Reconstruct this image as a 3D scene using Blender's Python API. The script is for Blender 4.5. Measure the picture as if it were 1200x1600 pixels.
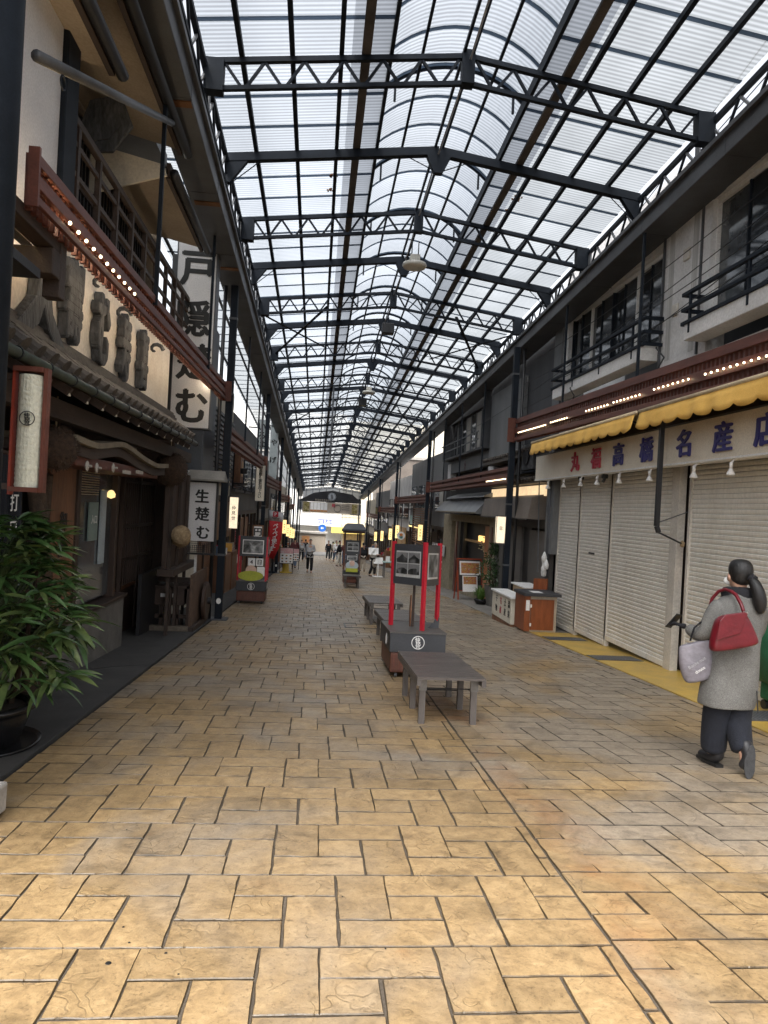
import bpy, math, random
from mathutils import Vector, Matrix
random.seed(11)
R = math.radians
SC = bpy.context.scene
C = SC.collection
for o in list(bpy.data.objects):
    bpy.data.objects.remove(o)

# ------------------------------------------------------------------ camera
S = 0.0503                 # the street falls away from the camera by five per cent
CAMZ = 1.55
def cam_axes():
    Yc = Vector((495.5 - 600, -(790 - 800), 1109)).normalized()
    h = Vector((math.cos(R(3.03)), -math.sin(R(3.03)), 0))
    L = (h - h.dot(Yc) * Yc).normalized()
    U = L.cross(Yc)
    if U.y < 0: U = -U
    right = Vector((L.x, Yc.x, U.x)); up = Vector((L.y, Yc.y, U.y)); fwd = Vector((L.z, Yc.z, U.z))
    return right, up, fwd
right, up, fwd = cam_axes()
cd = bpy.data.cameras.new('camera')
cam = bpy.data.objects.new('camera', cd); C.objects.link(cam)
m = Matrix((right, up, -fwd)).transposed().to_4x4(); m.translation = Vector((0, 0, CAMZ))
cam.matrix_world = m
cd.sensor_fit = 'VERTICAL'; cd.sensor_height = 24; cd.lens = 24 * 1109 / 1600
cd.clip_start = 0.05; cd.clip_end = 2000
SC.camera = cam

# ------------------------------------------------------------------ light
W = bpy.data.worlds.new('World'); SC.world = W; W.use_nodes = True
nt = W.node_tree; nt.nodes.clear()
sky = nt.nodes.new('ShaderNodeTexSky'); sky.sky_type = 'NISHITA'; sky.sun_disc = False
SUN_EL, SUN_ROT = 57, 206
sky.sun_elevation = R(SUN_EL); sky.sun_rotation = R(SUN_ROT); sky.dust_density = 5; sky.air_density = 1.0
hs = nt.nodes.new('ShaderNodeHueSaturation'); hs.inputs['Saturation'].default_value = 0.22   # grey overcast
bg = nt.nodes.new('ShaderNodeBackground'); bg.inputs['Strength'].default_value = 0.112
wo = nt.nodes.new('ShaderNodeOutputWorld')
nt.links.new(sky.outputs[0], hs.inputs['Color']); nt.links.new(hs.outputs[0], bg.inputs[0]); nt.links.new(bg.outputs[0], wo.inputs[0])
sl = bpy.data.lights.new('sun', 'SUN'); sl.energy = 0.85; sl.angle = R(14); sl.color = (1, 0.95, 0.88)
so = bpy.data.objects.new('sun', sl); C.objects.link(so)
_e, _r = R(SUN_EL), R(SUN_ROT)
_d = Vector((math.sin(_r) * math.cos(_e), math.cos(_r) * math.cos(_e), math.sin(_e)))
so.rotation_euler = _d.to_track_quat('Z', 'Y').to_euler()
so.location = (0, -5, 30)
SC.view_settings.view_transform = 'Standard'; SC.view_settings.look = 'None'
SC.view_settings.exposure = 1.97; SC.view_settings.gamma = 1; SC.view_settings.use_curve_mapping = False
SC.render.engine = 'CYCLES'
SC.cycles.use_denoising = True
SC.cycles.max_bounces = 8; SC.cycles.transparent_max_bounces = 12
SC.cycles.diffuse_bounces = 4; SC.cycles.glossy_bounces = 3; SC.cycles.transmission_bounces = 4
SC.cycles.caustics_reflective = False; SC.cycles.caustics_refractive = False
SC.cycles.sample_clamp_indirect = 6

# ------------------------------------------------------------------ materials
MATS = {}
def mat(name, c, rough=.6, metal=0., var=.15, scale=3., bump=.15, bscale=40., c2=None, emit=0., stretch=None, spec=.5, fine=.06, space='pos'):
    if name in MATS: return MATS[name]
    m = bpy.data.materials.new(name); m.use_nodes = True; n = m.node_tree.nodes; l = m.node_tree.links
    b = n['Principled BSDF']
    if space == 'pos':
        src = n.new('ShaderNodeNewGeometry').outputs['Position']
    else:
        src = n.new('ShaderNodeTexCoord').outputs['Object']
    if stretch:
        mp = n.new('ShaderNodeMapping'); mp.inputs['Scale'].default_value = stretch
        l.new(src, mp.inputs[0]); src = mp.outputs[0]
    nz = n.new('ShaderNodeTexNoise'); nz.inputs['Scale'].default_value = scale; nz.inputs['Detail'].default_value = 6; nz.inputs['Roughness'].default_value = .62
    l.new(src, nz.inputs['Vector'])
    cr = n.new('ShaderNodeValToRGB'); cr.color_ramp.elements[0].position = .32; cr.color_ramp.elements[1].position = .68
    lo = tuple(x * (1 - var) for x in c) if c2 is None else tuple(c2)
    hi = tuple(min(1, x * (1 + var)) for x in c) if c2 is None else tuple(c)
    cr.color_ramp.elements[0].color = (*lo, 1); cr.color_ramp.elements[1].color = (*hi, 1)
    l.new(nz.outputs[0], cr.inputs[0])
    f = n.new('ShaderNodeTexNoise'); f.inputs['Scale'].default_value = bscale; f.inputs['Detail'].default_value = 4
    l.new(src, f.inputs['Vector'])
    mr = n.new('ShaderNodeMapRange'); mr.inputs['From Min'].default_value = .3; mr.inputs['From Max'].default_value = .7
    mr.inputs['To Min'].default_value = 1 - fine * 2; mr.inputs['To Max'].default_value = 1 + fine * 2
    l.new(f.outputs[0], mr.inputs['Value'])
    mx = n.new('ShaderNodeVectorMath'); mx.operation = 'SCALE'
    l.new(cr.outputs[0], mx.inputs[0]); l.new(mr.outputs[0], mx.inputs['Scale'])
    l.new(mx.outputs[0], b.inputs['Base Color'])
    b.inputs['Roughness'].default_value = rough; b.inputs['Metallic'].default_value = metal
    b.inputs['Specular IOR Level'].default_value = spec
    if bump:
        bp = n.new('ShaderNodeBump'); bp.inputs['Strength'].default_value = bump; bp.inputs['Distance'].default_value = .01
        l.new(f.outputs[0], bp.inputs['Height']); l.new(bp.outputs[0], b.inputs['Normal'])
    if emit:
        l.new(mx.outputs[0], b.inputs['Emission Color']); b.inputs['Emission Strength'].default_value = emit
    MATS[name] = m
    return m

STEEL = mat('painted_navy_steel', (.009, .013, .020), .6, 0, .25, 5, .05, 80, spec=.2)
STEELG = mat('painted_grey_steel', (.085, .09, .10), .45, 0, .2, 2, .08, 60, c2=(.05, .051, .055))
BLACK = mat('black_paint', (.014, .014, .016), .5, 0, .3)
DARKWOOD = mat('dark_stained_wood', (.045, .026, .018), .55, 0, .35, 6, .3, 60, stretch=(1, 1, .18))
DARKWOODH = mat('dark_beam_wood', (.040, .025, .018), .6, 0, .35, 6, .3, 60, stretch=(1, .15, 1))
REDWOOD = mat('red_brown_painted_wood', (.115, .035, .022), .5, 0, .3, 5, .2, 60, stretch=(1, .25, 1))
MIDWOOD = mat('warm_brown_wood', (.17, .075, .035), .5, 0, .35, 6, .25, 60, stretch=(1, 1, .2))
ORANGEWOOD = mat('orange_varnished_ply', (.23, .062, .018), .45, 0, .22, 5, .1, 50, stretch=(3, 3, .4))
PLASTER = mat('ivory_plaster', (.80, .75, .66), .85, 0, .1, 2.5, .35, 30, c2=(.66, .59, .49), fine=.05)
WHITEWALL = mat('off_white_render', (.80, .79, .78), .85, 0, .1, 1.6, .4, 35, c2=(.58, .57, .56), fine=.05)
CREAM = mat('cream_wall', (.62, .57, .47), .8, 0, .1, 2, .2, 40)
SOFFIT = mat('beige_soffit_board', (.36, .30, .235), .8, 0, .12, 2, .1, 40)
GREYWALL = mat('dark_grey_cladding', (.055, .058, .064), .6, 0, .3, 1.5, .1, 60, stretch=(1, 1, .15))
GREYPANEL = mat('mid_grey_panel', (.16, .165, .17), .55, 0, .2, 1.2, .1, 40, stretch=(1, 1, .2))
TAUPE = mat('taupe_panel', (.15, .125, .105), .6, 0, .2, 1.2, .1, 40)
TILEG = mat('smoked_roof_tile', (.085, .072, .060), .6, 0, .35, 9, .3, 60, c2=(.042, .034, .028))
COPPER = mat('green_copper_gutter', (.045, .062, .045), .5, 0, .3, 7, .2, 60, c2=(.024, .026, .020))
ASPH = mat('dark_pavement', (.068, .064, .060), .8, 0, .2, 2.5, .6, 220, c2=(.040, .038, .036), fine=.12)
STONE = mat('grey_cut_stone', (.17, .16, .145), .7, 0, .2, 4, .4, 50, c2=(.10, .094, .085))
CONC = mat('pale_concrete', (.36, .34, .31), .85, 0, .2, 6, .4, 60)
GLASS = mat('dark_window_glass', (.022, .026, .03), .06, 0, .5, 1.3, 0, 10, spec=.9)
GLASSG = mat('reflective_window_glass', (.10, .11, .115), .08, 0, .6, 1.1, 0, 10, c2=(.02, .022, .025), spec=1.)
CURT = mat('pale_curtain', (.42, .40, .36), .8, 0, .25, 5, .3, 20, stretch=(4, 4, .3))
SHUT = mat('ivory_shutter_enamel', (.83, .80, .74), .42, 0, .06, 1.3, .05, 25, c2=(.72, .68, .61), stretch=(1, 1, .35), fine=.04)
SHUTF = mat('shutter_channel_metal', (.60, .56, .50), .45, 0, .15, 3)
SIGNI = mat('ivory_sign_face', (.84, .78, .66), .5, 0, .07, 1.5, .03, 60, c2=(.70, .63, .52))
SIGNW = mat('white_sign_face', (.70, .69, .69), .4, 0, .06, 1.2, .02, 60, c2=(.54, .54, .56))
AWN = mat('yellow_awning_canvas', (.92, .55, .13), .75, 0, .1, 3, .4, 160, c2=(.78, .44, .09))
AWNR = mat('awning_roll_beige', (.62, .50, .33), .7, 0, .2, 3)
RED = mat('signal_red_paint', (.48, .018, .035), .4, 0, .12, 4)
INKBLUE = mat('indigo_letter', (.035, .032, .17), .5, 0, .1)
INKRED = mat('crimson_letter', (.42, .022, .05), .5, 0, .1)
INK = mat('black_ink', (.008, .008, .008), .55, 0, .2)
WHITE = mat('white_paint', (.78, .77, .75), .5, 0, .05)
CARVE = mat('weathered_carved_wood', (.085, .090, .096), .8, 0, .3, 14, .9, 40, c2=(.034, .036, .040), stretch=(1, 1, .3), fine=.15)
BENCHW = mat('weathered_grey_bench_wood', (.105, .088, .078), .38, 0, .3, 7, .35, 70, c2=(.065, .055, .05), stretch=(.25, 2, 1))
BENCHL = mat('grey_bench_leg_wood', (.125, .107, .095), .6, 0, .3, 7, .35, 70, c2=(.075, .064, .058), stretch=(2, 2, .25))
SLATE = mat('charcoal_painted_board', (.040, .042, .048), .5, 0, .2, 2, .1, 60)
CASEW = mat('red_brown_cart_wood', (.115, .042, .026), .5, 0, .35, 5, .25, 60)
GOLDW = mat('blond_lit_wood', (.50, .30, .13), .5, 0, .2, 5, .2, 60)
STRAW = mat('straw', (.42, .31, .18), .9, 0, .35, 20, 1., 120, c2=(.2, .135, .075))
CEDAR = mat('dry_cedar_ball', (.085, .05, .032), .95, 0, .5, 25, 1., 90, c2=(.028, .018, .012))
LEAF = mat('glossy_palm_leaf', (.075, .145, .038), .34, 0, .3, 6, .15, 60, c2=(.026, .062, .018), stretch=(1, 1, 1), space='pos', spec=.6)
LEAF2 = mat('pale_strap_leaf', (.15, .19, .06), .35, 0, .3, 7, .1, 60, c2=(.045, .08, .026))
LEAF3 = mat('dark_shrub_leaf', (.055, .115, .035), .4, 0, .35, 9, .1, 60, c2=(.025, .060, .018))
STEM = mat('fibrous_cane', (.055, .035, .022), .9, 0, .4, 20, .6, 80)
SOIL = mat('potting_soil', (.03, .022, .016), .95, 0, .4, 30, 1, 90)
POT = mat('black_glazed_pot', (.012, .012, .013), .25, 0, .2)
SKIN = mat('skin', (.46, .27, .19), .55, 0, .05)
HAIR = mat('black_hair', (.006, .0055, .0055), .48, 0, .3, 60, .5, 150, stretch=(1, 1, .15))
CLOTHK = mat('black_cloth', (.009, .009, .012), .9, 0, .3, 12, .5, 150)
NAVY = mat('dark_denim', (.009, .011, .018), .9, 0, .3, 12, .5, 150)
COATG = mat('grey_tweed', (.22, .217, .205), .95, 0, .08, 6, .9, 260, c2=(.155, .15, .14), fine=.28, spec=.15)
BAGR = mat('burgundy_leather', (.125, .008, .014), .32, 0, .2, 9, .25, 40)
TOTE = mat('grey_nylon_tote', (.20, .185, .21), .5, 0, .2, 10, .7, 25)
GREENC = mat('bottle_green_canvas', (.018, .13, .055), .7, 0, .2, 6, .5, 60)
YELP = mat('yellow_floor_paint', (.62, .40, .07), .38, 0, .12, 3, .3, 60, c2=(.44, .29, .075))
RUST = mat('rusty_steel', (.17, .075, .03), .8, 0, .3)
ROADF = mat('grey_asphalt_road', (.16, .16, .16), .85, 0, .2)
PAPER = mat('lantern_paper', (.74, .74, .62), .6, 0, .06, 20, 1.0, 60, c2=(.62, .63, .52), stretch=(1, 1, .7))
LITP = mat('lit_lantern_paper', (1, .68, .28), .6, 0, .12, 3, 0, 40, emit=.38)
LITS = mat('softly_lit_lantern_paper', (.85, .70, .50), .6, 0, .12, 3, 0, 40, emit=.28)
BULBL = mat('strong_warm_bulb', (1, .80, .56), .4, 0, .01, 4, 0, 40, emit=24)
BULB = mat('warm_bulb', (1, .78, .48), .4, 0, .01, 4, 0, 40, emit=2.4)
LITW = mat('lit_shop_white', (1, .95, .82), .5, 0, .1, 2, 0, 20, emit=1.6)
WARMIN = mat('warm_shop_interior', (.62, .44, .20), .7, 0, .3, 3, .1, 20, c2=(.36, .25, .12))
GREYC = mat('light_grey_cloth', (.38, .38, .39), .85, 0, .15, 12, .4, 90)
MAROON = mat('maroon_cloth', (.085, .02, .022), .85, 0, .2, 12, .4, 90)
BEIGEC = mat('beige_cloth', (.36, .31, .25), .85, 0, .15, 12, .4, 90)
BLUEC = mat('blue_denim_cloth', (.10, .14, .22), .85, 0, .2, 12, .4, 90)
LATT = mat('pale_reed', (.40, .31, .2), .7, 0, .2, 12, .3, 60)

def photo_mat(name, seed, cols, scale=4., sharp=.12):
    """a printed picture: blotches of a few tones"""
    m = bpy.data.materials.new(name); m.use_nodes = True; n = m.node_tree.nodes; l = m.node_tree.links
    b = n['Principled BSDF']; b.inputs['Roughness'].default_value = .3
    tc = n.new('ShaderNodeTexCoord'); mp = n.new('ShaderNodeMapping'); mp.inputs['Location'].default_value = (seed, seed * .7, 0)
    nz = n.new('ShaderNodeTexNoise'); nz.inputs['Scale'].default_value = scale; nz.inputs['Detail'].default_value = 7; nz.inputs['Distortion'].default_value = .8
    cr = n.new('ShaderNodeValToRGB'); e = cr.color_ramp.elements
    for i, c in enumerate(cols):
        p = .3 + .4 * i / max(1, len(cols) - 1)
        k = e[i] if i < 2 else e.new(p)
        k.position = p; k.color = (*c, 1)
    l.new(tc.outputs['Object'], mp.inputs[0]); l.new(mp.outputs[0], nz.inputs['Vector']); l.new(nz.outputs[0], cr.inputs[0]); l.new(cr.outputs[0], b.inputs['Base Color'])
    return m
PH_BW = photo_mat('monochrome_photo_print', 1, [(.02, .02, .02), (.1, .1, .1), (.28, .28, .28), (.6, .6, .6)], 5)
PH_BW2 = photo_mat('monochrome_mountain_print', 5, [(.01, .01, .01), (.035, .035, .035), (.16, .16, .16)], 6)
PH_FOOD = photo_mat('food_photo_print', 3, [(.5, .45, .4), (.35, .08, .04), (.5, .3, .1), (.1, .12, .04)], 14)
PH_PINK = photo_mat('pink_menu_print', 8, [(.7, .7, .72), (.6, .3, .33), (.7, .55, .5)], 7)
PH_FLOW = photo_mat('gold_flower_print', 9, [(.03, .025, .01), (.25, .2, .05), (.5, .45, .3)], 6)
PH_TEAL = photo_mat('teal_shop_print', 12, [(.01, .09, .09), (.03, .2, .19), (.3, .4, .35)], 4)

def paving_mat():
    m = bpy.data.materials.new('stamped_stone_surface'); m.use_nodes = True; n = m.node_tree.nodes; l = m.node_tree.links
    b = n['Principled BSDF']; g = n.new('ShaderNodeNewGeometry'); pos = g.outputs['Position']
    oi = n.new('ShaderNodeObjectInfo')
    def noise(sc, det=6, dist=0., rough=.6):
        t = n.new('ShaderNodeTexNoise'); t.inputs['Scale'].default_value = sc; t.inputs['Detail'].default_value = det; t.inputs['Distortion'].default_value = dist; t.inputs['Roughness'].default_value = rough
        l.new(pos, t.inputs['Vector']); return t.outputs[0]
    def ramp(src, *st):
        r = n.new('ShaderNodeValToRGB'); e = r.color_ramp.elements
        for i, (p, c) in enumerate(st):
            k = e[i] if i < 2 else e.new(p)
            k.position = p; k.color = (*c, 1) if isinstance(c, tuple) else (c, c, c, 1)
        l.new(src, r.inputs[0]); return r.outputs[0]
    def mix(f, a, bb, mode='MIX'):
        x = n.new('ShaderNodeMix'); x.data_type = 'RGBA'; x.blend_type = mode
        if isinstance(f, float): x.inputs[0].default_value = f
        else: l.new(f, x.inputs[0])
        l.new(a, x.inputs[6]); l.new(bb, x.inputs[7]); return x.outputs[2]
    sepx = n.new('ShaderNodeSeparateXYZ'); l.new(pos, sepx.inputs[0])
    def rng(src, a, bb, c, d):
        r = n.new('ShaderNodeMapRange'); r.inputs['From Min'].default_value = a; r.inputs['From Max'].default_value = bb; r.inputs['To Min'].default_value = c; r.inputs['To Max'].default_value = d
        l.new(src, r.inputs['Value']); return r.outputs[0]
    def math_(op, a, bb):
        r = n.new('ShaderNodeMath'); r.operation = op
        for i, q in enumerate((a, bb)):
            if isinstance(q, (int, float)): r.inputs[i].default_value = q
            else: l.new(q, r.inputs[i])
        return r.outputs[0]
    ochre = ramp(noise(13, 9, .6, .72), (.3, (.215, .144, .074)), (.5, (.335, .227, .112)), (.72, (.44, .31, .162)))
    grey = ramp(noise(15, 9, .6, .72), (.3, (.185, .15, .115)), (.55, (.30, .244, .180)), (.75, (.39, .322, .242)))
    orange = ramp(noise(14, 6), (.3, (.25, .125, .05)), (.7, (.37, .185, .07)))
    # worn grey pigment: large patches, more on the newer slab right of the joint and further down
    gf = math_('ADD', noise(.55, 5, .6), math_('ADD', rng(sepx.outputs[0], 1.25, 1.27, 0, .085), rng(sepx.outputs[1], 3., 10, -.07, .03)))
    col = mix(ramp(gf, (.44, 0.), (.60, 1.)), ochre, grey)
    # rust coloured bleed along the joint
    d = math_('ABSOLUTE', math_('SUBTRACT', sepx.outputs[0], 1.42), 0)
    of = math_('MULTIPLY', rng(d, 0., .33, .8, 0.), rng(noise(1.6, 4), .45, .65, 0., 1.))
    of2 = rng(noise(2.1, 5, .5), .64, .80, 0., .5)
    col = mix(math_('MAXIMUM', of, of2), col, orange)
    # per stone tone
    rnd = math_('ADD', g.outputs['Random Per Island'], oi.outputs['Random'])
    tone = rng(math_('FRACT', math_('MULTIPLY', rnd, 7.31), 0), 0, 1, .85, 1.10)
    sm = n.new('ShaderNodeVectorMath'); sm.operation = 'SCALE'; l.new(col, sm.inputs[0]); l.new(tone, sm.inputs['Scale'])
    col_s = sm.outputs[0]
    # dark speckle, smudges
    sp = ramp(noise(60, 6, .2, .75), (.30, .45), (.46, 1.))
    col = mix(1., sm.outputs[0], sp, 'MULTIPLY')
    st = ramp(noise(2.6, 8, 1.5, .7), (.34, .66), (.5, 1.), (.75, 1.08))
    col = mix(1., col, st, 'MULTIPLY')
    # chisel lines pressed into the faces
    vo = n.new('ShaderNodeTexVoronoi'); vo.feature = 'DISTANCE_TO_EDGE'; vo.inputs['Scale'].default_value = 4.2
    dn = n.new('ShaderNodeTexNoise'); dn.inputs['Scale'].default_value = 3.5; dn.inputs['Detail'].default_value = 3; l.new(pos, dn.inputs['Vector'])
    vm = n.new('ShaderNodeVectorMath'); vm.operation = 'MULTIPLY_ADD'; vm.inputs[1].default_value = (.75, .75, 0); l.new(dn.outputs['Color'], vm.inputs[0]); l.new(pos, vm.inputs[2])
    l.new(vm.outputs[0], vo.inputs['Vector'])
    crack = ramp(vo.outputs['Distance'], (.0, .0), (.03, 1.))
    brk = ramp(noise(4.3, 2), (.515, 1.), (.56, 0.))
    crk = math_('MAXIMUM', crack, brk)
    col = mix(1., col, ramp(crk, (0., .80), (1., 1.)), 'MULTIPLY')
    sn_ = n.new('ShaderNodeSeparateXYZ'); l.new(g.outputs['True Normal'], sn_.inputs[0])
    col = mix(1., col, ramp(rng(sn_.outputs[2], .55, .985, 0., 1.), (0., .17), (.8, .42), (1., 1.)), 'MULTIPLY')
    l.new(col, b.inputs['Base Color'])
    l.new(rng(noise(2.5, 5), .3, .7, .30, .52), b.inputs['Roughness']); b.inputs['Specular IOR Level'].default_value = .45
    h = math_('ADD', math_('MULTIPLY', noise(16, 7, .3), .9), math_('ADD', math_('MULTIPLY', crk, .32), math_('MULTIPLY', noise(120, 3), .12)))
    bp = n.new('ShaderNodeBump'); bp.inputs['Strength'].default_value = .55; bp.inputs['Distance'].default_value = .012
    l.new(h, bp.inputs['Height']); l.new(bp.outputs[0], b.inputs['Normal'])
    return m
PAVE = paving_mat()
JOINT = mat('pavement_joint', (.085, .068, .050), .9, 0, .3, 6, .5, 80)

def panel_mat(name, tint, tr, dirt=.0, stripe=True):
    """corrugated translucent sheet"""
    m = bpy.data.materials.new(name); m.use_nodes = True; n = m.node_tree.nodes; l = m.node_tree.links
    n.clear(); out = n.new('ShaderNodeOutputMaterial')
    g = n.new('ShaderNodeTexCoord'); sp = n.new('ShaderNodeSeparateXYZ'); l.new(g.outputs['Object'], sp.inputs[0])
    mu = n.new('ShaderNodeMath'); mu.operation = 'MULTIPLY'; mu.inputs[1].default_value = 2 * math.pi / .066; l.new(sp.outputs[1], mu.inputs[0])
    sn = n.new('ShaderNodeMath'); sn.operation = 'SINE'; l.new(mu.outputs[0], sn.inputs[0])
    nz = n.new('ShaderNodeTexNoise'); nz.inputs['Scale'].default_value = .8; nz.inputs['Detail'].default_value = 6
    l.new(g.outputs['Object'], nz.inputs['Vector'])
    a = n.new('ShaderNodeMapRange'); a.inputs['From Min'].default_value = -1; a.inputs['To Min'].default_value = .62 if stripe else .95; a.inputs['To Max'].default_value = 1.
    l.new(sn.outputs[0], a.inputs['Value'])
    b = n.new('ShaderNodeMapRange'); b.inputs['From Min'].default_value = .3; b.inputs['From Max'].default_value = .7; b.inputs['To Min'].default_value = .80 - dirt; b.inputs['To Max'].default_value = 1. - dirt * .5
    l.new(nz.outputs[0], b.inputs['Value'])
    mm = n.new('ShaderNodeMath'); mm.operation = 'MULTIPLY'; l.new(a.outputs[0], mm.inputs[0]); l.new(b.outputs[0], mm.inputs[1])
    vs = n.new('ShaderNodeVectorMath'); vs.operation = 'SCALE'; vs.inputs[0].default_value = tint
    oi = n.new('ShaderNodeObjectInfo'); rr_ = n.new('ShaderNodeMapRange'); rr_.inputs['To Min'].default_value = .86; rr_.inputs['To Max'].default_value = 1.06; l.new(oi.outputs['Random'], rr_.inputs['Value'])
    m3 = n.new('ShaderNodeMath'); m3.operation = 'MULTIPLY'; l.new(mm.outputs[0], m3.inputs[0]); l.new(rr_.outputs[0], m3.inputs[1]); l.new(m3.outputs[0], vs.inputs['Scale'])
    t = n.new('ShaderNodeBsdfTransparent'); tl = n.new('ShaderNodeBsdfTranslucent'); mx = n.new('ShaderNodeMixShader'); mx.inputs[0].default_value = tr
    l.new(vs.outputs[0], t.inputs[0]); l.new(vs.outputs[0], tl.inputs[0]); l.new(tl.outputs[0], mx.inputs[1]); l.new(t.outputs[0], mx.inputs[2]); l.new(mx.outputs[0], out.inputs[0])
    return m
PANEL = panel_mat('corrugated_clear_panel', (.63, .665, .705), .72)
PANELR = panel_mat('greyed_corrugated_panel', (.58, .605, .62), .66, .08)
PANELD = panel_mat('soot_stained_panel', (.27, .29, .32), .5, .14)
LAPM = panel_mat('panel_lap', (.26, .30, .35), .5, .1, False)

# ------------------------------------------------------------------ mesh helpers
def gz(y): return -S * y
def wloc(o):
    v = Vector((0, 0, 0))
    while o is not None:
        v += o.location; o = o.parent
    return v
def prop(o, label=None, cat=None, group=None, kind=None):
    if label: o['label'] = label
    if cat: o['category'] = cat
    if group: o['group'] = group
    if kind: o['kind'] = kind
    return o
def thing(name, label, cat, loc=(0, 0, 0), rz=0., group=None):
    o = bpy.data.objects.new(name, None); C.objects.link(o); o.empty_display_size = .1
    o.location = loc; o.rotation_euler = (0, 0, rz)
    return prop(o, label, cat, group)
class MB:
    def __init__(s): s.v = []; s.f = []
    def add(s, vs, fs):
        k = len(s.v); s.v += [tuple(v) for v in vs]; s.f += [tuple(i + k for i in f) for f in fs]; return s
    def box(s, x0, x1, y0, y1, z0, z1):
        return s.add([(x0, y0, z0), (x1, y0, z0), (x1, y1, z0), (x0, y1, z0), (x0, y0, z1), (x1, y0, z1), (x1, y1, z1), (x0, y1, z1)],
                     [(3, 2, 1, 0), (4, 5, 6, 7), (0, 1, 5, 4), (1, 2, 6, 5), (2, 3, 7, 6), (3, 0, 4, 7)])
    def bar(s, p, q, w, h, upv=(0, 0, 1)):
        p, q = Vector(p), Vector(q); d = (q - p).normalized(); u = Vector(upv)
        a = d.cross(u)
        if a.length < 1e-4: a = d.cross(Vector((1, 0, 0)))
        a.normalize(); b = a.cross(d)
        a *= w / 2; b *= h / 2
        return s.add([p - a - b, p + a - b, p + a + b, p - a + b, q - a - b, q + a - b, q + a + b, q - a + b],
                     [(0, 1, 2, 3), (7, 6, 5, 4), (4, 5, 1, 0), (5, 6, 2, 1), (6, 7, 3, 2), (7, 4, 0, 3)])
    def tube(s, pts, r, n=8, cap=True):
        pts = [Vector(p) for p in pts]; rs = r if isinstance(r, (list, tuple)) else [r] * len(pts)
        k = len(s.v)
        prev = None
        for i, p in enumerate(pts):
            d = (pts[min(i + 1, len(pts) - 1)] - pts[max(i - 1, 0)]).normalized()
            if prev is None: a = d.orthogonal().normalized()
            else:
                a = prev - prev.dot(d) * d
                a = a.normalized() if a.length > 1e-5 else d.orthogonal().normalized()
            prev = a; b = d.cross(a)
            for j in range(n):
                t = 2 * math.pi * j / n
                s.v.append(tuple(p + (a * math.cos(t) + b * math.sin(t)) * rs[i]))
        for i in range(len(pts) - 1):
            for j in range(n):
                s.f.append((k + i * n + j, k + i * n + (j + 1) % n, k + (i + 1) * n + (j + 1) % n, k + (i + 1) * n + j))
        if cap:
            s.f.append(tuple(k + j for j in range(n))[::-1]); s.f.append(tuple(k + (len(pts) - 1) * n + j for j in range(n)))
        return s
    def rings(s, rings, cap=True):
        k = len(s.v); n = len(rings[0])
        for r in rings: s.v += [tuple(p) for p in r]
        for i in range(len(rings) - 1):
            for j in range(n):
                s.f.append((k + i * n + j, k + i * n + (j + 1) % n, k + (i + 1) * n + (j + 1) % n, k + (i + 1) * n + j))
        if cap:
            s.f.append(tuple(range(k, k + n))[::-1]); s.f.append(tuple(range(k + (len(rings) - 1) * n, k + len(rings) * n)))
        return s
    def lathe(s, prof, c=(0, 0, 0), n=20, cap=True):
        return s.rings([[(c[0] + r * math.cos(2 * math.pi * j / n), c[1] + r * math.sin(2 * math.pi * j / n), c[2] + z) for j in range(n)] for r, z in prof], cap)
    def prism(s, poly, axis, a, b):
        def P(u, v, w):
            return {'x': (w, u, v), 'y': (u, w, v), 'z': (u, v, w)}[axis]
        k = len(s.v); n = len(poly)
        s.v += [P(u, v, a) for u, v in poly] + [P(u, v, b) for u, v in poly]
        s.f.append(tuple(range(k, k + n))[::-1]); s.f.append(tuple(range(k + n, k + 2 * n)))
        for i in range(n):
            j = (i + 1) % n; s.f.append((k + i, k + j, k + n + j, k + n + i))
        return s
    def quad(s, a, b, c, d): return s.add([a, b, c, d], [(0, 1, 2, 3)])
    def mesh(s, name, m, smooth=False):
        me = bpy.data.meshes.new(name); me.from_pydata(s.v, [], s.f); me.update()
        me.materials.append(m)
        import bmesh
        b = bmesh.new(); b.from_mesh(me); bmesh.ops.recalc_face_normals(b, faces=b.faces); b.to_mesh(me); b.free()
        if smooth:
            for p in me.polygons: p.use_smooth = True
        return me
    def build(s, name, m, parent=None, smooth=False, bevel=0., world=True):
        """world=True: the coordinates are given in the world and are shifted into the parent's frame"""
        if parent is not None and world:
            o_ = wloc(parent); s.v = [(a - o_.x, b - o_.y, c - o_.z) for a, b, c in s.v]
        o = bpy.data.objects.new(name, s.mesh(name, m, smooth)); C.objects.link(o)
        if parent is not None: o.parent = parent
        if bevel:
            q = o.modifiers.new('bevel', 'BEVEL'); q.width = bevel; q.segments = 2; q.limit_method = 'ANGLE'
        return o
def bx(name, m, parent, x0, x1, y0, y1, z0, z1, bevel=0., world=True):
    return MB().box(x0, x1, y0, y1, z0, z1).build(name, m, parent, bevel=bevel, world=world)
def inst(o, parent, loc=None, rot=None, scale=None):
    c = o.copy(); C.objects.link(c); c.parent = parent
    if loc is not None: c.location = loc
    if rot is not None: c.rotation_euler = rot
    if scale is not None: c.scale = scale
    return c
def place(name, me, parent, loc=(0, 0, 0), rot=(0, 0, 0), scale=(1, 1, 1)):
    o = bpy.data.objects.new(name, me); C.objects.link(o); o.parent = parent
    o.location = loc; o.rotation_euler = rot; o.scale = scale
    return o
def copy_tree(o, parent=None):
    c = o.copy(); C.objects.link(c); c.parent = parent
    for ch in list(o.children): copy_tree(ch, c)
    return c
def root(o): return o
_TX = {}
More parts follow.
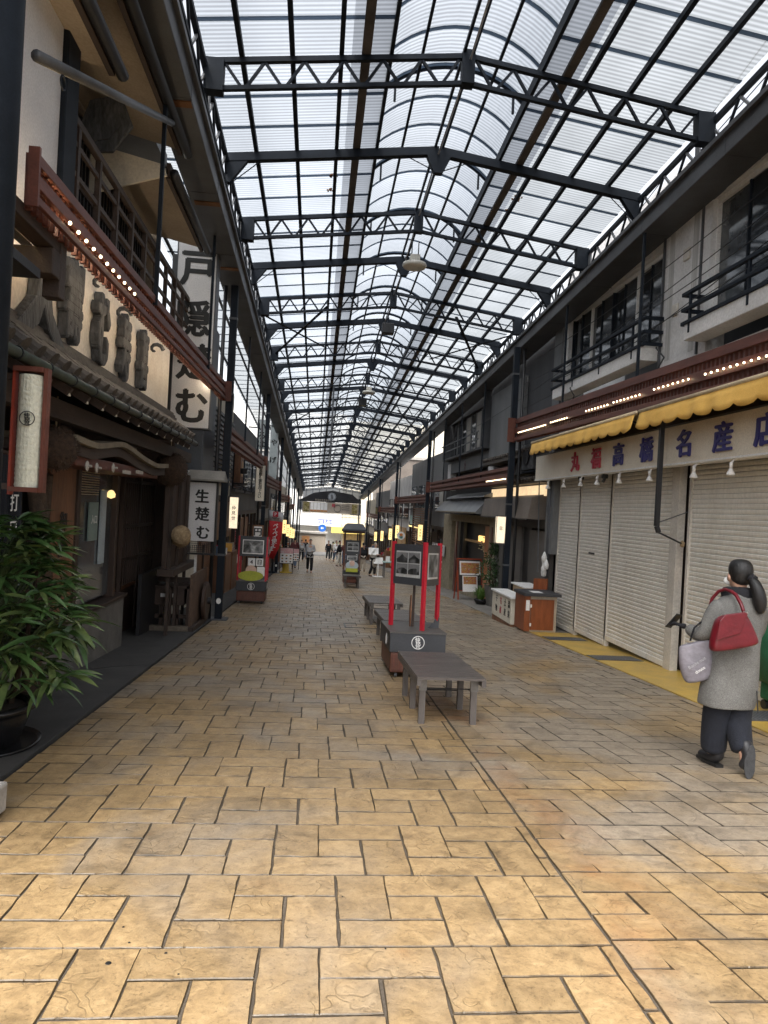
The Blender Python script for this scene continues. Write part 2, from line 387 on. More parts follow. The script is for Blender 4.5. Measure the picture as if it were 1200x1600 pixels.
def glyphs(s, size, depth, bold, bevel=0.):
    key = (s, size, depth, bold, bevel)
    if key in _TX: return _TX[key]
    cu = bpy.data.curves.new('lettering', 'FONT'); cu.body = s; cu.size = size; cu.extrude = depth / 2;     cu.align_x = 'CENTER'; cu.align_y = 'CENTER'; cu.resolution_u = 2; cu.bevel_depth = bevel; cu.bevel_resolution = 0
    o = bpy.data.objects.new('lettering', cu); C.objects.link(o)
    bpy.context.view_layer.update()
    me = bpy.data.meshes.new_from_object(o.evaluated_get(bpy.context.evaluated_depsgraph_get()))
    bpy.data.objects.remove(o)
    # centre the glyph box on the origin
    if me.vertices:
        xs = [v.co.x for v in me.vertices]; ys = [v.co.y for v in me.vertices]
        cx_, cy_ = (min(xs) + max(xs)) / 2, (min(ys) + max(ys)) / 2
        for v in me.vertices: v.co.x -= cx_; v.co.y -= cy_
    if bold:
        vs = [v.co.copy() for v in me.vertices]; fs = [tuple(p.vertices) for p in me.polygons]; n = len(vs); V = []; F = []
        d = bold * size
        for k, (a, b) in enumerate(((0, 0), (d, 0), (-d, 0), (0, d * .7), (0, -d * .7))):
            V += [(v.x + a, v.y + b, v.z - k * .0006 * (1 if v.z > 0 else -1)) for v in vs]; F += [tuple(i + k * n for i in f) for f in fs]
        me = bpy.data.meshes.new('lettering'); me.from_pydata(V, [], F); me.update()
    _TX[key] = me
    return me
def text(s, pos, rt, upv, size, m, parent, depth=.004, bold=.012, sx=1., sy=1., name='lettering', bevel=0.):
    me = glyphs(s, size, depth, bold, bevel).copy(); me.materials.clear(); me.materials.append(m)
    o = bpy.data.objects.new(name, me); C.objects.link(o); o.parent = parent
    rt = Vector(rt).normalized(); upv = Vector(upv).normalized(); nn = rt.cross(upv)
    M_ = Matrix((rt * sx, upv * sy, nn)).transposed().to_4x4()
    M_.translation = Vector(pos) - (wloc(parent) if parent is not None else Vector((0, 0, 0)))
    o.matrix_local = M_
    return o
def vtext(s, pos, rt, upv, size, pitch, m, parent, **k):
    """one character below the other"""
    out = []
    for i, ch in enumerate(s):
        p = Vector(pos) - Vector(upv) * (pitch * i)
        out.append(text(ch, p, rt, upv, size, m, parent, **k))
    return out
def emblem(pos, rt, upv, r, m, parent):
    """ring with the three characters of the street's name drawn together"""
    rt = Vector(rt).normalized(); upv = Vector(upv).normalized(); nn = rt.cross(upv)
    mb = MB(); n = 28; w = r * .11
    for a, b in ((r, r - w),):
        ring = []
        for j in range(n):
            t = 2 * math.pi * j / n; d = rt * math.cos(t) + upv * math.sin(t)
            ring.append([d * a, d * b, d * b + nn * .004, d * a + nn * .004])
        for j in range(n):
            q = ring[j]; q2 = ring[(j + 1) % n]
            for i in range(4): mb.quad(*(Vector(pos) + z for z in (q[i], q2[i], q2[(i + 1) % 4], q[(i + 1) % 4])))
    o = mb.build('emblem_ring', m, parent)
    P = Vector(pos)
    text('仲', P + upv * r * .42 - rt * r * .08, rt, upv, r * .78, m, o, bold=.025)
    text('見', P - upv * r * .12 + rt * r * .02, rt, upv, r * .62, m, o, bold=.025, sx=1.5)
    text('世', P - upv * r * .58, rt, upv, r * .55, m, o, bold=.025, sx=1.4)
    return o
LEFT_R, RIGHT_R, UP = (0, 1, 0), (0, -1, 0), (0, 0, 1)    # reading directions of signs on the left and on the right side
FRONT_R = (1, 0, 0)

# ================================================================== GROUND
TILT = -math.atan(S)
def street_frame(name, mb, m, kind='structure', label=None):
    o = bpy.data.objects.new(name, mb.mesh(name, m)); C.objects.link(o); o.rotation_euler.x = TILT
    prop(o, label, None, None, kind); return o
street_frame('ground', MB().box(-60, 60, -30, 90, -.6, -.03), ASPH)
paving = street_frame('street_paving', MB().box(-1.82, 4.2, -6, 78, -.04, -.0075), JOINT)

UX, UY = .665 / 3, .59 / 3
KINDS = {'A': (0, 1, UX * 1.02, UY * 2), 'B': (1, 2, UX * 2, UY), 'C': (1, 1, UX * .98, UY), 'D': (2, 0, UX, UY * 2), 'E': (0, 0, UX * 2, UY)}
def stone_pts(w, h, rnd, x0=0, y0=0, clipx0=None, clipx1=None, skew=0., fine=True):
    """one pressed stone: wobbly outline, rounded shoulder, slightly dished top"""
    g = .0021
    xa, xb, ya, yb = x0 + g, x0 + w - g, y0 + g * 1.7, y0 + h - g * 1.7
    if clipx0 is not None: xa = max(xa, clipx0 + g)
    if clipx1 is not None: xb = min(xb, clipx1 - g)
    if xb - xa < .03: return None
    nx = max(2, int((xb - xa) / .07)) if fine else 1; ny = max(2, int((yb - ya) / .07)) if fine else 1
    per = []
    for i in range(nx): per.append((xa + (xb - xa) * i / nx, ya))
    for i in range(ny): per.append((xb, ya + (yb - ya) * i / ny))
    for i in range(nx): per.append((xb - (xb - xa) * i / nx, yb))
    for i in range(ny): per.append((xa, yb - (yb - ya) * i / ny))
    j = .0035 if fine else 0
    per = [(x + rnd.uniform(-j, j), y + rnd.uniform(-j, j)) for x, y in per]
    mx, my = (xa + xb) / 2, (ya + yb) / 2
    def shrink(d): 
        return [(x - d * (1 if x > mx else -1) * (1 if abs(abs(x - mx) - (xb - xa) / 2) < .012 else 0), y - d * (1 if y > my else -1) * (1 if abs(abs(y - my) - (yb - ya) / 2) < .012 else 0)) for x, y in per]
    dz = rnd.uniform(-.0012, .0012)
    r0 = [(x + skew * (y - y0), y, -.012) for x, y in per]; r1 = [(x + skew * (y - y0), y, -.0035 + dz) for x, y in shrink(.001)]; r2 = [(x + skew * (y - y0), y, dz) for x, y in shrink(.0042)]
    return r0, r1, r2
rnd = random.Random(3)
VAR = {}
for k, (ux, uy, w, h) in KINDS.items():
    for q in range(4):
        r = stone_pts(w, h, rnd); mb = MB()
        n_ = len(r[0]); mb.rings(r, cap=False); mb.f.append(tuple(range(2 * n_, 3 * n_)))
        VAR[k, q] = mb.mesh('paving_stone', PAVE)
near, rest = [], MB()
ROW0 = 2.716 - .59 * 9
for r_ in range(-1, 140):
    y0 = ROW0 + r_ * .59
    if y0 > 77: break
    even = (r_ - 9) % 2 == 0
    base = (-.475 if even else -.139) + rnd.uniform(-.02, .02)
    fine = y0 < 18
    for side in (0, 1):
        x = base - .665 * 4 + (0 if side == 0 else .27)
        lo, hi = (-1.82, 1.262) if side == 0 else (1.268, 4.2)
        off = 0 if side == 0 else .04
        sk = 0. if side == 0 else -.10
        while x < hi:
            for k, (ux, uy, w, h) in KINDS.items():
                px, py = x + ux * UX, y0 + off + uy * UY
                if k == 'A': px = x
                if px + w < lo + .03 or px > hi - .03: continue
                full = px > lo and px + w < hi
                if full and side == 0 and y0 > 2.0 and y0 < 8.0 and len(near) < 285:
                    near.append((k, px, py))
                else:
                    if side == 1: px += sk * (py - y0)
                    rr = stone_pts(w, h, rnd, px, py, lo, hi, sk if full else 0, fine)
                    if rr:
                        n_ = len(rr[0]); kk = len(rest.v); rest.rings(rr, cap=False); rest.f.append(tuple(range(kk + 2 * n_, kk + 3 * n_)))
            x += .665
for k, px, py in near:
    place('paving_stone', VAR[k, rnd.randrange(4)], paving, (px, py, 0))
o = street_frame('paving_stones', rest, PAVE, 'stuff'); o.rotation_euler.x = 0; o.parent = paving

street_frame('side_pavement', MB().box(-3.6, -1.84, -6, 78, -.03, .012), ASPH)
# worn line of mortar and thin cracks on the dark pavement
mb = MB()
for (a, b, c, d) in ((-1.86, 8.6, -2.5, 8.1), (-1.9, 11.2, -2.62, 12.2)):
    for i in range(8):
        t0, t1 = i / 8, (i + 1) / 8
        p = [a + (c - a) * t + .03 * math.sin(9 * t) for t in (t0, t1)]; q = [b + (d - b) * t for t in (t0, t1)]
        mb.bar((p[0], q[0], .0135), (p[1], q[1], .0135), .012, .003)
street_frame('pavement_joint_line', mb, BLACK)
yt = street_frame('yellow_threshold', MB().box(4.21, 5.3, 4, 13.4, -.03, .006), YELP)
street_frame('right_side_pavement', MB().box(4.21, 6.6, 13.42, 78, -.03, .008), mat('grey_flagstone', (.20, .185, .165), .6, 0, .2, 3, .3, 60))
street_frame('right_side_pavement_near', MB().box(4.21, 6.6, -6, 3.98, -.03, .008), mat('grey_flagstone', (.2, .2, .2)))
mb = MB()
for i in range(4): mb.box(4.205, 4.215, 13.5 + i * 3, 16.4 + i * 3, .0, .012)
street_frame('pavement_edge_strip', mb, CONC)
def grate(y, label):
    t = thing('drain_cover', label, 'drain cover', (4.55, y, gz(y)), 0, 'drain covers set in the yellow threshold'); t.rotation_euler.x = TILT
    MB().box(-.33, .38, -.22, .22, .007, .014).build('frame', STEELG, t, world=False)
    mb = MB()
    for i in range(14): mb.box(-.30 + i * .047, -.285 + i * .047, -.18, .18, .0145, .019)
    o = mb.build('grating', mat('galvanised_grating', (.25, .26, .27), .4, .6), t, world=False); o['kind'] = 'stuff'
grate(10.3, 'steel drain cover in the yellow threshold in front of the third shutter'); grate(12.45, 'steel drain cover in the yellow threshold beside the orange cabinet')
grate(6.75, 'steel drain cover in the yellow threshold beside the green canvas cart')
# manhole frame in the street
t = thing('manhole_cover', 'stone filled manhole cover set in the paving left of the benches', 'manhole cover', (.95, 13.3, gz(13.3))); t.rotation_euler.x = TILT
mb = MB(); mb.box(-.3, .3, -.32, -.29, .0, .007).box(-.3, .3, .29, .32, .0, .007).box(-.33, -.3, -.32, .32, .0, .007).box(.3, .33, -.32, .32, .0, .007)
mb.build('frame', STEELG, t, world=False)
# small dark specks on the near stones
t = prop(street_frame('chewing_gum_spots', MB(), INK, 'stuff'), 'dark trodden spots scattered on the ochre paving')
mb = MB()
for x, y, r in ((-.66, 2.62, .011), (-.62, 2.75, .005), (-.47, 2.68, .006), (-.4, 2.55, .004), (-.67, 2.86, .005), (.35, 2.7, .004), (.95, 3.36, .004), (.2, 3.1, .004), (-.9, 3.8, .004)):
    mb.lathe([(r, 0), (r * .9, .0015), (r * .2, .002)], (x, y, .001), 9)
for p in ((1.92, 2.42), ): mb.add([(p[0], p[1], .002), (p[0] + .02, p[1] + .02, .004), (p[0] + .035, p[1] - .005, .008), (p[0] + .055, p[1] + .012, .003), (p[0] + .04, p[1] - .03, .004), (p[0] + .015, p[1] - .025, .003)], [(0, 1, 2, 3, 4, 5)])
t.data = mb.mesh('chewing_gum_spots', INK)

# ================================================================== ARCADE ROOF (street frame)
arc = thing('arcade_roof', 'long steel framed arcade roof of clear corrugated panels over the shopping street', 'arcade roof', (0, 0, 0)); arc.rotation_euler.x = TILT
XL, XR, XM = -1.55, 4.62, 1.52
ZE, ZP = 7.05, 7.46          # top chord at the eaves and at the ridge
VA, VB = .60, 2.44           # feet of the raised vault
Y0, Y1 = -.6, 75.0
def ztop(x): return ZE + (ZP - ZE) * (1 - abs(x - XM) / (XM - XL))
def local(name, mb, m, parent=arc, **k): return mb.build(name, m, parent, world=False, **k)
# gutter beams
for x0, x1, nm in ((-1.98, XL - .02, 'L'), (XR - .16, XR + .30, 'R')):
    g_ = local('gutter_beam', MB().box(x0, x1, Y0, Y1, 6.22, 6.47), STEELG, bevel=.012)
    inner = x1 if nm == 'L' else x0
    s_ = 1 if nm == 'L' else -1
    MB().box(min(inner, inner + s_ * .05), max(inner, inner + s_ * .05), Y0, Y1, 6.44, 6.50).build('gutter_lip', STEELG, g_, world=False)
    mb = MB()
    for i in range(34): mb.box(x0 - .004, x1 + .004, 1.2 + i * 2.1, 1.23 + i * 2.1, 6.215, 6.475)
    o = mb.build('gutter_seams', STEELG, g_, world=False); o['kind'] = 'stuff'
    if nm == 'L':
        mb = MB()
        for y in (7.6, 9.9, 12.3): mb.box(-1.93, -1.58, y - .05, y + .06, 6.205, 6.218)
        o = mb.build('rust_stain_plate', RUST, g_, world=False); o['kind'] = 'stuff'
# longitudinal lattice girders on both sides
LG = mat('lattice_girder_grey', (.16, .165, .175), .5, 0, .2)
for xg, nm in ((XL, 'L'), (XR, 'R')):
    mb = MB(); mb.box(xg - .03, xg + .03, Y0, Y1, 6.55, 6.60).box(xg - .03, xg + .03, Y0, Y1, 6.92, 6.98)
    gr = local('side_girder', mb, STEEL)
    br = MB().bar((0, 0, 6.59), (0, .30, 6.93), .028, .03).mesh('lattice_brace', LG)
    br2 = MB().bar((0, .30, 6.93), (0, .60, 6.59), .028, .03).mesh('lattice_brace', STEEL)
    pl = MB().box(-.012, .012, -.05, .05, 6.60, 6.92).mesh('lattice_post', LG)
    far = MB(); y = Y0; i = 0
    while y < Y1 - .6:
        if 5 < y < 24:
            place('lattice_brace', br, gr, (xg, y, 0)); place('lattice_brace', br2, gr, (xg, y, 0))
            if i % 3 == 0: place('lattice_post', pl, gr, (xg, y, 0))
        else:
            far.bar((xg, y, 6.59), (xg, y + .3, 6.93), .028, .03).bar((xg, y + .3, 6.93), (xg, y + .6, 6.59), .028, .03)
        y += .6; i += 1
    o = far.build('lattice_braces', LG, gr, world=False); o['kind'] = 'stuff'
# trusses and plain rafters, alternating
SP = 2.03
ks = list(range(-4, 33))
TD = .36
def zbot(x): return ztop(x) - TD
def truss_chords():
    mb = MB()
    for a, b in ((XL, XM), (XM, XR)):
        mb.bar((a, 0, ztop(a) - .03), (b, 0, ztop(b) - .03), .06, .06)
        mb.bar((a, 0, zbot(a)), (b, 0, zbot(b)), .055, .05)
    return mb.mesh('truss_chord', STEEL)
ch_me = truss_chords()
def brace_me(xa, za, xb, zb): return MB().bar((xa, 0, za), (xb, 0, zb), .032, .03).mesh('diagonal_brace', STEEL)
braces = []
n = 6
for side in (0, 1):
    a, b = (XL + .22, XM - .10) if side == 0 else (XM + .10, XR - .22)
    for i in range(n):
        x0 = a + (b - a) * i / n; xm = a + (b - a) * (i + .5) / n; x1 = a + (b - a) * (i + 1) / n
        braces.append(brace_me(x0, ztop(x0) - .05, xm - .02, zbot(xm))); braces.append(brace_me(xm + .02, zbot(xm), x1, ztop(x1) - .05))
gus_me = MB().box(-.0, .22, -.07, .07, ZE - TD - .03, ZE - .01).mesh('gusset_box', STEEL)
gusR_me = MB().box(-.22, .0, -.07, .07, ZE - TD - .03, ZE - .01).mesh('gusset_box', STEEL)
gusM_me = MB().box(-.075, .075, -.07, .07, ZP - TD - .03, ZP + .02).mesh('gusset_box', STEEL)
raf = MB()
for a, b in ((XL, XM), (XM, XR)): raf.bar((a, 0, ztop(a) - .06), (b, 0, ztop(b) - .06), .10, .12)
raf_me = raf.mesh('rafter_beam', STEEL)
kneeL = MB().prism([(XL, ZE - .1), (XL + .30, ZE - .08), (XL + .06, ZE - .42), (XL, ZE - .42)], 'y', -.04, .04).mesh('knee_plate', STEEL)
kneeR = MB().prism([(XR, ZE - .1), (XR - .30, ZE - .08), (XR - .06, ZE - .42), (XR, ZE - .42)], 'y', -.04, .04).mesh('knee_plate', STEEL)
kneeM = MB().prism([(XM - .19, ZP - .12), (XM + .19, ZP - .12), (XM + .06, ZP - .40), (XM - .06, ZP - .40)], 'y', -.05, .05).mesh('knee_plate', STEEL)
rodm = MB()
for a, b in (((XL + .5, 0, ztop(XL + .5) - .1), (XL + .04, 0, ZE - .45)), ((XR - .5, 0, ztop(XR - .5) - .1), (XR - .04, 0, ZE - .45)), ((XM - .5, 0, ztop(XM - .5) - .1), (XM - .04, 0, ZP - .36)), ((XM + .5, 0, ztop(XM + .5) - .1), (XM + .04, 0, ZP - .36))):
    rodm.tube([a, b], .008, 5)
rod_me = rodm.mesh('tie_rods', STEEL)
for k in ks:
    y = 8.06 + SP * k
    if k % 2 == 0:
        t = place('roof_truss', ch_me, arc, (0, y, 0))
        if 0 <= k <= 8:
            for b_ in braces: place('diagonal_brace', b_, t)
        else:
            mb = MB()
            for b_ in braces: mb.add([v.co for v in b_.vertices], [tuple(p.vertices) for p in b_.polygons])
            o = mb.build('diagonal_braces', STEEL, t, world=False); o['kind'] = 'stuff'
        place('gusset_box', gus_me, t, (XL, 0, 0)); place('gusset_box', gusR_me, t, (XR, 0, 0)); place('gusset_box', gusM_me, t, (XM, 0, 0))
    else:
        t = place('rafter_beam', raf_me, arc, (0, y, 0))
        for q in (kneeL, kneeR, kneeM): place('knee_plate', q, t)
        place('tie_rods', rod_me, t)['kind'] = 'stuff'
# purlins
for x in (-1.14, -.56, .01, 2.98, 3.55, 4.13):
    local('purlin', MB().box(x - .028, x + .028, Y0, Y1, ztop(x) + .003, ztop(x) + .07), STEEL)
for x in (VA - .0, VB + .0):
    local('vault_edge_beam', MB().box(x - .022, x + .022, Y0, Y1, ztop(x) + .003, ztop(x) + .15), STEEL)
DB = mat('soot_brown_beam', (.07, .06, .055), .7, 0, .3)
for x in (VA - .30, VB + .30):
    local('valley_gutter', MB().box(x - .055, x + .055, Y0, Y1, ztop(x) + .004, ztop(x) + .05), DB)
# raised vault: ribs and struts
VZ = ztop(VA) + .15
def varc(t):
    a = -.80 + 1.6 * t; rr = (VB - VA) / 2 / math.sin(.80)
    return ((VA + VB) / 2 + rr * math.sin(a), VZ + rr * (math.cos(a) - math.cos(.80)))
mb = MB()
pts = [varc(i / 14) for i in range(15)]
for i in range(14): mb.bar((pts[i][0], 0, pts[i][1]), (pts[i + 1][0], 0, pts[i + 1][1]), .028, .03)
mb.bar((VA + .13, 0, ztop(VA)), (VA + .13, 0, VZ + .15), .03, .03).bar((VB - .13, 0, ztop(VB)), (VB - .13, 0, VZ + .15), .03, .03)
rib_me = mb.mesh('vault_rib', STEEL)
y = 8.06 - 4 * SP + SP * .42
while y < Y1:
    place('vault_rib', rib_me, arc, (0, y, 0)); y += SP
for q in (1.02, 2.02):
    zz = [p for p in pts if abs(p[0] - q) < .12][0][1]
    local('vault_purlin', MB().box(q - .018, q + .018, Y0, Y1, zz - .05, zz - .015), STEEL)
for q in (XM - .055, XM + .055):
    local('ridge_rail', MB().box(q - .016, q + .016, Y0, Y1, ZP - .02, ZP + .03), STEEL)
local('ridge_conduit', MB().tube([(XM + .02 * math.sin(i * 2.1), Y0 + i * 2.2, ZP - .1 - .02 * (i % 2)) for i in range(35)], .012, 6), mat('grey_conduit', (.3, .3, .31), .5), smooth=True)
# panels: one sheet between two laps, on the left slope, the vault and the right slope
LAP = SP / 3
def sheet(x0, z0, x1, z1, w, m, nm): return MB().add([(x0, 0, z0), (x1, 0, z1), (x1, w, z1), (x0, w, z0)], [(0, 1, 2, 3)]).mesh(nm, m)
DX = .47
left_me = sheet(XL - .02, ztop(XL) + .075, VA - DX, ztop(VA - DX) + .078, LAP, PANEL, 'roof_panel')
leftD = sheet(VA - DX, ztop(VA - DX) + .078, VA, ztop(VA) + .08, LAP, PANELD, 'stained_panel')
right_me = sheet(VB + DX, ztop(VB + DX) + .078, XR + .02, ztop(XR) + .075, LAP, PANELR, 'roof_panel')
rightD = sheet(VB, ztop(VB) + .08, VB + DX, ztop(VB + DX) + .078, LAP, PANELD, 'stained_panel')
mb = MB()
for i in range(14): mb.add([(pts[i][0], 0, pts[i][1] + .03), (pts[i + 1][0], 0, pts[i + 1][1] + .03), (pts[i + 1][0], LAP, pts[i + 1][1] + .03), (pts[i][0], LAP, pts[i][1] + .03)], [(0, 1, 2, 3)])
vault_me = mb.mesh('vault_panel', PANEL, True)
side_me = sheet(-3.1, 6.95, XL - .10, 7.0, LAP, PANELR, 'side_panel')
lm = MB()
for a, b in ((XL - .02, VA), (VB, XR + .02)):
    lm.bar((a, 0, ztop(a) + .068), (b, 0, ztop(b) + .068), .055, .008)
for i in range(14): lm.bar((pts[i][0], 0, pts[i][1] + .02), (pts[i + 1][0], 0, pts[i + 1][1] + .02), .055, .008)
lm.bar((-3.1, 0, 6.94), (XL - .1, 0, 6.99), .06, .008)
lap_me = lm.mesh('panel_lap_strips', LAPM)
i = 0; y = Y0
while y < Y1:
    for me_ in (left_me, leftD, vault_me, rightD, right_me, side_me): place(me_.name.split('.')[0], me_, arc, (0, y, 0))
    place('panel_lap', lap_me, arc, (0, y, 0)); y += LAP
mb = MB()
for x in (-2.45, -2.25, -3.0): mb.box(x - .025, x + .025, Y0, Y1, 6.9, 6.94)
local('side_purlins', mb, STEEL)['kind'] = 'stuff'
# leaves and dirt caught on the sheets
mb = MB()
for (x, y) in ((-.05, 10.9), (-.06, 11.35), (2.95, 11.5), (3.0, 11.1)):
    for j in range(16):
        a, b = x + rnd.gauss(0, .035), y + rnd.gauss(0, .03); mb.box(a - .012, a + .012, b - .01, b + .01, ztop(a) + .05, ztop(a) + .066)
local('leaf_litter', mb, RUST)['kind'] = 'stuff'
eg = MB().add([(XL, Y1 + .05, 5.9), (XR, Y1 + .05, 5.9), (XR, Y1 + .05, ZE), (XM, Y1 + .05, ZP), (XL, Y1 + .05, ZE)], [(0, 1, 2, 3, 4)]); local('end_gable_sheet', eg, PANELD)
for i in range(9): local('gable_mullion', MB().box(XL + .3 + i * .7, XL + .36 + i * .7, Y1 - .02, Y1 + .03, 5.9, 7.1), STEEL)
# flat diagonal wind bracing
mb = MB()
for y in (16.6, 28.8):
    for (xa, xb, ya, yb) in ((XL, .0, y, y + 3.6), (XL, .0, y + 4.0, y), (XR, 3.1, y, y + 4.0), (XR, 3.1, y + 4.0, y)):
        o_ = MB().bar((xa, ya, ztop(xa) - .22), (xb, yb, ztop(xb) - .13), .07, .012); local('wind_brace', o_, STEEL)
# end frame of the canopy

# posts
postM = STEEL
POSTS_L = [13.5, 23.3, 33.0, 43.0, 53.5, 64.0, 74.6]; POSTS_R = [16.05, 28.4, 39.8, 50.5, 61.5, 74.6]
def post(x, y, base_label):
    p = MB().box(-.065, .065, -.065, .065, .0, 6.24).build('roof_post', STEEL, None, bevel=.006)
    p.parent = arc; p.location = (x, y, 0); p.rotation_euler.x = -TILT
    MB().box(-.17, .17, -.17, .17, .0, .03).build('base_plate', STEELG, p, world=False)
    q = .15 if x > 0 else -.16
    MB().tube([(q, -.1, .03), (q, -.1, 6.2)], .035, 8).build('down_pipe', BLACK, p, world=False, smooth=True)
    mb = MB()
    for z in (1.2, 2.6, 4.2, 5.6): mb.box(-.075, .075, -.075, .075, z, z + .04)
    mb.build('pipe_straps', STEELG, p, world=False)['kind'] = 'stuff'
    bs = MB().lathe([(.055, 0), (.055, .006)], (0, 0, 0), 14).mesh('reflector_disc', WHITE)
    place('reflector_disc', bs, p, (-.04 if x > 0 else .0, -.07, .36), (R(90), 0, 0), (.8, 1, 1))
    return p
for y in POSTS_L: post(-1.73, y, '')
for y in POSTS_R: post(4.40, y, '')
# concrete footing of the right posts
for y in POSTS_R: local('post_footing', MB().box(4.20, 4.60, y - .2, y + .2, .0, .09), CONC, bevel=.01)
# big round column by the camera
col = local('round_column', MB().tube([(-1.84, 3.95, 0), (-1.84, 3.55, 8)], .155, 24), STEEL, smooth=True)
MB().box(-2.15, -1.59, 3.72, 4.02, .012, .17).build('column_footing', CONC, col, world=False, bevel=.015)
mb = MB()
for z in (5.2, 5.32, 5.6): mb.tube([(-1.84, 3.95 - z * .0503, z), (-1.84, 3.95 - z * .0503, z + .012)], .160, 24)
mb.build('column_straps', STEELG, col, world=False)['kind'] = 'stuff'
# horizontal arm from the column to the first rod
def U(x, y, z): return (x, y, z)
hb = local('cross_pipe', MB().tube([(-1.70, 3.98, 4.20), (-1.79, 7.66, 6.02)], .035, 10), STEELG, smooth=True)
rg = MB(); 
for i in range(14):
    a, b = 2 * math.pi * i / 14, 2 * math.pi * (i + 1) / 14
    rg.bar((-1.71 , 4.4 + .04 * math.cos(a), 4.32 + .04 * math.sin(a)), (-1.71, 4.4 + .04 * math.cos(b), 4.32 + .04 * math.sin(b)), .009, .009)
rg.build('ring_hook', STEEL, hb, world=False)
# hanging rods that carry the lattice valances
def rod_(x, y, z, r):
    q = place('hanger_rod', MB().box(-r, r, -r, r, z, 6.24).mesh('hanger_rod', STEEL), arc, (x, y, 0), (-TILT, 0, 0))
for (x, y, z) in ((-1.80, 7.68, 3.95), (-1.80, 11.3, 4.15), (-1.75, 16.8, 3.8), (-1.75, 20.2, 3.9)):
    rod_(x, y, z, .02)
for (x, y, z) in ((4.5, 6.7, 3.9), (4.5, 9.9, 4.15), (4.5, 13.05, 4.3), (4.5, 19.5, 3.55), (4.5, 22.6, 3.7), (4.5, 25.5, 3.8)):
    rod_(x, y, z, .018)

# things hung from the ridge
def disc_lamp(y, label):
    t = thing('ridge_disc_lamp', label, 'disc lamp', (XM + .02, y, gz(y) + 6.62), 0, 'white disc lamps hung from the ridge')  # round disc lamp under the ridge, not a speaker
    MB().lathe([(.05, .0), (.20, .01), (.225, .05), (.21, .09), (.06, .13), (.05, .13)], n=28).build('housing', mat('ivory_enamel', (.62, .60, .54), .45), t, True, world=False)
    MB().box(-.09, .09, -.08, .08, .14, .24).build('mount_box', mat('ivory_enamel', (.6, .6, .6)), t, world=False, bevel=.01)
    MB().tube([(-.06, 0, .24), (-.06, 0, .5)], .01, 6).build('hanger', STEEL, t, world=False); MB().tube([(.06, 0, .24), (.06, 0, .5)], .01, 6).build('hanger', STEEL, t, world=False)
disc_lamp(12.9, 'nearest ivory disc lamp hung from the roof ridge under the third frame')
disc_lamp(24.0, 'farther ivory disc lamp hung from the roof ridge beyond the black speaker')
for y, lb in ((17.6, 'black box speaker hung from the ridge between the two disc lamps'), (27.0, 'small black box speaker on the ridge beyond the far disc lamp')):
    t = thing('box_speaker', lb, 'speaker', (XM, y, gz(y) + 6.78)); MB().box(-.15, .15, -.12, .12, 0, .26).build('cabinet', BLACK, t, world=False, bevel=.02)
    MB().box(-.13, .13, -.128, -.121, .02, .24).build('grille', mat('speaker_grille', (.03, .03, .032), .8, 0, .4, 60), t, world=False); MB().box(-.02, .02, -.02, .02, .27, .42).build('bracket', STEEL, t, world=False)
# pole hanging left of the ridge far down the street
local('hanging_pipe', MB().tube([(.36, 24.2, 6.9), (.36, 24.2, 3.7)], .03, 8), STEELG)

# ================================================================== LATTICE VALANCES
def valance(name, label, x, y0, y1, ztopz, zbotz, side, lit, group='red brown lattice valances along both arcade edges', rise=0.):
    """three long boards over a row of short slats, bulbs in the middle gap; level in the world"""
    t = thing(name, label, 'lattice valance', (x, y0, zbotz), 0, group)
    t.rotation_euler.x = math.atan(rise)
    L = y1 - y0; H = ztopz - zbotz; s = side     # side=+1: street is at +x
    for (a, b, dx) in ((.0, .15, .0), (.33, .58, .012), (.78, 1.0, .024)):
        MB().box(s * (-.04 - dx) - .016, s * (-.04 - dx) + .016, 0, L, a * H, b * H).build('rail', REDWOOD, t, world=False, bevel=.004)
    MB().box(min(-s * .02, s * -.085), max(-s * .02, s * -.085), -.03, -.003, -.02, H + .01).build('end_board', REDWOOD, t, world=False); MB().box(-.12, .06, L + .003, L + .03, -.02, H + .02).build('end_board', REDWOOD, t, world=False)
    me = MB().box(-.020, .020, -.018, .018, -.02, H * .985).mesh('slat', REDWOOD)
    n = int(L / .092)
    if n > 140: n = 140
    for i in range(n):
        place('slat', me, t, (s * -.105, .05 + (L - .1) * i / (n - 1), 0))
    if lit and side > 0:      # bulbs burning behind the slats, towards the plaster
        bb_ = MB().lathe([(.001, -.016), (.013, -.009), (.015, 0), (.012, .010), (.003, .016)], n=8).mesh('bulb', BULBL, True)
        for i in range(44): place('bulb', bb_, t, (-.16, .4 + i * .19, H * .2))
    bm_ = MB().lathe([(.001, -.013), (.010, -.008), (.012, 0), (.010, .008), (.003, .013)], n=8).mesh('bulb', BULB, True)
    for a, b, zf in lit:
        q = a; stp = .17 if side > 0 else .125
        while q < b:
            place('bulb', bm_, t, (s * -.012, q - y0, H * zf)); q += stp
    return t
valance('lattice_valance', 'red brown lattice valance with warm bulbs over the soba shop front', -1.75, 4.50, 13.38, 3.61, 3.285, 1, [(5.0, 6.7, .24)], rise=.015)
valance('lattice_valance', 'red brown lattice valance with rows of lit bulbs over the yellow awning', 4.36, 4.3, 15.9, 3.50, 2.99, -1, [(6.7, 7.9, .45), (8.2, 9.15, .45), (9.5, 10.4, .42), (10.6, 11.6, .40), (12.4, 13.3, .36), (13.6, 15.6, .32)], rise=.023)
valance('lattice_valance', 'red brown lattice valance over the stone shop entrance and grey metal hood', 4.42, 16.2, 28.2, 2.72, 2.33, -1, [(16.6, 18.6, .24)])
valance('lattice_valance', 'red brown lattice valance between the second and third posts on the left', -1.72, 13.7, 23.1, 3.02, 2.62, 1, [])
valance('lattice_valance', 'red brown lattice valance between the third and fourth posts on the left', -1.72, 23.5, 32.8, 2.55, 2.16, 1, [])
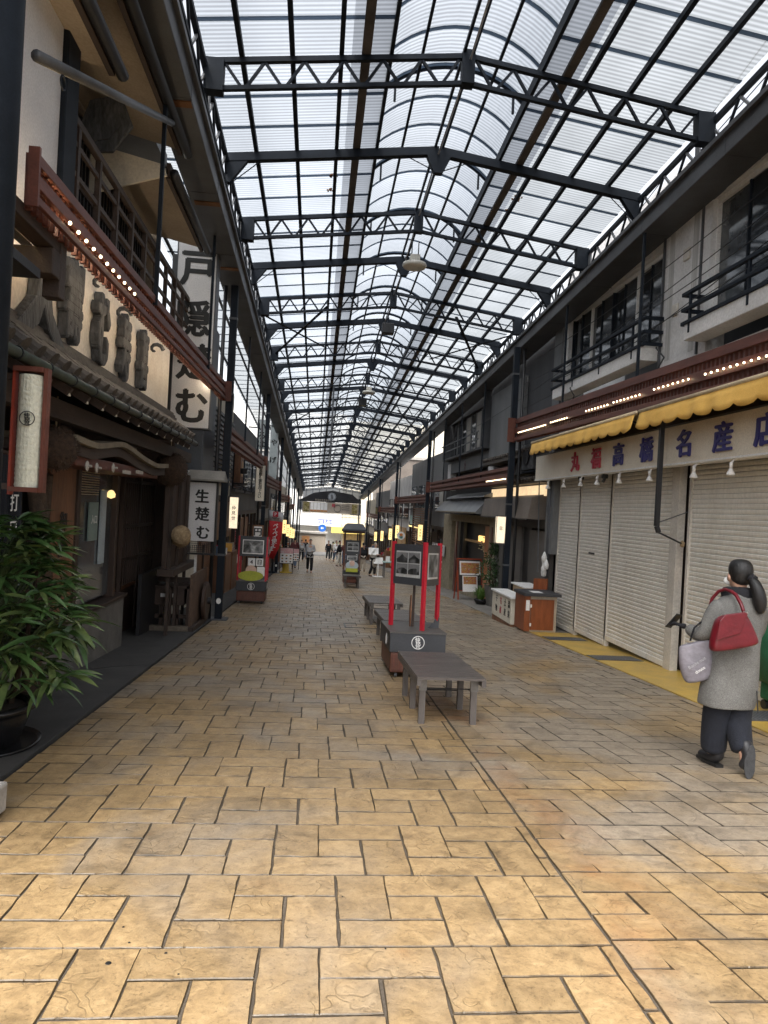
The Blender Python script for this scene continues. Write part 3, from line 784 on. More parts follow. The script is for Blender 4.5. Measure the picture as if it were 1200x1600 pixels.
valance('lattice_valance', 'red brown lattice valance over the reed blind on the right', 4.42, 28.6, 39.6, 2.27, 1.92, -1, [])
valance('lattice_valance', 'farthest red brown lattice valance on the right side', 4.42, 40.0, 49.7, 1.70, 1.35, -1, [])
valance('lattice_valance', 'farthest red brown lattice valance on the left side', -1.72, 33.2, 42.8, 2.05, 1.68, 1, [])

# a point of the photograph carried out to a known plane of the place (world coordinates)
def _ray(px, py):
    a, b = px - 600, -(py - 800)
    return right * a + up * b + fwd * 1109
def onX(px, py, x): r = _ray(px, py); t = x / r.x; return Vector((x, r.y * t, CAMZ + r.z * t))
def onY(px, py, y): r = _ray(px, py); t = y / r.y; return Vector((r.x * t, y, CAMZ + r.z * t))

valance('lattice_valance', 'small far red brown lattice valance on the left before the crest gate', -1.72, 43.3, 53.2, 1.55, 1.2, 1, [])
valance('lattice_valance', 'small far red brown lattice valance on the right before the crest gate', 4.42, 50.8, 61.2, 1.15, .8, -1, [])
# ================================================================== LEFT: SOBA RESTAURANT
sb = thing('soba_restaurant', 'old wooden soba restaurant with carved characters on an ivory plaster fascia', 'building', (-2.6, 8, gz(8)))
bx('plaster_wall', PLASTER, sb, -2.42, -2.30, 2.0, 10.86, 2.66, 4.01)
bx('upper_wall', SIGNW, sb, -2.44, -2.285, 2.0, 6.12, 3.32, 7.4)
bx('corner_post', STEEL, sb, -2.46, -2.24, 6.13, 6.42, 3.9, 7.6, .01)
bx('balcony_floor', DARKWOODH, sb, -3.2, -2.26, 6.43, 12.2, 4.02, 4.14)
bx('recess_wall', BLACK, sb, -3.3, -3.2, 6.43, 12.2, 4.15, 6.6)
bx('end_wall', SOFFIT, sb, -3.2, -2.55, 10.9, 11.0, 4.15, 5.6)
lat = MB().box(-.014, .014, -.018, .018, 0, 1.25).mesh('lattice_bar', BLACK)
scr = bx('lattice_screen', DARKWOODH, sb, -2.80, -2.75, 6.45, 10.88, 5.42, 5.52)
for i in range(38): place('lattice_bar', lat, scr, (-2.775 + 2.6 - wloc(scr).x - 2.6, 6.5 + i * .115 - 8, 4.17 - gz(8)))
for z in (4.16, 4.85): MB().box(-2.80, -2.75, 6.45, 10.88, z, z + .05).build('screen_rail', DARKWOODH, scr)
rl = bx('balcony_rail', DARKWOODH, sb, -2.33, -2.27, 6.43, 12.2, 4.80, 4.87, .008)
for z in (4.62, 4.36): MB().box(-2.315, -2.285, 6.43, 12.2, z, z + .045).build('railing_bar', DARKWOODH, rl)
pm = MB().box(-.025, .025, -.03, .03, 0, .68).mesh('railing_post', DARKWOODH)
for i in range(10): place('railing_post', pm, rl, (-2.3 + 2.6, 6.6 + i * .62 - 8, 4.14 - gz(8)))
# eaves of the upper floor, boards sloping up from the gutter
def eave(y0, y1, x, z, rise, nm='eave_soffit', gable=False):
    mb = MB().add([(x, y0, z), (x, y1, z), (-3.4, y1, z + rise), (-3.4, y0, z + rise), (x, y0, z + .05), (x, y1, z + .05), (-3.4, y1, z + rise + .05), (-3.4, y0, z + rise + .05)],
                  [(0, 1, 2, 3), (7, 6, 5, 4), (0, 4, 5, 1), (3, 2, 6, 7), (0, 3, 7, 4), (1, 5, 6, 2)])
    e = mb.build(nm, SOFFIT, sb)
    MB().box(x - .02, x + .03, y0, y1, z - .06, z + .12).build('fascia_board', DARKWOODH, e)
    MB().tube([(x + .085, y0 - .05, z - .02), (x + .085, y1 + .05, z - .02)], .055, 10).build('gutter', BLACK, e, True)
    MB().bar((-2.9, y0, z + rise * .6 - .02), (-2.9, y1, z + rise * .6 - .02), .06, .03).build('batten', SOFFIT, e)
    if gable:
        MB().prism([(x, z - .04), (x - .05, z + .08), (-3.4, z + rise + .08), (-3.4, z - .32), (-2.75, z - .32)], 'y', y0 - .04, y0 - .002).build('gable_board', CREAM, e)
eave(2.0, 6.55, -2.02, 5.33, .25)
eave(4.6, 8.75, -1.86, 5.72, .35)
eave(8.45, 10.85, -1.92, 5.30, .30, gable=True)
bx('fascia_flashing', STEELG, sb, -3.3, -2.2, 8.7, 9.6, 5.9, 6.05)
# carved plaque hung under the eave
pl = thing('carved_plaque', 'weathered carved wooden plaque hanging under the balcony eave', 'plaque', tuple(onX(165, 195, -2.45)))
pl.rotation_euler = (R(8), R(28), R(8))
MB().prism([(-.02, .36), (.24, .15), (.20, -.2), (.0, -.34), (-.2, -.2), (-.24, .12)], 'y', -.03, .03).build('board', CARVE, pl, bevel=.01, world=False)
MB().prism([(-.0, .24), (.14, .1), (.12, -.1), (.0, -.22), (-.12, -.12), (-.14, .08)], 'y', -.05, -.032).build('relief', CARVE, pl, world=False)
# carved dragon-scroll brackets under the valance
for px, py in ((100, 385), (165, 445), (200, 492), (250, 547)):
    p = onX(px, py, -2.05); b_ = MB()
    pts_ = [(p.x - .25 + .22 * t, p.y, p.z - .06 + .1 * t) for t in (0, .5, 1)]
    b_.box(p.x - .26, p.x - .20, p.y - .05, p.y + .05, p.z - .10, p.z + .14)
    sp_ = [(p.x - .06 + (.10 - .012 * i) * math.cos(i * .62), p.y, p.z + (.09 - .010 * i) * math.sin(i * .62)) for i in range(9)]
    b_.tube(sp_, [.028 - .0018 * i for i in range(9)], 6)
    b_.build('scroll_bracket', CARVE, sb)
# bracket frame with lamp light on the wall
fr = bx('bracket_beam', DARKWOODH, sb, -2.28, -1.86, 5.0, 5.14, 3.02, 3.20, .008)
MB().box(-2.0, -1.87, 3.9, 5.16, 3.205, 3.30).build('bracket_rail', DARKWOODH, fr, bevel=.008)
MB().box(-1.98, -1.86, 5.145, 5.25, 2.90, 3.52).build('bracket_post', DARKWOODH, fr, bevel=.008)
MB().box(-2.15, -2.02, 4.55, 4.66, 2.64, 3.02).build('bracket_post', DARKWOODH, fr, bevel=.008)
MB().box(-2.28, -1.9, 3.9, 4.9, 2.95, 3.01).build('bracket_shelf', BLACK, fr)
wl = bx('wall_lamp', BLACK, fr, -2.12, -2.04, 4.70, 5.30, 3.235, 3.26); MB().box(-2.11, -2.05, 4.72, 5.28, 3.262, 3.285).build('lamp_tube', mat('lit_warm_tube', (1, .72, .38), .5, 0, .01, 4, 0, 40, emit=14), wl)
# carved characters standing proud of the plaster
for i, (ch, px, py, sz, sx, sy) in enumerate((('人', 62, 478, .82, 1.35, .95), ('壽', 111, 470, .50, .84, 1.5), ('む', 157, 516, .50, .86, 1.55), ('寿', 193, 543, .44, .78, 1.7), ('喜', 222, 562, .42, .80, 1.75))):
    o = text(ch, onX(px, py, -2.25), LEFT_R, UP, sz, CARVE, sb, depth=.075, bold=.032, sx=sx, sy=sy, name='carved_character', bevel=.008)
# tiled pent roof
pr = MB().add([(-2.30, 2.2, 2.70), (-1.98, 2.2, 2.48), (-1.98, 11.15, 2.48), (-2.30, 11.15, 2.70), (-2.30, 2.2, 2.64), (-1.98, 2.2, 2.42), (-1.98, 11.15, 2.42), (-2.30, 11.15, 2.64)],
              [(0, 1, 2, 3), (7, 6, 5, 4), (0, 4, 5, 1), (1, 5, 6, 2), (2, 6, 7, 3), (3, 7, 4, 0)]).build('pent_roof', TILEG, sb)
rt_ = MB(); rt_.tube([(-2.29, 0, 2.735), (-1.94, 0, 2.495)], .055, 10); rt_.lathe([(.062, -.012), (.062, .012)], (0, 0, 0), 10)
rt_ = MB().tube([(-2.29, 0, 2.735), (-2.12, 0, 2.615), (-2.12, 0, 2.622), (-1.955, 0, 2.502)], [.054, .050, .058, .058], 10).tube([(-1.956, 0, 2.503), (-1.935, 0, 2.488)], .064, 10).mesh('round_tile', TILEG, False)
pn_ = MB().add([(-2.28, .05, 2.712), (-1.95, .05, 2.484), (-1.95, .125, 2.470), (-1.95, .20, 2.484), (-2.28, .20, 2.712), (-2.28, .125, 2.70)], [(0, 1, 2, 5), (5, 2, 3, 4)]).add([(-1.95, .045, 2.492), (-1.95, .125, 2.478), (-1.95, .205, 2.492), (-1.95, .205, 2.447), (-1.95, .125, 2.433), (-1.95, .045, 2.447)], [(0, 1, 4, 5), (1, 2, 3, 4)]).mesh('pan_tile', TILEG)
wp = wloc(pr)
for i in range(36):
    y = 2.3 + i * .25
    place('round_tile', rt_, pr, (0, y, 0)).location = Vector((0, y + rnd.uniform(-.008, .008), rnd.uniform(-.004, .004))) - wp
    place('pan_tile', pn_, pr).location = Vector((0, y, 0)) - wp
for j, z in enumerate((2.76, 2.80, 2.84)): bx('ridge_course', TILEG, pr, -2.30, -2.20 - .025 * j, 2.2, 11.1, z - .03, z + .006)
MB().tube([(-1.90, 2.2, 2.40), (-1.90, 11.2, 2.40)], .036, 12).build('copper_gutter', COPPER, pr, True)
hk = MB()
for i in range(18): hk.tube([(-1.90 + .041 * math.cos(a * .5), 2.6 + i * .5, 2.40 + .041 * math.sin(a * .5)) for a in range(-6, 7)], .006, 5, False)
hk.build('gutter_hooks', BLACK, pr)['kind'] = 'stuff'
rf = MB().box(-.0, .55, -.022, .022, -.035, .03).mesh('eave_rafter', DARKWOODH)
tip = MB().box(-.006, .006, -.018, .018, -.03, .03).mesh('rafter_tip', CREAM)
for i in range(20):
    q = place('eave_rafter', rf, pr, (0, 0, 0), (0, R(30), 0)); q.location = Vector((-2.42, 2.7 + i * .43, 2.60)) - wp
    q2 = place('rafter_tip', tip, pr); q2.location = Vector((-1.955, 2.7 + i * .43, 2.325)) - wp
bx('eave_beam', DARKWOODH, sb, -2.30, -2.18, 2.2, 12.4, 2.16, 2.32)
bx('soffit_boards', BLACK, sb, -3.3, -2.31, 2.2, 12.6, 2.55, 2.6)
# ground floor
bx('back_wall', DARKWOOD, sb, -3.36, -3.25, 2.0, 13.2, -.9, 2.55)
bx('side_wall', DARKWOOD, sb, -3.25, -2.62, 13.05, 13.18, -.9, 4.0)
bx('low_stone_wall', STONE, sb, -3.1, -2.54, 6.3, 9.90, -.62, .19, .01)
bx('window_sill', DARKWOODH, sb, -3.1, -2.50, 6.3, 9.93, .191, .235, .006)
wf = bx('display_window', GLASSG, sb, -2.66, -2.63, 8.03, 9.42, .28, 1.86)
for y in (7.96, 9.46): MB().box(-2.68, -2.56, y - .05, y + .05, .236, 1.98).build('window_post', DARKWOOD, wf, bevel=.005)
MB().box(-2.68, -2.56, 7.9, 9.6, 1.87, 1.98).build('window_head', DARKWOOD, wf)
for i in range(11): MB().tube([(-2.60, 8.05, 1.82 - i * .028), (-2.60, 8.75, 1.82 - i * .028)], .006, 4).build('reed', LATT, wf)
MB().box(-2.615, -2.60, 8.45, 8.78, 1.0, 1.45).build('paper_notice', mat('green_grey_paper', (.18, .24, .22), .5), wf)
text('入口', (-2.595, 8.62, 1.25), LEFT_R, UP, .11, WHITE, wf)
MB().box(-2.62, -2.60, 8.9, 9.1, .7, 1.6).build('hanging_cloth', mat('pale_check_cloth', (.35, .4, .42), .8), wf)
MB().lathe([(.001, -.05), (.05, -.03), (.055, .01), (.03, .05), (.001, .06)], (-2.58, 9.2, 1.55), 12).build('amber_lamp', LITP, wf, True)
# calligraphy board, twisted timber, dark banner
bx('calligraphy_board', MIDWOOD, sb, -2.60, -2.57, 7.12, 7.85, .30, 1.88)
vtext('御膳', (-2.56, 7.5, 1.25), LEFT_R, UP, .22, .26, BLACK, sb)
mb = MB()
for k in range(5):
    a = k * 1.3; mb.tube([(-2.52 + .05 * math.cos(a + z * 2), 6.75 + .12 * math.sin(a) + .07 * math.sin(z * 3 + k), -.4 + z * .42) for z in range(6)], [.07, .085, .075, .09, .07, .06], 8)
mb.build('gnarled_post', STEM, sb, True)
bx('side_panel', DARKWOOD, sb, -2.62, -2.58, 6.95, 7.08, -.5, 2.1); bx('side_panel', DARKWOOD, sb, -2.62, -2.58, 7.88, 7.93, .2, 2.1)
bx('door_lintel', DARKWOODH, sb, -2.75, -2.50, 6.3, 13.0, 1.90, 1.99)
nb = thing('dark_banner', 'dark navy cloth banner with white vertical writing behind the palm', 'banner', (-2.45, 5.9, .3)); 
mb = MB(); n_ = 14
mb.rings([[(-2.45 + .02 * math.sin(i * 1.1 + z), 5.55 + i * .05, z_) for i in range(n_)] for z, z_ in enumerate((.2, .7, 1.2, 1.82))], False)
mb.f = [f for f in mb.f if not (abs(f[0] % n_ - f[1] % n_) > 2)]
q = mb.build('cloth', NAVY, nb); sm_ = q.modifiers.new('s', 'SOLIDIFY'); sm_.thickness = .006
vtext('手打ロ日三', (-2.42, 5.96, 1.66), LEFT_R, UP, .16, .21, WHITE, nb)
MB().tube([(-2.45, 5.45, 1.84), (-2.45, 6.3, 1.84)], .014, 6).build('rod', DARKWOOD, nb)
# little curved porch roof over the entrance
def hafu(t):   # 0..1 along Y
    return 2.06 + .07 * math.exp(-((t - .40) / .20) ** 2) - .16 * (abs(t - .40)) + .13 * max(0, abs(t - .5) - .34) * 3
po = MB(); N = 26
top = [(6.45 + 3.85 * i / N, hafu(i / N)) for i in range(N + 1)]
po.prism(top + [(y, z - .055) for y, z in reversed(top)], 'x', -3.0, -2.12)
prc = po.build('porch_roof', mat('weathered_bark_roof', (.27, .23, .165), .85, 0, .2, 4, .5, 50, c2=(.16, .13, .095)), sb)
lo_ = [(y, z - .06) for y, z in top]
MB().prism(lo_ + [(y, z - .10) for y, z in reversed(lo_)], 'x', -2.95, -2.17).build('porch_fascia', DARKWOODH, prc)
MB().box(-2.9, -2.2, 6.7, 10.0, 1.80, 1.90).build('porch_beam', REDWOOD, prc, bevel=.01)
for px, py in ((150, 731), (176, 731), (135, 728)):
    p = onX(px, py, -2.14)
    fl = MB().lathe([(.045, 0), (.05, .01), (.02, .02)], (0, 0, 0), 8).tube([(0, 0, .02), (0, 0, .05)], .012, 5)
    f_ = fl.build('crest_rosette', mat('silvered_wood', (.45, .42, .38), .6), prc, world=False); f_.location = p - wloc(prc); f_.rotation_euler = (0, R(90), 0)
for px in (198, 218):
    p = onX(px, 738, -2.14); bx('lamp_tube', mat('silvered_wood', (.5, .5, .5)), prc, p.x - .012, p.x + .012, p.y - .13, p.y + .13, p.z - .02, p.z + .02)
# sliding lattice door
dr = bx('sliding_door', DARKWOOD, sb, -2.95, -2.90, 10.95, 12.95, -.72, .12)
MB().box(-2.94, -2.92, 11.05, 12.9, .12, 1.75).build('door_glass', GLASS, dr)
bar_ = MB().box(-.012, .012, -.014, .014, .0, 1.65).mesh('door_bar', DARKWOOD)
for i in range(15): place('door_bar', bar_, dr).location = Vector((-2.905, 11.1 + i * .12, .12)) - wloc(dr)
for z in (.12, .55, 1.05, 1.75): MB().box(-2.93, -2.88, 10.95, 12.95, z, z + .05).build('door_rail', MIDWOOD if z < .2 else DARKWOOD, dr)
for y in (10.93, 11.9, 12.9): MB().box(-2.93, -2.87, y, y + .08, -.72, 1.85).build('door_stile', DARKWOOD, dr)
bx('boarded_partition', DARKWOOD, sb, -2.30, -2.22, 11.0, 12.95, .40, 1.95, .005)
for y in (11.0, 11.62, 12.3): bx('partition_post', DARKWOODH, sb, -2.215, -2.17, y, y + .07, -.65, 1.95)
bx('partition_sill', DARKWOODH, sb, -2.34, -2.10, 10.9, 12.98, .36, .47, .01)
bx('partition_base', BLACK, sb, -2.60, -2.55, 10.9, 12.98, -.9, .38)

# hanging cedar balls
def fuzz(name, label, p, r, group, n=1500, m=CEDAR, seed=1):
    t = thing(name, label, 'cedar ball', p, 0, group)
    q = random.Random(seed); core = MB(); 
    core.rings([[(r * .93 * math.sin(math.pi * i / 12) * math.cos(2 * math.pi * j / 18), r * .93 * math.sin(math.pi * i / 12) * math.sin(2 * math.pi * j / 18), r * .93 * math.cos(math.pi * i / 12)) for j in range(18)] for i in range(1, 12)])
    c_ = core.build('ball', m, t, True, world=False)
    hb_ = MB()
    for i in range(n):
        d = Vector((q.gauss(0, 1), q.gauss(0, 1), q.gauss(0, 1))).normalized(); a = d.orthogonal().normalized() * .006
        e = d * r * q.uniform(.98, 1.05) + Vector((q.uniform(-.02, .02), q.uniform(-.02, .02), q.uniform(-.02, .02))); s_ = d * r * .88
        hb_.add([s_ - a, s_ + a, e], [(0, 1, 2)])
    hb_.build('cedar_needles', m, c_, world=False)['kind'] = 'stuff'
    MB().tube([(0, 0, r * .9), (0, 0, r + .25)], .008, 5).build('cord', LATT, t, world=False)
    return t
fuzz('cedar_ball', 'brown cedar ball hanging behind the white lantern by the column', tuple(onY(86, 700, 6.4)), .20, 'cedar balls under the soba shop eave', seed=4)
fuzz('cedar_ball', 'brown cedar ball hanging from the eave beside the small soba sign', tuple(onY(266, 733, 10.9)), .265, 'cedar balls under the soba shop eave', seed=5)

# white lantern on the column
t = thing('hanging_lantern', 'long white paper lantern in a red frame beside the round column', 'lantern', (-1.80, 4.6, gz(4.6) + 1.80))
lb = MB().rings([[(.070 * math.cos(2 * math.pi * j / 20) , .070 * math.sin(2 * math.pi * j / 20), z) for j in range(20)] for z in [i * .0165 for i in range(43)]])
lb.v = [(x * (1 + (.022 if (i // 20) % 2 else 0)), y * (1 + (.022 if (i // 20) % 2 else 0)), z) for i, (x, y, z) in enumerate(lb.v)]
sh = lb.build('paper_shade', PAPER, t, False, world=False)
bl = MB()
for z in (-.03, .71): bl.box(-.085, .085, -.07, .07, z, z + .03)
bl.build('frame_bars', REDWOOD, t, world=False)['kind'] = 'stuff'
MB().box(-.096, -.082, -.05, .01, -.05, .74).build('frame_post', mat('vermilion_wood', (.28, .035, .015), .5), t, world=False); MB().box(.080, .105, -.03, .03, -.03, .74).build('frame_post', REDWOOD, t, world=False)
MB().box(-.16, -.1, -.02, .02, .66, .7).build('wall_arm', DARKWOOD, t, world=False); MB().box(-.16, -.1, -.02, .02, -.02, .02).build('wall_arm', DARKWOOD, t, world=False)
emblem(wloc(t) + Vector((.012, -.0785, .42)), (1, .12, 0), UP, .045, INK, sh)

# big vertical sign board
t = thing('vertical_sign', 'tall white vertical sign board with four black brush characters', 'sign', (-2.17, 12.05, 2.75))
bd = bx('sign_box', SIGNW, t, -2.49, -1.86, 12.0, 12.3, 2.73, 5.82)
for a in ((-2.505, -2.488, 2.72, 5.83), (-1.862, -1.845, 2.72, 5.83)): bx('edge_trim', STEELG, bd, a[0], a[1], 11.99, 12.31, a[2], a[3])
bx('edge_trim', STEELG, bd, -2.49, -1.86, 11.99, 12.31, 5.82, 5.835); bx('edge_trim', STEELG, bd, -2.49, -1.86, 11.99, 12.31, 2.715, 2.73)
for ch, px, py, s_ in (('戸', 309, 420, .56), ('隠', 303, 497, .56), ('楚', 303, 565, .56), ('む', 299, 634, .56)):
    text(ch, onY(px, py, 11.995), FRONT_R, UP, s_ * 1.04, INK, bd, bold=.038, sy=1.08)
bx('support_frame', STEELG, t, -2.6, -2.5, 12.1, 12.2, 2.9, 5.6)
# small soba sign with a little roof
t = thing('roofed_sign', 'white sign with three black brush characters under a little grey roof', 'sign', (-1.98, 12.65, .6))
a, b = onY(297, 753, 12.6), onY(335, 866, 12.6)
bd = bx('sign_face', SIGNW, t, a.x, b.x - .02, 12.6, 12.66, b.z + .22, a.z)
for x in (a.x - .03, b.x - .02): bx('frame_post', BLACK, t, x, x + .03, 12.57, 12.69, b.z - .02, a.z + .05)
bx('frame_rail', BLACK, t, a.x, b.x - .02, 12.57, 12.69, b.z - .02, b.z + .01); bx('frame_rail', BLACK, t, a.x, b.x - .02, 12.58, 12.68, a.z, a.z + .03)
g1 = MB()
for i in range(13): xx = a.x + .02 + (b.x - a.x - .06) * i / 12; g1.box(xx, xx + .008, 12.60, 12.61, b.z + .01, b.z + .12 + .10 * i / 12)
for i in range(6): g1.box(a.x, b.x - .02, 12.605, 12.615, b.z + .03 + i * .035, b.z + .037 + i * .035)
g1.build('lattice_grid', BLACK, bd)['kind'] = 'stuff'
rf_ = MB().add([(a.x - .06, 12.45, a.z + .06), (b.x + .12, 12.45, a.z + .06), (b.x + .10, 12.7, a.z + .22), (a.x - .04, 12.7, a.z + .22), (a.x - .06, 12.45, a.z + .03), (b.x + .12, 12.45, a.z + .03), (b.x + .12, 12.95, a.z + .03), (a.x - .06, 12.95, a.z + .03), (b.x + .12, 12.95, a.z + .06), (a.x - .06, 12.95, a.z + .06)],
    [(0, 1, 2, 3), (3, 2, 8, 9), (4, 7, 6, 5), (0, 4, 5, 1), (9, 8, 6, 7), (0, 3, 9, 7, 4), (1, 5, 6, 8, 2)]).build('sign_roof', mat('pale_grey_boards', (.22, .21, .19), .7), t)
for ch, px, py in (('生', 316, 775), ('楚', 316, 803), ('む', 317, 832)): text(ch, onY(px, py, 12.595), FRONT_R, UP, .25, INK, bd, bold=.035)
bx('leg', WHITE, t, a.x - .05, a.x - .03, 12.62, 12.66, -.65, a.z + .2); bx('leg', WHITE, t, a.x + .12, a.x + .16, 12.72, 12.76, -.65, b.z)
# straw barrel
t = thing('straw_barrel', 'small straw wrapped barrel hanging in front of the brown partition', 'barrel', tuple(onX(283, 838, -2.02)))
t.rotation_euler = (R(78), 0, R(10))
MB().lathe([(.10, -.19), (.125, -.17), (.135, 0), (.125, .17), (.10, .19)], n=22).build('body', STRAW, t, True, world=False)
mb = MB()
for z in (-.15, -.05, .05, .15): mb.tube([(.134 * math.cos(k * math.pi / 8), .134 * math.sin(k * math.pi / 8), z) for k in range(17)], .010, 5, False)
mb.build('rope', STRAW, t, world=False)['kind'] = 'stuff'
mb = MB()
for i in range(260):
    a_ = rnd.uniform(0, 6.28); r_ = rnd.uniform(.0, .11); mb.bar((r_ * math.cos(a_), r_ * math.sin(a_), -.17), (r_ * 1.35 * math.cos(a_ + .1), r_ * 1.35 * math.sin(a_ + .1), -.29 - rnd.uniform(0, .04)), .004, .004)
mb.build('loose_straw', STRAW, t, world=False)['kind'] = 'stuff'
# old wooden mill with box and wheel
t = thing('wooden_mill', 'old dark wooden mill stand with a box and a round wheel', 'mill stand', (-2.2, 12.3, gz(12.3)))
zg = gz(12.3)
for x, y in ((-2.62, 11.75), (-2.28, 11.65), (-1.98, 11.7), (-2.62, 12.9), (-1.98, 12.9)): bx('leg', DARKWOOD, t, x - .035, x + .035, y - .035, y + .035, zg, zg + .72, .006)
bx('base_beam', mat('worn_grey_timber', (.13, .105, .08), .8, 0, .3, 8, .5, 50), t, -2.68, -1.95, 11.55, 11.68, gz(11.6) + .01, gz(11.6) + .09, .01); bx('base_beam', DARKWOODH, t, -1.97, -1.87, 11.56, 13.2, zg, zg + .12, .01)
bx('side_board', mat('worn_timber_board', (.10, .06, .04), .7, 0, .35, 6, .4, 60), t, -1.96, -1.92, 11.6, 13.1, zg + .02, zg + .95, .006)
hb2 = bx('hopper_box', DARKWOOD, t, -2.58, -2.08, 11.85, 12.4, zg + .42, zg + .70, .01); bx('hopper_lid', DARKWOOD, t, -2.62, -2.04, 11.8, 12.45, zg + .701, zg + .74)
text('蕎麦', (-2.33, 11.83, zg + .58), FRONT_R, UP, .05, WHITE, hb2); bx('white_label', WHITE, hb2, -2.46, -2.22, 11.838, 11.848, zg + .55, zg + .61)
wh = MB().lathe([(.02, -.04), (.30, -.04), (.33, -.02), (.33, .02), (.30, .04), (.02, .04)], n=28)
w_ = wh.build('wheel', DARKWOOD, t, world=False); w_.location = (.36, .25, .42); w_.rotation_euler = (0, R(90), 0)
wb = MB().lathe([(.06, -.06), (.06, .09)], n=12).build('hub', BLACK, w_, world=False)
mb = MB()
for x in (-2.45, -2.2): mb.box(x - .03, x + .03, 11.9, 11.96, zg + .02, zg + .42)
mb.box(-2.6, -2.0, 11.9, 11.95, zg + .2, zg + .26); mb.build('inner_struts', DARKWOOD, t)['kind'] = 'stuff'
bx('cross_beam', DARKWOODH, t, -2.64, -1.96, 12.0, 12.08, zg + .78, zg + .86)
# lit lantern on the first left post
def post_lantern(x, y, zrel, label, group, m=LITS, w=.16, h=.60, txt='仲見世', ring=False):
    t = thing('post_lantern', label, 'lantern', (x, y, gz(y) + zrel), 0, group)
    s_ = MB().rings([[(w / 2 * (1 if a in (0, 3) else -1) * (1.0 - .06 * (k == 0)), .06 * (1 if a < 2 else -1), z) for a in range(4)] for k, z in enumerate((0, h * .5, h))]).build('shade', m, t, world=False)
    for xx in (-w / 2 - .012, w / 2 + .002): MB().box(xx, xx + .010, -.07, -.05, -.03, h + .03).build('frame_rod', BLACK, t, world=False)
    MB().box(-w / 2 - .01, w / 2 + .01, -.065, .065, h + .001, h + .02).build('cap', BLACK, t, world=False)
    MB().box(-w / 2, w / 2, -.06, .06, -.015, -.001).build('base', BLACK, t, world=False)
    MB().box(-.02, .02, .06, .15, h * .7, h * .74).build('bracket', BLACK, t, world=False)
    if ring: emblem(wloc(t) + Vector((0, -.066, h * .56)), FRONT_R, UP, .045, INK, s_)
    else: vtext(txt, wloc(t) + Vector((0, -.063, h * .66)), FRONT_R, UP, w * .50, w * .62, INK, s_)
    return t
post_lantern(-1.60, 14.0, 1.73, 'lit paper lantern on the first post beyond the soba shop', 'lit lanterns on the arcade posts')
post_lantern(4.19, 15.9, 1.72, 'paper lantern with a round crest on the right post by the orange cabinet', 'lit lanterns on the arcade posts', w=.20, ring=True)

# ================================================================== RIGHT: SOUVENIR SHOP WITH SHUTTERS
sv = thing('souvenir_shop', 'white rendered souvenir shop with closed ivory shutters and balcony windows above', 'building', (5.0, 9, gz(9)))
XW = 4.90
for nm, y0, y1, z0, z1 in (('upper_wall', 2.0, 14.28, 3.1, 3.80), ('upper_wall', 8.80, 10.05, 3.80, 6.6), ('upper_wall', 2.0, 8.80, 5.80, 6.6), ('upper_wall', 10.05, 14.28, 5.62, 6.6), ('upper_wall', 14.02, 14.28, 3.8, 5.62), ('upper_wall', 2.0, 4.6, 3.8, 5.8)):
    bx(nm, WHITEWALL, sv, XW, XW + .25, y0 + .001, y1 - .001, z0, z1)
bx('end_pilaster', GREYPANEL, sv, XW - .04, XW + .22, 14.285, 14.75, .8, 6.0)
bx('rear_room', BLACK, sv, 6.2, 6.3, 2, 14.2, 3.1, 6.6)
bx('eave_board', GREYWALL, sv, 4.75, 7, 2, 14.3, 6.01 - .0, 6.06)
def balcony(y0, y1, z0, z1, panes, name):
    lg = bx('window_ledge', WHITE if False else WHITEWALL, sv, 4.62, XW - .001, y0 - .05, y1 + .05, z0 - .42, z0 - .16, .01)
    bx('reveal', BLACK, sv, XW + .251, XW + .8, y0 - .02, y0, z0 - .2, z1 + .1); 
    fr_ = bx('window_frame', WHITE, sv, XW + .07, XW + .13, y0, y1, z1, z1 + .06)
    MB().box(XW + .05, XW + .14, y0, y1, z0 - .2, z0 - .13).build('lower_track', BLACK, fr_)
    n = len(panes)
    for i, p in enumerate(panes):
        a_, b_ = y0 + (y1 - y0) * i / n, y0 + (y1 - y0) * (i + 1) / n
        MB().box(XW + .09 + .03 * (i % 2), XW + .10 + .03 * (i % 2), a_, b_, z0 - .13, z1).build('window_pane', p, fr_)
        MB().box(XW + .07, XW + .12, b_ - .014, b_ + .014, z0 - .13, z1).build('window_stile', WHITE if i % 4 == 1 else STEEL, fr_)
    mb = MB()
    for k, z in enumerate((z0 + .16, z0 - .04, z0 - .22)):
        rr = bx('railing_bar', STEEL, fr_, 4.60, 4.65, y0 - .15, y1 + .12, z, z + .05, .008)
        for yy in (y0 - .15, y1 + .09): MB().box(4.65, XW + .05, yy, yy + .03, z, z + .05).build('rail_return', STEEL, rr)
    q = y0 + .25
    while q < y1:
        MB().box(4.61, 4.64, q, q + .035, z0 - .34, z0 + .18).build('railing_post', STEEL, fr_); q += 1.25
balcony(10.12, 13.98, 4.36, 5.55, [GLASSG, GLASS, GLASSG, GLASS, GLASSG, GLASS, GLASS, GLASSG], 'far')
balcony(4.7, 8.79, 4.36, 5.74, [GLASSG, GLASS, GLASSG, GLASS, GLASS, GLASSG], 'near')
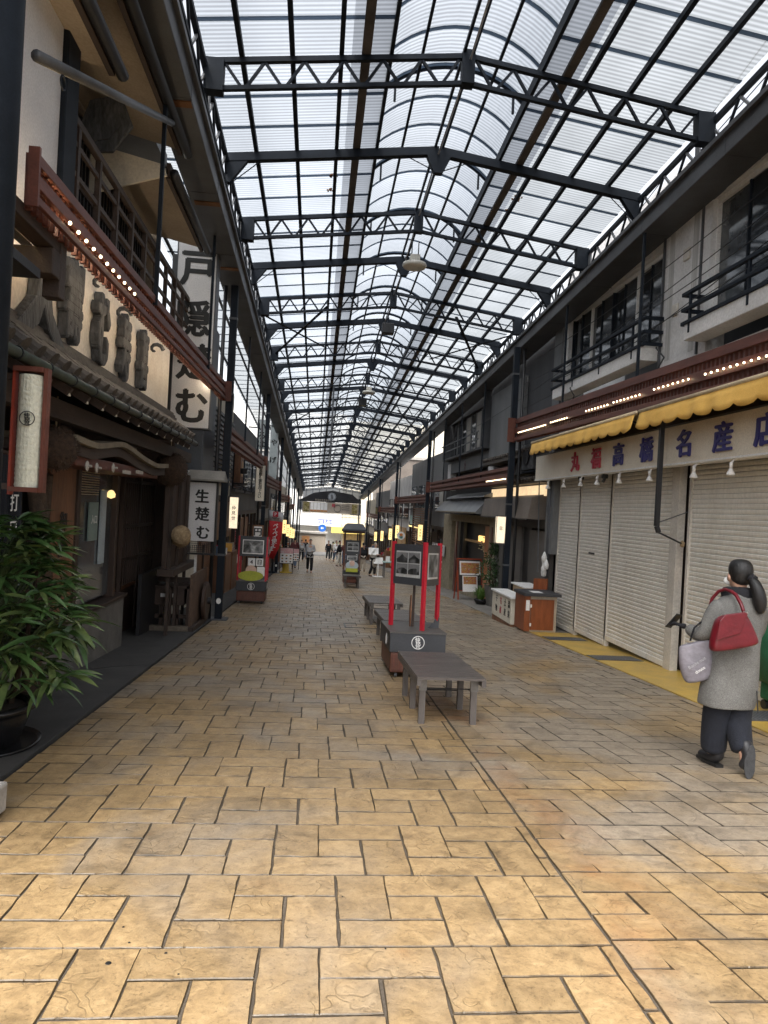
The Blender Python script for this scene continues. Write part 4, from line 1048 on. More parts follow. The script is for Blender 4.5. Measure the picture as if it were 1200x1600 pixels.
# shutters: every slat its own piece
shutters = ((13.16, 14.28, 2.95), (11.72, 13.10, 2.95), (9.62, 11.66, 2.9), (7.22, 9.10, 2.9), (4.9, 7.16, 2.9))
PITCH = .064
for (a_, b_, zt) in shutters:
    sh_ = bx('shutter_channel', SHUTF, sv, 4.985, 5.06, b_ - .0, b_ + .055, gz(a_) + .01, 2.42)
    MB().box(4.985, 5.06, a_ - .055, a_ - .001, gz(a_) + .01, 2.42).build('shutter_channel', SHUTF, sh_)
    me = MB().add([(0, 0, 0), (0, b_ - a_, 0), (-.003, b_ - a_, .010), (-.003, 0, .010), (-.012, 0, .022), (-.012, b_ - a_, .022), (-.013, 0, PITCH - .012), (-.013, b_ - a_, PITCH - .012), (0, 0, PITCH - .003), (0, b_ - a_, PITCH - .003)],
                  [(0, 3, 2, 1), (3, 4, 5, 2), (4, 6, 7, 5), (6, 8, 9, 7)]).mesh('shutter_slat', SHUT)
    zb = gz(a_) + .09
    base = bx('bottom_rail', SHUT, sv, 4.99, 5.03, a_ + .002, b_ - .002, gz(b_) + .01 if b_ - a_ < 0 else gz(a_) + .012, zb, .003)
    MB().box(5.021, 5.03, a_, b_, zb, 2.44).build('shutter_back', INK, base)
    nsl = int((2.42 - zb) / PITCH)
    for i in range(nsl):
        q_ = place('shutter_slat', me, base); q_.location = Vector((5.020, a_, zb + i * PITCH)) - wloc(base)
for (y, z, s_) in ((11.0, .9, .012), (11.3, .55, .008), (10.2, 1.1, .010), (12.7, .62, .008), (10.8, .5, .007)):
    bx('dent_spot', BLACK, sv, 5.003, 5.0065, y, y + s_ * 1.6, z, z + s_)
for y_, z_ in ((8.2, -.22), (10.6, -.34), (12.4, -.46)): bx('lock_plate', SHUTF, sv, 5.0, 5.008, y_, y_ + .07, z_, z_ + .035)
bx('mail_slot', BLACK, sv, 5.0, 5.006, 12.35, 12.62, .93, .965)
bx('wide_frame_post', SHUTF, sv, 4.95, 5.06, 9.36, 9.56, gz(9.5), 2.45, .004)
bx('dark_reveal', mat('brown_black_reveal', (.030, .020, .016), .7), sv, 5.12, 5.2, 9.1, 9.5, gz(9.4), 3.0)
bx('shutter_box', BLACK, sv, 5.04, 5.2, 4.4, 14.3, 2.45, 3.1)
t = thing('strip_notice', 'narrow orange and yellow notice strip in the gap between the shutters', 'notice', (5.08, 9.22, 1.0))
bx('strip', mat('orange_strip', (.75, .22, .03), .5, 0, .5, 14, c2=(.8, .5, .08)), t, 5.08, 5.09, 9.16, 9.28, .72, 1.15); bx('strip_top', mat('blue_grey_strip', (.16, .22, .28), .5), t, 5.08, 5.09, 9.16, 9.28, 1.151, 1.38)
vtext('営業中', (5.075, 9.22, 1.08), RIGHT_R, UP, .09, .12, WHITE, t)
# sign board
t = thing('shop_sign', 'long ivory fascia sign with two red and five blue characters over the shutters', 'sign', (4.68, 9.6, 2.33))
for a_, b_ in ((4.2, 9.12), (9.13, 10.95), (10.96, 14.84)):
    bx('sign_panel', SIGNI, t, 4.62, 4.78, a_, b_, 2.35, 2.84, .003)
bx('lower_trim', WHITE, t, 4.605, 4.79, 4.2, 14.85, 2.325, 2.349); bx('upper_trim', STEELG, t, 4.61, 4.79, 4.2, 14.85, 2.841, 2.862); bx('end_cap', SIGNI, t, 4.62, 4.78, 14.842, 14.856, 2.35, 2.84)
for ch, px, py, m_ in (('丸', 899, 718, INKRED), ('福', 931, 713, INKRED), ('高', 966, 708, INKBLUE), ('橋', 1010, 699, INKBLUE), ('名', 1068, 691, INKBLUE), ('産', 1129, 682, INKBLUE), ('店', 1197, 672, INKBLUE)):
    p = onX(px, py, 4.60); p.z = 2.592
    text(ch, p, RIGHT_R, UP, .37, m_, t, depth=.022, bold=.026, name='raised_character', sx=1.12)
    text(ch, p + Vector((.013, .0, 0)), RIGHT_R, UP, .37, SIGNI, t, depth=.006, bold=.055, name='character_edge', sx=1.12)
# spot lamps
proto = None
for i, (px, py) in enumerate(((850, 745), (874, 744), (900, 742), (925, 740), (959, 736), (1006, 730), (1074, 722), (1131, 716), (1215, 700))):
    p = onX(px, py, 4.52); zt = 2.33
    lb_ = ('leftmost', 'second', 'third', 'fourth', 'fifth', 'sixth', 'seventh', 'eighth', 'ninth')[i]
    t = thing('spot_lamp', '%s white spot lamp from the left hanging under the ivory sign' % lb_, 'spot lamp', (4.70, p.y, 2.325), 0, 'white spot lamps under the ivory sign')
    if proto is None:
        proto = (MB().tube([(-.0, 0, 0), (-.06, 0, -.01), (-.09, 0, -.06)], .012, 8).mesh('lamp_arm', WHITE, True),
                 MB().tube([(-.09, 0, -.04), (-.09, 0, -.11)], .020, 12).mesh('lamp_socket', WHITE, True),
                 MB().lathe([(.018, -.105), (.024, -.13), (.045, -.165), (.048, -.185), (.03, -.19)], (-.09, 0, 0), 16).mesh('reflector_bulb', WHITE, True))
    for nm, me in zip(('lamp_arm', 'lamp_socket', 'reflector_bulb'), proto): place(nm, me, t, (0, 0, 0))
for px, py in ((945, 743), (908, 745)):
    p = onX(px, py, 4.74); t = thing('security_camera', 'small dark camera clamped under the sign %s' % ('at the second shutter joint' if px == 945 else 'near the first shutter joint'), 'camera', tuple(p)); MB().box(-.04, .04, -.05, .05, -.05, .03).build('body', BLACK, t, world=False, bevel=.01); MB().tube([(0, 0, -.05), (-.03, 0, -.11)], .025, 10).build('lens_hood', BLACK, t, world=False)
# yellow awnings, rolled in
def awning(y0, y1, label):
    t = thing('awning', label, 'awning', (4.5, y0, 2.85), 0, 'yellow awnings over the ivory sign')
    zt = 3.16; L = y1 - y0; n = int(L / .36); seg = 6
    fab = MB(); N = n * seg
    vs = []; 
    rows = [(4.98, 3.14), (4.75, 3.13), (4.52, 3.105), (4.34, 3.07)]
    for j, (x, z) in enumerate(rows): vs += [(x, y0 + L * i / N, z - .006 * math.sin(i * .9 + j)) for i in range(N + 1)]
    fs = [(j * (N + 1) + i, j * (N + 1) + i + 1, (j + 1) * (N + 1) + i + 1, (j + 1) * (N + 1) + i) for j in range(3) for i in range(N)]
    fab.add(vs, fs); c_ = fab.build('canopy_cloth', AWNR, t, True)
    bar = MB().tube([(4.33, y0 - .03, 3.07), (4.33, y1 + .03, 3.07)], .028, 10).build('front_bar', AWNR, t, True)
    val = MB(); vs = []
    for k, f in enumerate((0, .35, .7, 1.)):
        for i in range(N + 1):
            u = (i % seg) / seg; drop = .225 + .030 * math.sin(math.pi * u) if (i % seg) else .205
            d = drop * f
            vs.append((4.318 - .022 * f * math.sin(i * .55 + math.sin(i * .21) * 2) - .05 * f, y0 + L * i / N, 3.055 - d))
    val.add(vs, [(j * (N + 1) + i, j * (N + 1) + i + 1, (j + 1) * (N + 1) + i + 1, (j + 1) * (N + 1) + i) for j in range(3) for i in range(N)])
    v_ = val.build('scalloped_valance', AWN, t, True); s_ = v_.modifiers.new('s', 'SOLIDIFY'); s_.thickness = .004
    for y in (y0 + .4, y1 - .4): MB().bar((4.98, y, 2.92), (4.36, y, 3.02), .03, .03).build('folding_arm', BLACK, t)
awning(9.50, 14.25, 'far yellow awning with scalloped edge left of the hand crank post'); awning(4.0, 9.34, 'near yellow awning with scalloped edge right of the hand crank post')
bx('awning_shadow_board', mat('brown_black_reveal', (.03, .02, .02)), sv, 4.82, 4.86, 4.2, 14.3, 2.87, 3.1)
t = thing('crank_post', 'black square hanging post with a bent arm in front of the ivory sign', 'hanging post', (4.45, 9.4, 2.0))
a_, b_ = onX(1036, 640, 4.40), onX(1026, 822, 4.40)
MB().bar(a_, b_, .055, .055).build('post', BLACK, t); MB().box(a_.x - .05, a_.x + .08, a_.y - .06, a_.y + .06, a_.z, a_.z + .05).build('top_cap', BLACK, t)
c_ = onX(1066, 850, 4.95); d_ = b_ + Vector((.03, 0, -.08))
MB().bar(b_, d_, .05, .05).build('elbow', BLACK, t); MB().tube([d_, c_], .012, 6).build('arm_rod', BLACK, t); MB().tube([b_ + Vector((0, 0, .04)), onX(1075, 800, 4.98)], .008, 6).build('stay_rod', STEELG, t)
MB().lathe([(.001, -.05), (.03, -.03), (.035, .02), (.001, .05)], tuple(c_), 8).build('rope_knot', STRAW, t)
# overhead wires along the facade
t = thing('overhead_wires', 'bundle of thin black wires sagging along the white upper facade', 'wires', (4.7, 5, 5))
for (a_, b_, sg) in (((1240, 330), (820, 600), .12), ((1240, 345), (815, 640), .2), ((1240, 300), (700, 690), .25), ((1240, 260), (840, 560), .1), ((1230, 380), (880, 590), .06), ((1200, 60), (865, 500), .05), ((1205, 110), (880, 470), .04)):
    p, q = onX(*a_, 4.72), onX(*b_, 4.72)
    MB().tube([p.lerp(q, i / 14) - Vector((0, 0, sg * math.sin(math.pi * i / 14))) for i in range(15)], .0065, 5, False).build('wire', BLACK, t)
for (py, pz) in ((9.55, 4.0), (12.95, 4.0)):
    t2 = bx('zigzag_bracket', BLACK, sv, 4.6, 4.62, py, py + .02, pz - .0, pz + .02)
    MB().bar((4.6, py, pz), (4.6, py - .25, pz - .18), .015, .015).bar((4.6, py - .25, pz - .18), (4.6, py, pz - .36), .015, .015).build('bracket_rod', BLACK, t2)

for (y_, z_) in ((9.3, 5.2), (9.55, 4.5)): bx('wall_vent', SHUTF, sv, XW - .03, XW - .001, y_, y_ + .16, z_, z_ + .16, .01)
bx('wall_conduit', STEELG, sv, XW - .03, XW - .002, 8.98, 9.005, 3.82, 6.0); bx('wall_conduit', STEELG, sv, XW - .04, XW - .01, 10.0, 10.03, 3.82, 6.0)
for y_ in (9.1, 9.75): bx('rain_streak', mat('rain_streaked_render', (.50, .49, .47), .85, 0, .25, 3, .3, 30, stretch=(1, 6, .2)), sv, XW - .0035, XW - .0015, y_, y_ + .14, 3.9, 5.9)
# ---------- cabinets by the right post
t = thing('orange_cabinet', 'orange brown wooden cabinet with a dark top beside the shutters', 'cabinet', (4.38, 13.65, gz(13.65)))
z0 = gz(13.4)
bx('body', mat('pale_cabinet_side', (.42, .36, .28), .6), t, 4.09, 4.72, 13.36, 14.0, z0 + .01, z0 + .70, .004)
dd = bx('door', ORANGEWOOD, t, 4.20, 4.66, 13.335, 13.358, z0 + .05, z0 + .64, .003)
bx('side_strip', ORANGEWOOD, t, 4.078, 4.089, 13.36, 14.0, z0 + .02, z0 + .70); bx('front_strip', ORANGEWOOD, t, 4.075, 4.19, 13.34, 13.359, z0 + .02, z0 + .70)
bx('top_board', SLATE, t, 4.05, 4.78, 13.28, 14.05, z0 + .702, z0 + .76, .004)
for z in (.12, .48): bx('hinge', WHITE, dd, 4.185, 4.215, 13.325, 13.334, z0 + z, z0 + z + .06)
bx('price_card', WHITE, t, 4.10, 4.17, 13.328, 13.338, z0 + .42, z0 + .62); bx('paper_on_top', WHITE, t, 4.25, 4.45, 13.4, 13.7, z0 + .7605, z0 + .764)
t = thing('cream_counter', 'low cream display counter with black vertical writing behind the orange cabinet', 'counter', (4.15, 14.8, gz(14.8)))
z0 = gz(14.8)
bx('body', CREAM, t, 4.04, 4.36, 14.15, 15.7, z0 + .08, z0 + .60, .004); bx('top', WHITE, t, 4.01, 4.40, 14.1, 15.75, z0 + .602, z0 + .64, .004); bx('plinth', MIDWOOD, t, 4.05, 4.35, 14.16, 15.68, z0 - .04, z0 + .079)
for i, (s_, y) in enumerate((('干物', 15.3), ('名産', 14.95), ('土産', 14.6), ('温泉', 14.3))): vtext(s_, (4.036, y, z0 + .47), RIGHT_R, UP, .16, .2, INKRED if i == 1 else INK, t)
t = thing('small_side_table', 'small plywood table with a white top behind the cream counter', 'table', (4.75, 15.1, gz(15.1)))
z0 = gz(15.1); bx('top', WHITE, t, 4.42, 4.85, 14.6, 15.6, z0 + .80, z0 + .83); bx('body', mat('raw_plywood', (.40, .28, .16), .6), t, 4.46, 4.82, 14.64, 15.55, z0 + .5, z0 + .799); bx('leg', MIDWOOD, t, 4.46, 4.5, 14.64, 14.68, z0, z0 + .5); bx('leg', MIDWOOD, t, 4.78, 4.82, 14.64, 14.68, z0, z0 + .5)
t = thing('stool', 'orange brown wooden stool with an upright back on the floor behind the cabinet', 'stool', (4.75, 14.3, gz(14.3)))
z0 = gz(14.3); bx('back', ORANGEWOOD, t, 4.55, 4.85, 14.35, 14.38, z0 + .72, z0 + 1.0, .008); bx('seat', ORANGEWOOD, t, 4.55, 4.85, 14.08, 14.38, z0 + .66, z0 + .70)
for x in (4.58, 4.82):
    for y in (14.12, 14.34): bx('leg', MIDWOOD, t, x - .015, x + .015, y - .015, y + .015, z0, z0 + .66)
t = thing('drain_pipe', 'grey vertical pipe with white plastic bags tied to it by the shutters', 'pipe', (4.9, 14.55, gz(14.5)))
MB().tube([(4.86, 14.5, gz(14.5)), (4.86, 14.5, 3.0)], .045, 12).build('pipe', STEELG, t, True); MB().tube([(4.7, 14.6, .4), (4.66, 14.7, 2.4)], .012, 6).build('cord', STEELG, t)
q = MB()
for k in range(5): 
    q.lathe([(.01, -.1), (.05, -.09), (.06, 0), (.03, .08), (.008, .12)], (4.77 + rnd.uniform(-.04, .04), 14.42 + rnd.uniform(-.05, .05), .42 + k * .075), 9)
q.build('plastic_bags', WHITE, t, True)
# green canvas cart at the right edge
t = thing('canvas_cart', 'bottle green canvas covered cart with two pale stripes at the right edge', 'cart', (4.95, 6.75, gz(6.75)))
z0 = gz(6.75)
bdy = MB().rings([[(4.72 + .02 * k, y_, z_) for y_, z_ in ()] or [(4.70 + .0 * k, 0, 0)] for k in range(0)] or [[(x_, y_, z_) for x_, y_ in ((4.70 - b, 6.45 - b), (5.0, 6.45 - b), (5.3, 6.45 - b), (5.3, 7.15 + b), (5.0, 7.15 + b), (4.70 - b, 7.15 + b), (4.68 - b, 6.8))] for z_, b in ((z0 + .30, -.02), (z0 + .34, .02), (z0 + .6, .04), (z0 + .85, .02), (z0 + .93, -.05), (z0 + .95, -.12))])
b_ = bdy.build('canvas_cover', GREENC, t, True)
for y in (6.50, 6.56): MB().tube([(4.66, y, z0 + .35), (4.64, y, z0 + .6), (4.66, y, z0 + .86), (4.76, y, z0 + .94)], .010, 6).build('pale_stripe', BEIGEC, b_)
MB().box(4.76, 5.25, 6.5, 7.1, z0 + .10, z0 + .30).build('lower_cover', GREENC, t, bevel=.03)
for x, y in ((4.8, 6.55), (4.8, 7.05), (5.2, 6.55)): MB().tube([(x - .02, y, z0 + .05), (x + .02, y, z0 + .05)], .05, 14).build('caster', BLACK, t)

# ================================================================== BENCHES AND DISPLAY CARTS DOWN THE MIDDLE
def bench_meshes(w, L):
    h = .43; out = []
    n = 15; p = L / n
    sl_ = MB().box(-w / 2, w / 2, .004, p - .004, h - .022, h).mesh('seat_slat', BENCHW)
    rail = MB().box(-w / 2 - .002, -w / 2 + .035, 0, L, h - .075, h - .023).box(w / 2 - .035, w / 2 + .002, 0, L, h - .075, h - .023).mesh('seat_rails', BENCHL)
    leg = MB().box(-.027, .027, -.027, .027, 0, h - .024).mesh('leg', BENCHL)
    brk = MB().box(-.034, .034, -.034, -.028, h - .14, h - .03).mesh('metal_bracket', mat('dull_metal', (.16, .15, .14), .45, .7))
    rodm_ = MB().tube([(-w / 2 + .05, 0, .30), (w / 2 - .05, 0, .30)], .006, 6).mesh('cross_rod', BLACK)
    return sl_, rail, leg, brk, rodm_, n, p
def bench(x, y, w, L, label, rz=0.):
    t = thing('slatted_bench', label, 'bench', (x, y, gz(y)), rz, 'slatted wooden benches down the middle of the street'); t.rotation_euler = (TILT, 0, rz)
    sl_, rail, leg, brk, rodm_, n, p = bench_meshes(w, L)
    for i in range(n): place('seat_slat', sl_, t, (0, i * p, rnd.uniform(-.0012, .0012)))
    place('seat_rails', rail, t)
    for yy in (.16, L / 2, L - .16):
        for xx in (-w / 2 + .07, w / 2 - .07):
            q = place('leg', leg, t, (xx, yy, 0)); place('metal_bracket', brk, q)
        place('cross_rod', rodm_, t, (0, yy + .03, 0)); 
    place('cross_rod', rodm_, t, (0, L / 2, -.12))
bench(1.235, 6.0, .60, 1.45, 'grey slatted bench nearest the camera, in front of the display cart')
bench(1.40, 10.5, .64, 1.75, 'grey slatted bench just behind the near display cart')
bench(1.42, 13.55, .66, 1.9, 'third grey slatted bench from the camera, left of the red posts')
bench(1.33, 24.3, .58, 1.2, 'dark slatted bench in front of the roofed display cart')

def display_cart(name, x, y, w, d, label, rz=0., roof=False, kind='tower'):
    t = thing('display_cart', label, 'display cart', (x, y, gz(y)), rz, 'wheeled display carts with the round street emblem'); t.rotation_euler = (TILT, 0, rz)
    L_ = lambda nm, mb, m, p=None, **k: mb.build(nm, m, p or t, world=False, **k)
    bs = L_('wooden_base', MB().box(-w / 2 + .015, w / 2 - .015, .02, d - .02, .06, .30), CASEW, bevel=.02)
    gr_ = MB()
    for i in range(9): gr_.box(-w / 2 + .05 + i * (w - .14) / 8, -w / 2 + .065 + i * (w - .14) / 8, .008, .018, .09, .27)
    L_('carved_studs', gr_, REDWOOD, bs)['kind'] = 'stuff'
    bxx = L_('box_body', MB().box(-w / 2 - .0, w / 2 + .0, 0, d, .302, .52), SLATE, bevel=.004)
    L_('box_lid', MB().box(-w / 2 - .008, w / 2 + .008, -.008, d + .008, .521, .54), mat('grey_brown_lid', (.085, .077, .07), .5))
    for xx in (-w / 2 + .09, w / 2 - .09):
        for yy in (.08, d - .1): L_('caster', MB().tube([(xx - .015, yy, .032), (xx + .015, yy, .032)], .032, 12), STEELG)
    return t, L_, bxx
# near one: a square column of photograph boards between red posts, one corner to the front
CW = .66
t, L_, bxx = display_cart('near', 1.26, 8.22, CW, 1.15, 'near display cart with monochrome mountain photographs between red posts')
def emb_local(par, pos, r, rt=(1, 0, 0)):
    e = emblem((0, 0, 0), rt, UP, r, WHITE, None)
    return e
def attach_emblem(par, pos, rt, r):
    e = emblem((0, 0, 0), rt, UP, r, WHITE, None); e.parent = par; e.location = pos
    return e
attach_emblem(bxx, (.0, -.006, .42), (1, 0, 0), .078); attach_emblem(bxx, (-CW / 2 - .006, .35, .41), (0, -1, 0), .07)
P4 = [(-.255, .68), (.07, .18), (.335, .70), (.02, 1.1)]
rp = MB().box(-.021, .021, -.021, .021, .541, 1.60).mesh('red_post', RED)
for x_, y_ in P4[:3]: place('red_post', rp, t, (x_, y_, 0), (0, 0, R(35)))
def board(L_, par, a, b, z0, z1, photo, nm='photo_board', m=SLATE, pz=(.16, .86), px_=(.10, .90), quad=False, inset=.0):
    a, b = Vector((*a, 0)), Vector((*b, 0)); d = (b - a); l = d.length; d.normalize(); nrm = Vector((d.y, -d.x, 0))
    a = a + d * .02; b = b - d * .02; l -= .04
    mb = MB(); c = [a - nrm * .012, b - nrm * .012, b + nrm * .012, a + nrm * .012]
    mb.add([v + Vector((0, 0, z)) for z in (z0, z1) for v in c], [(3, 2, 1, 0), (4, 5, 6, 7), (0, 1, 5, 4), (1, 2, 6, 5), (2, 3, 7, 6), (3, 0, 4, 7)])
    o = L_(nm, mb, m, par)
    H = z1 - z0
    def sheet_(u0, u1, w0, w1, mm, off, nn):
        p = [a + d * (l * u0) + nrm * (.0125 + off), a + d * (l * u1) + nrm * (.0125 + off)]
        q = [p[0] - nrm * .003, p[1] - nrm * .003]
        za, zb = z0 + H * w0, z0 + H * w1
        mb = MB().add([q[0] + Vector((0, 0, za)), q[1] + Vector((0, 0, za)), p[1] + Vector((0, 0, za)), p[0] + Vector((0, 0, za)), q[0] + Vector((0, 0, zb)), q[1] + Vector((0, 0, zb)), p[1] + Vector((0, 0, zb)), p[0] + Vector((0, 0, zb))], [(3, 2, 1, 0), (4, 5, 6, 7), (0, 1, 5, 4), (1, 2, 6, 5), (2, 3, 7, 6), (3, 0, 4, 7)])
        return L_(nn, mb, mm, o)
    if photo:
        sheet_(px_[0], px_[1], pz[0], pz[1], WHITE if not quad else mat('photo_border', (.45, .45, .44), .4), .003, 'photo_mount')
        if quad:
            du = (px_[1] - px_[0]); dw = pz[1] - pz[0]
            for iu in (0, 1):
                for iw in (0, 1):
                    u = px_[0] + du * (.03 + .49 * iu); w_ = pz[0] + dw * (.12 + .43 * iw)
                    sheet_(u, u + du * .45, w_, w_ + dw * .39, photo, .007, 'photo_print')
                    # ridge of a mountain against a pale sky
                    ua, ub = a + d * (l * u), a + d * (l * (u + du * .45)); zz = z0 + H * w_; hh = H * dw * .39
                    prof = [(0, .35), (.25, .55), (.5, .85 if iw else .6), (.7, .6), (1, .4)]
                    sky_ = MB(); top_ = [(ua.lerp(ub, s) + nrm * .0205, zz + hh * v) for s, v in prof]
                    vs_ = [(p_.x, p_.y, z_) for p_, z_ in top_] + [(p_.x, p_.y, zz + hh) for p_, z_ in top_]
                    sky_.add(vs_, [(i, i + 1, i + 6, i + 5) for i in range(4)]); L_('sky_print', sky_, mat('grey_sky_print', (.17, .17, .17), .4), o)
        else: sheet_(px_[0] + .03, px_[1] - .03, pz[0] + .05, pz[1] - .03, photo, .007, 'photo_print')
    return o
board(L_, t, P4[0], P4[1], 1.07, 1.57, PH_BW2, quad=True, px_=(.09, .92), pz=(.18, .83)); board(L_, t, P4[1], P4[2], 1.07, 1.57, PH_BW, m=mat('grey_lit_board', (.08, .08, .08), .5), px_=(.12, .86), pz=(.16, .80))
board(L_, t, P4[2], P4[3], 1.07, 1.57, PH_BW); board(L_, t, P4[3], P4[0], 1.07, 1.57, PH_BW)
L_('centre_pole', MB().box(-.0, .03, .60, .63, .541, 1.10), DARKWOOD); L_('round_fan_board', MB().prism([(.56 + .20 * math.cos(a * .45) * .3, .74 + .20 * math.sin(a * .45)) for a in range(14)], 'x', -.035, -.02), MIDWOOD)
cr_ = MB().prism([(.19, .541), (.33, .541), (.33, .68), (.31, .62), (.28, .66), (.26, .60), (.24, .60), (.22, .56)], 'y', .5, .52); L_('skyline_cutout', cr_, SLATE)
# left cart beyond the first post
t, L_, bxx = display_cart('left', -1.46, 17.0, .70, .75, 'left display cart with a street photograph and a four day card beside the post')
attach_emblem(bxx, (.0, -.006, .41), (1, 0, 0), .085); attach_emblem(bxx, (.356, .35, .41), (0, 1, 0), .075)
for x_ in (-.33, .33): place('red_post', rp, t, (x_, .06, 0))
for x_ in (-.33, .33): place('red_post', rp, t, (x_, .62, 0))
board(L_, t, (-.33, .04), (.33, .04), 1.12, 1.60, PH_BW, m=SLATE, px_=(.10, .90), pz=(.12, .82)); board(L_, t, (.33, .1), (.33, .6), 1.12, 1.60, PH_BW)
for x_, s_ in ((-.02, '4'), (.17, '日')):
    q = L_('date_card', MB().box(x_ - .085, x_ + .085, .03, .05, .90, 1.08), WHITE); text(s_, (x_, .024, .99), FRONT_R, UP, .13, INK, None, bold=.03).parent = q
mb = MB().prism([(-.2 + .30 * math.cos(a * .4), .66 + .12 * math.sin(a * .4)) for a in range(16)], 'y', -.02, .0); q = L_('oval_cutout', mb, mat('lime_cutout', (.40, .42, .04), .5)); q.location.x = .18
mb = MB().prism([(-.02 + .13 * math.cos(a * .4), .79 + .12 * math.sin(a * .4)) for a in range(16)], 'y', .003, .02); L_('round_cutout', mb, mat('peach_cutout', (.62, .42, .33), .5)); L_('pale_cutout', MB().box(.12, .30, .021, .04, .66, .88), WHITE)
# far roofed cart
t, L_, bxx = display_cart('far', 1.40, 26.3, .62, .9, 'far display cart with a small dark roof and four monochrome photographs')
for x_ in (-.29, .29):
    for y_ in (.05, .8): place('red_post', MB().box(-.02, .02, -.02, .02, .541, 2.05).mesh('roof_post', CASEW), t, (x_, y_, 0))
board(L_, t, (-.29, .04), (.29, .04), 1.14, 1.66, PH_BW2, quad=True, px_=(.12, .9), pz=(.2, .85)); board(L_, t, (-.25, .04), (.25, .04), .90, 1.10, PH_BW, px_=(.1, .9), pz=(.1, .9))
rfm = MB().rings([[(x_, y_, z_) for x_, y_ in ((-.40 + k, -.28 + k), (.46 - k, -.28 + k), (.46 - k, 1.15 - k), (-.40 + k, 1.15 - k))] for z_, k in ((2.0, .0), (2.06, .0), (2.26, .12), (2.28, .16))]); L_('small_roof', rfm, SLATE); L_('roof_panel_lower', MB().box(-.36, .42, -.2, 1.0, 1.93, 1.999), CASEW)
mb = MB().prism([(.24 * math.cos(a * .4), .72 + .16 * math.sin(a * .4)) for a in range(16)], 'y', -.05, -.03); L_('cloud_cutout', mb, mat('pale_blue_cutout', (.42, .48, .52), .5)); L_('green_strip', MB().box(-.22, .22, -.07, -.055, .48, .62), mat('lime_cutout', (.4, .4, .04))); L_('pink_cutout', MB().prism([(.1 * math.cos(a * .4), .80 + .1 * math.sin(a * .4)) for a in range(16)], 'y', -.075, -.055), mat('peach_cutout', (.6, .4, .3)))
# small far cart
t, L_, bxx = display_cart('small', 2.35, 44.5, .85, .8, 'small dark cart with a white round badge in the distance between walkers')
L_('upper_board', MB().box(-.3, .25, .1, .16, .55, 1.25), SLATE); L_('badge', MB().tube([(0, -.03, .42), (0, -.01, .42)], .17, 16), WHITE)

# ================================================================== RIGHT: SECOND SHOP (stone portal)
s2 = thing('stone_portal_shop', 'dark grey shop with a lit stone portal and a grey metal hood', 'building', (5.2, 21, gz(21)))
bx('upper_wall', GREYWALL, s2, 5.0, 5.3, 14.8, 20.6, 2.6, 5.6); bx('upper_wall', GREYWALL, s2, 5.0, 5.3, 27.0, 28.1, 2.6, 5.6); bx('upper_wall', GREYWALL, s2, 5.0, 5.3, 20.601, 26.999, 4.92, 5.6)
bx('upper_band', mat('blue_grey_band', (.085, .09, .10), .5), s2, 4.985, 5.3, 20.601, 26.999, 3.02, 3.55); bx('pale_pier', WHITEWALL, s2, 4.97, 5.28, 20.0, 20.6, 2.7, 3.6); bx('pale_pier', WHITEWALL, s2, 4.975, 5.2, 26.6, 27.2, 2.4, 3.4)
wf = bx('bay_window', BLACK, s2, 5.12, 5.25, 20.65, 26.95, 3.551, 4.915)
n = 8
for i in range(n):
    a_ = 20.75 + i * 6.1 / n; MB().box(5.08, 5.10, a_, a_ + 6.1 / n - .08, 3.62, 4.86).build('window_pane', [GLASSG, GLASS, CURT, GLASSG, CURT, GLASS, GLASSG, GLASS][i], wf)
    MB().box(5.06, 5.11, a_ - .08, a_ - .001, 3.56, 4.9).build('window_stile', GREYPANEL, wf)
bx('window_hood', GREYWALL, s2, 4.72, 5.0, 20.5, 27.0, 3.49, 3.56); bx('window_cheek', GREYWALL, s2, 4.72, 4.98, 20.42, 20.5, 3.5, 5.4); bx('window_cheek', GREYWALL, s2, 4.72, 4.98, 27.0, 27.08, 3.5, 5.4)
for z in (3.75, 3.98): bx('railing_bar', STEELG, s2, 4.60, 4.63, 20.6, 26.8, z, z + .035)
for y in (20.8, 22.4, 24.2, 26.0): bx('railing_post', STEELG, s2, 4.61, 4.635, y, y + .03, 3.5, 4.01)
vtext('三粋', (4.975, 24.0, 3.42), RIGHT_R, UP, .30, .27, mat('dark_maroon_letter', (.07, .008, .012), .5), s2)
bx('grey_shutter_panel', GREYPANEL, s2, 4.90, 4.99, 17.0, 20.3, 3.1, 5.0); bx('dark_void', BLACK, s2, 5.31, 5.4, 14.8, 28.1, -1.6, 5.6)
# narrow white building and tiled roof seen in the gap
bx('gap_wall', mat('bright_white_render', (.75, .75, .74), .8), s2, 5.4, 5.6, 14.9, 17.0, 3.0, 5.4)
tr = bx('gap_roof', TILEG, s2, 4.62, 5.0, 15.0, 19.8, 2.92, 3.02)
tm = MB().tube([(4.58, 0, 3.04), (4.95, 0, 3.16)], .05, 8).mesh('round_tile', TILEG)
for i in range(20): place('round_tile', tm, tr).location = Vector((0, 15.1 + i * .24, 0)) - wloc(tr)
tr2 = bx('gap_roof', TILEG, s2, 4.70, 5.0, 14.6, 19.2, 2.30, 2.36)
for i in range(18): place('round_tile', tm, tr2, scale=(1, 1, 1)).location = Vector((.06, 14.8 + i * .24, -.66)) - wloc(tr2)
t = thing('air_conditioner', 'dark air conditioner unit hung on the wall behind the second right post', 'air conditioner', (4.8, 15.6, 2.7)); MB().box(-.16, .16, -.42, .42, -.1, .48).build('case', STEELG, t, world=False, bevel=.015); MB().lathe([(.0, 0), (.2, .01), (.21, .03)], n=16).build('fan_grille', BLACK, t, world=False).matrix_local = Matrix.Translation((-.175, 0, .2)) @ Matrix.Rotation(R(-90), 4, 'Y')
MB().box(-.14, .14, -.42, .42, -.16, -.12).build('bracket', STEEL, t, world=False)
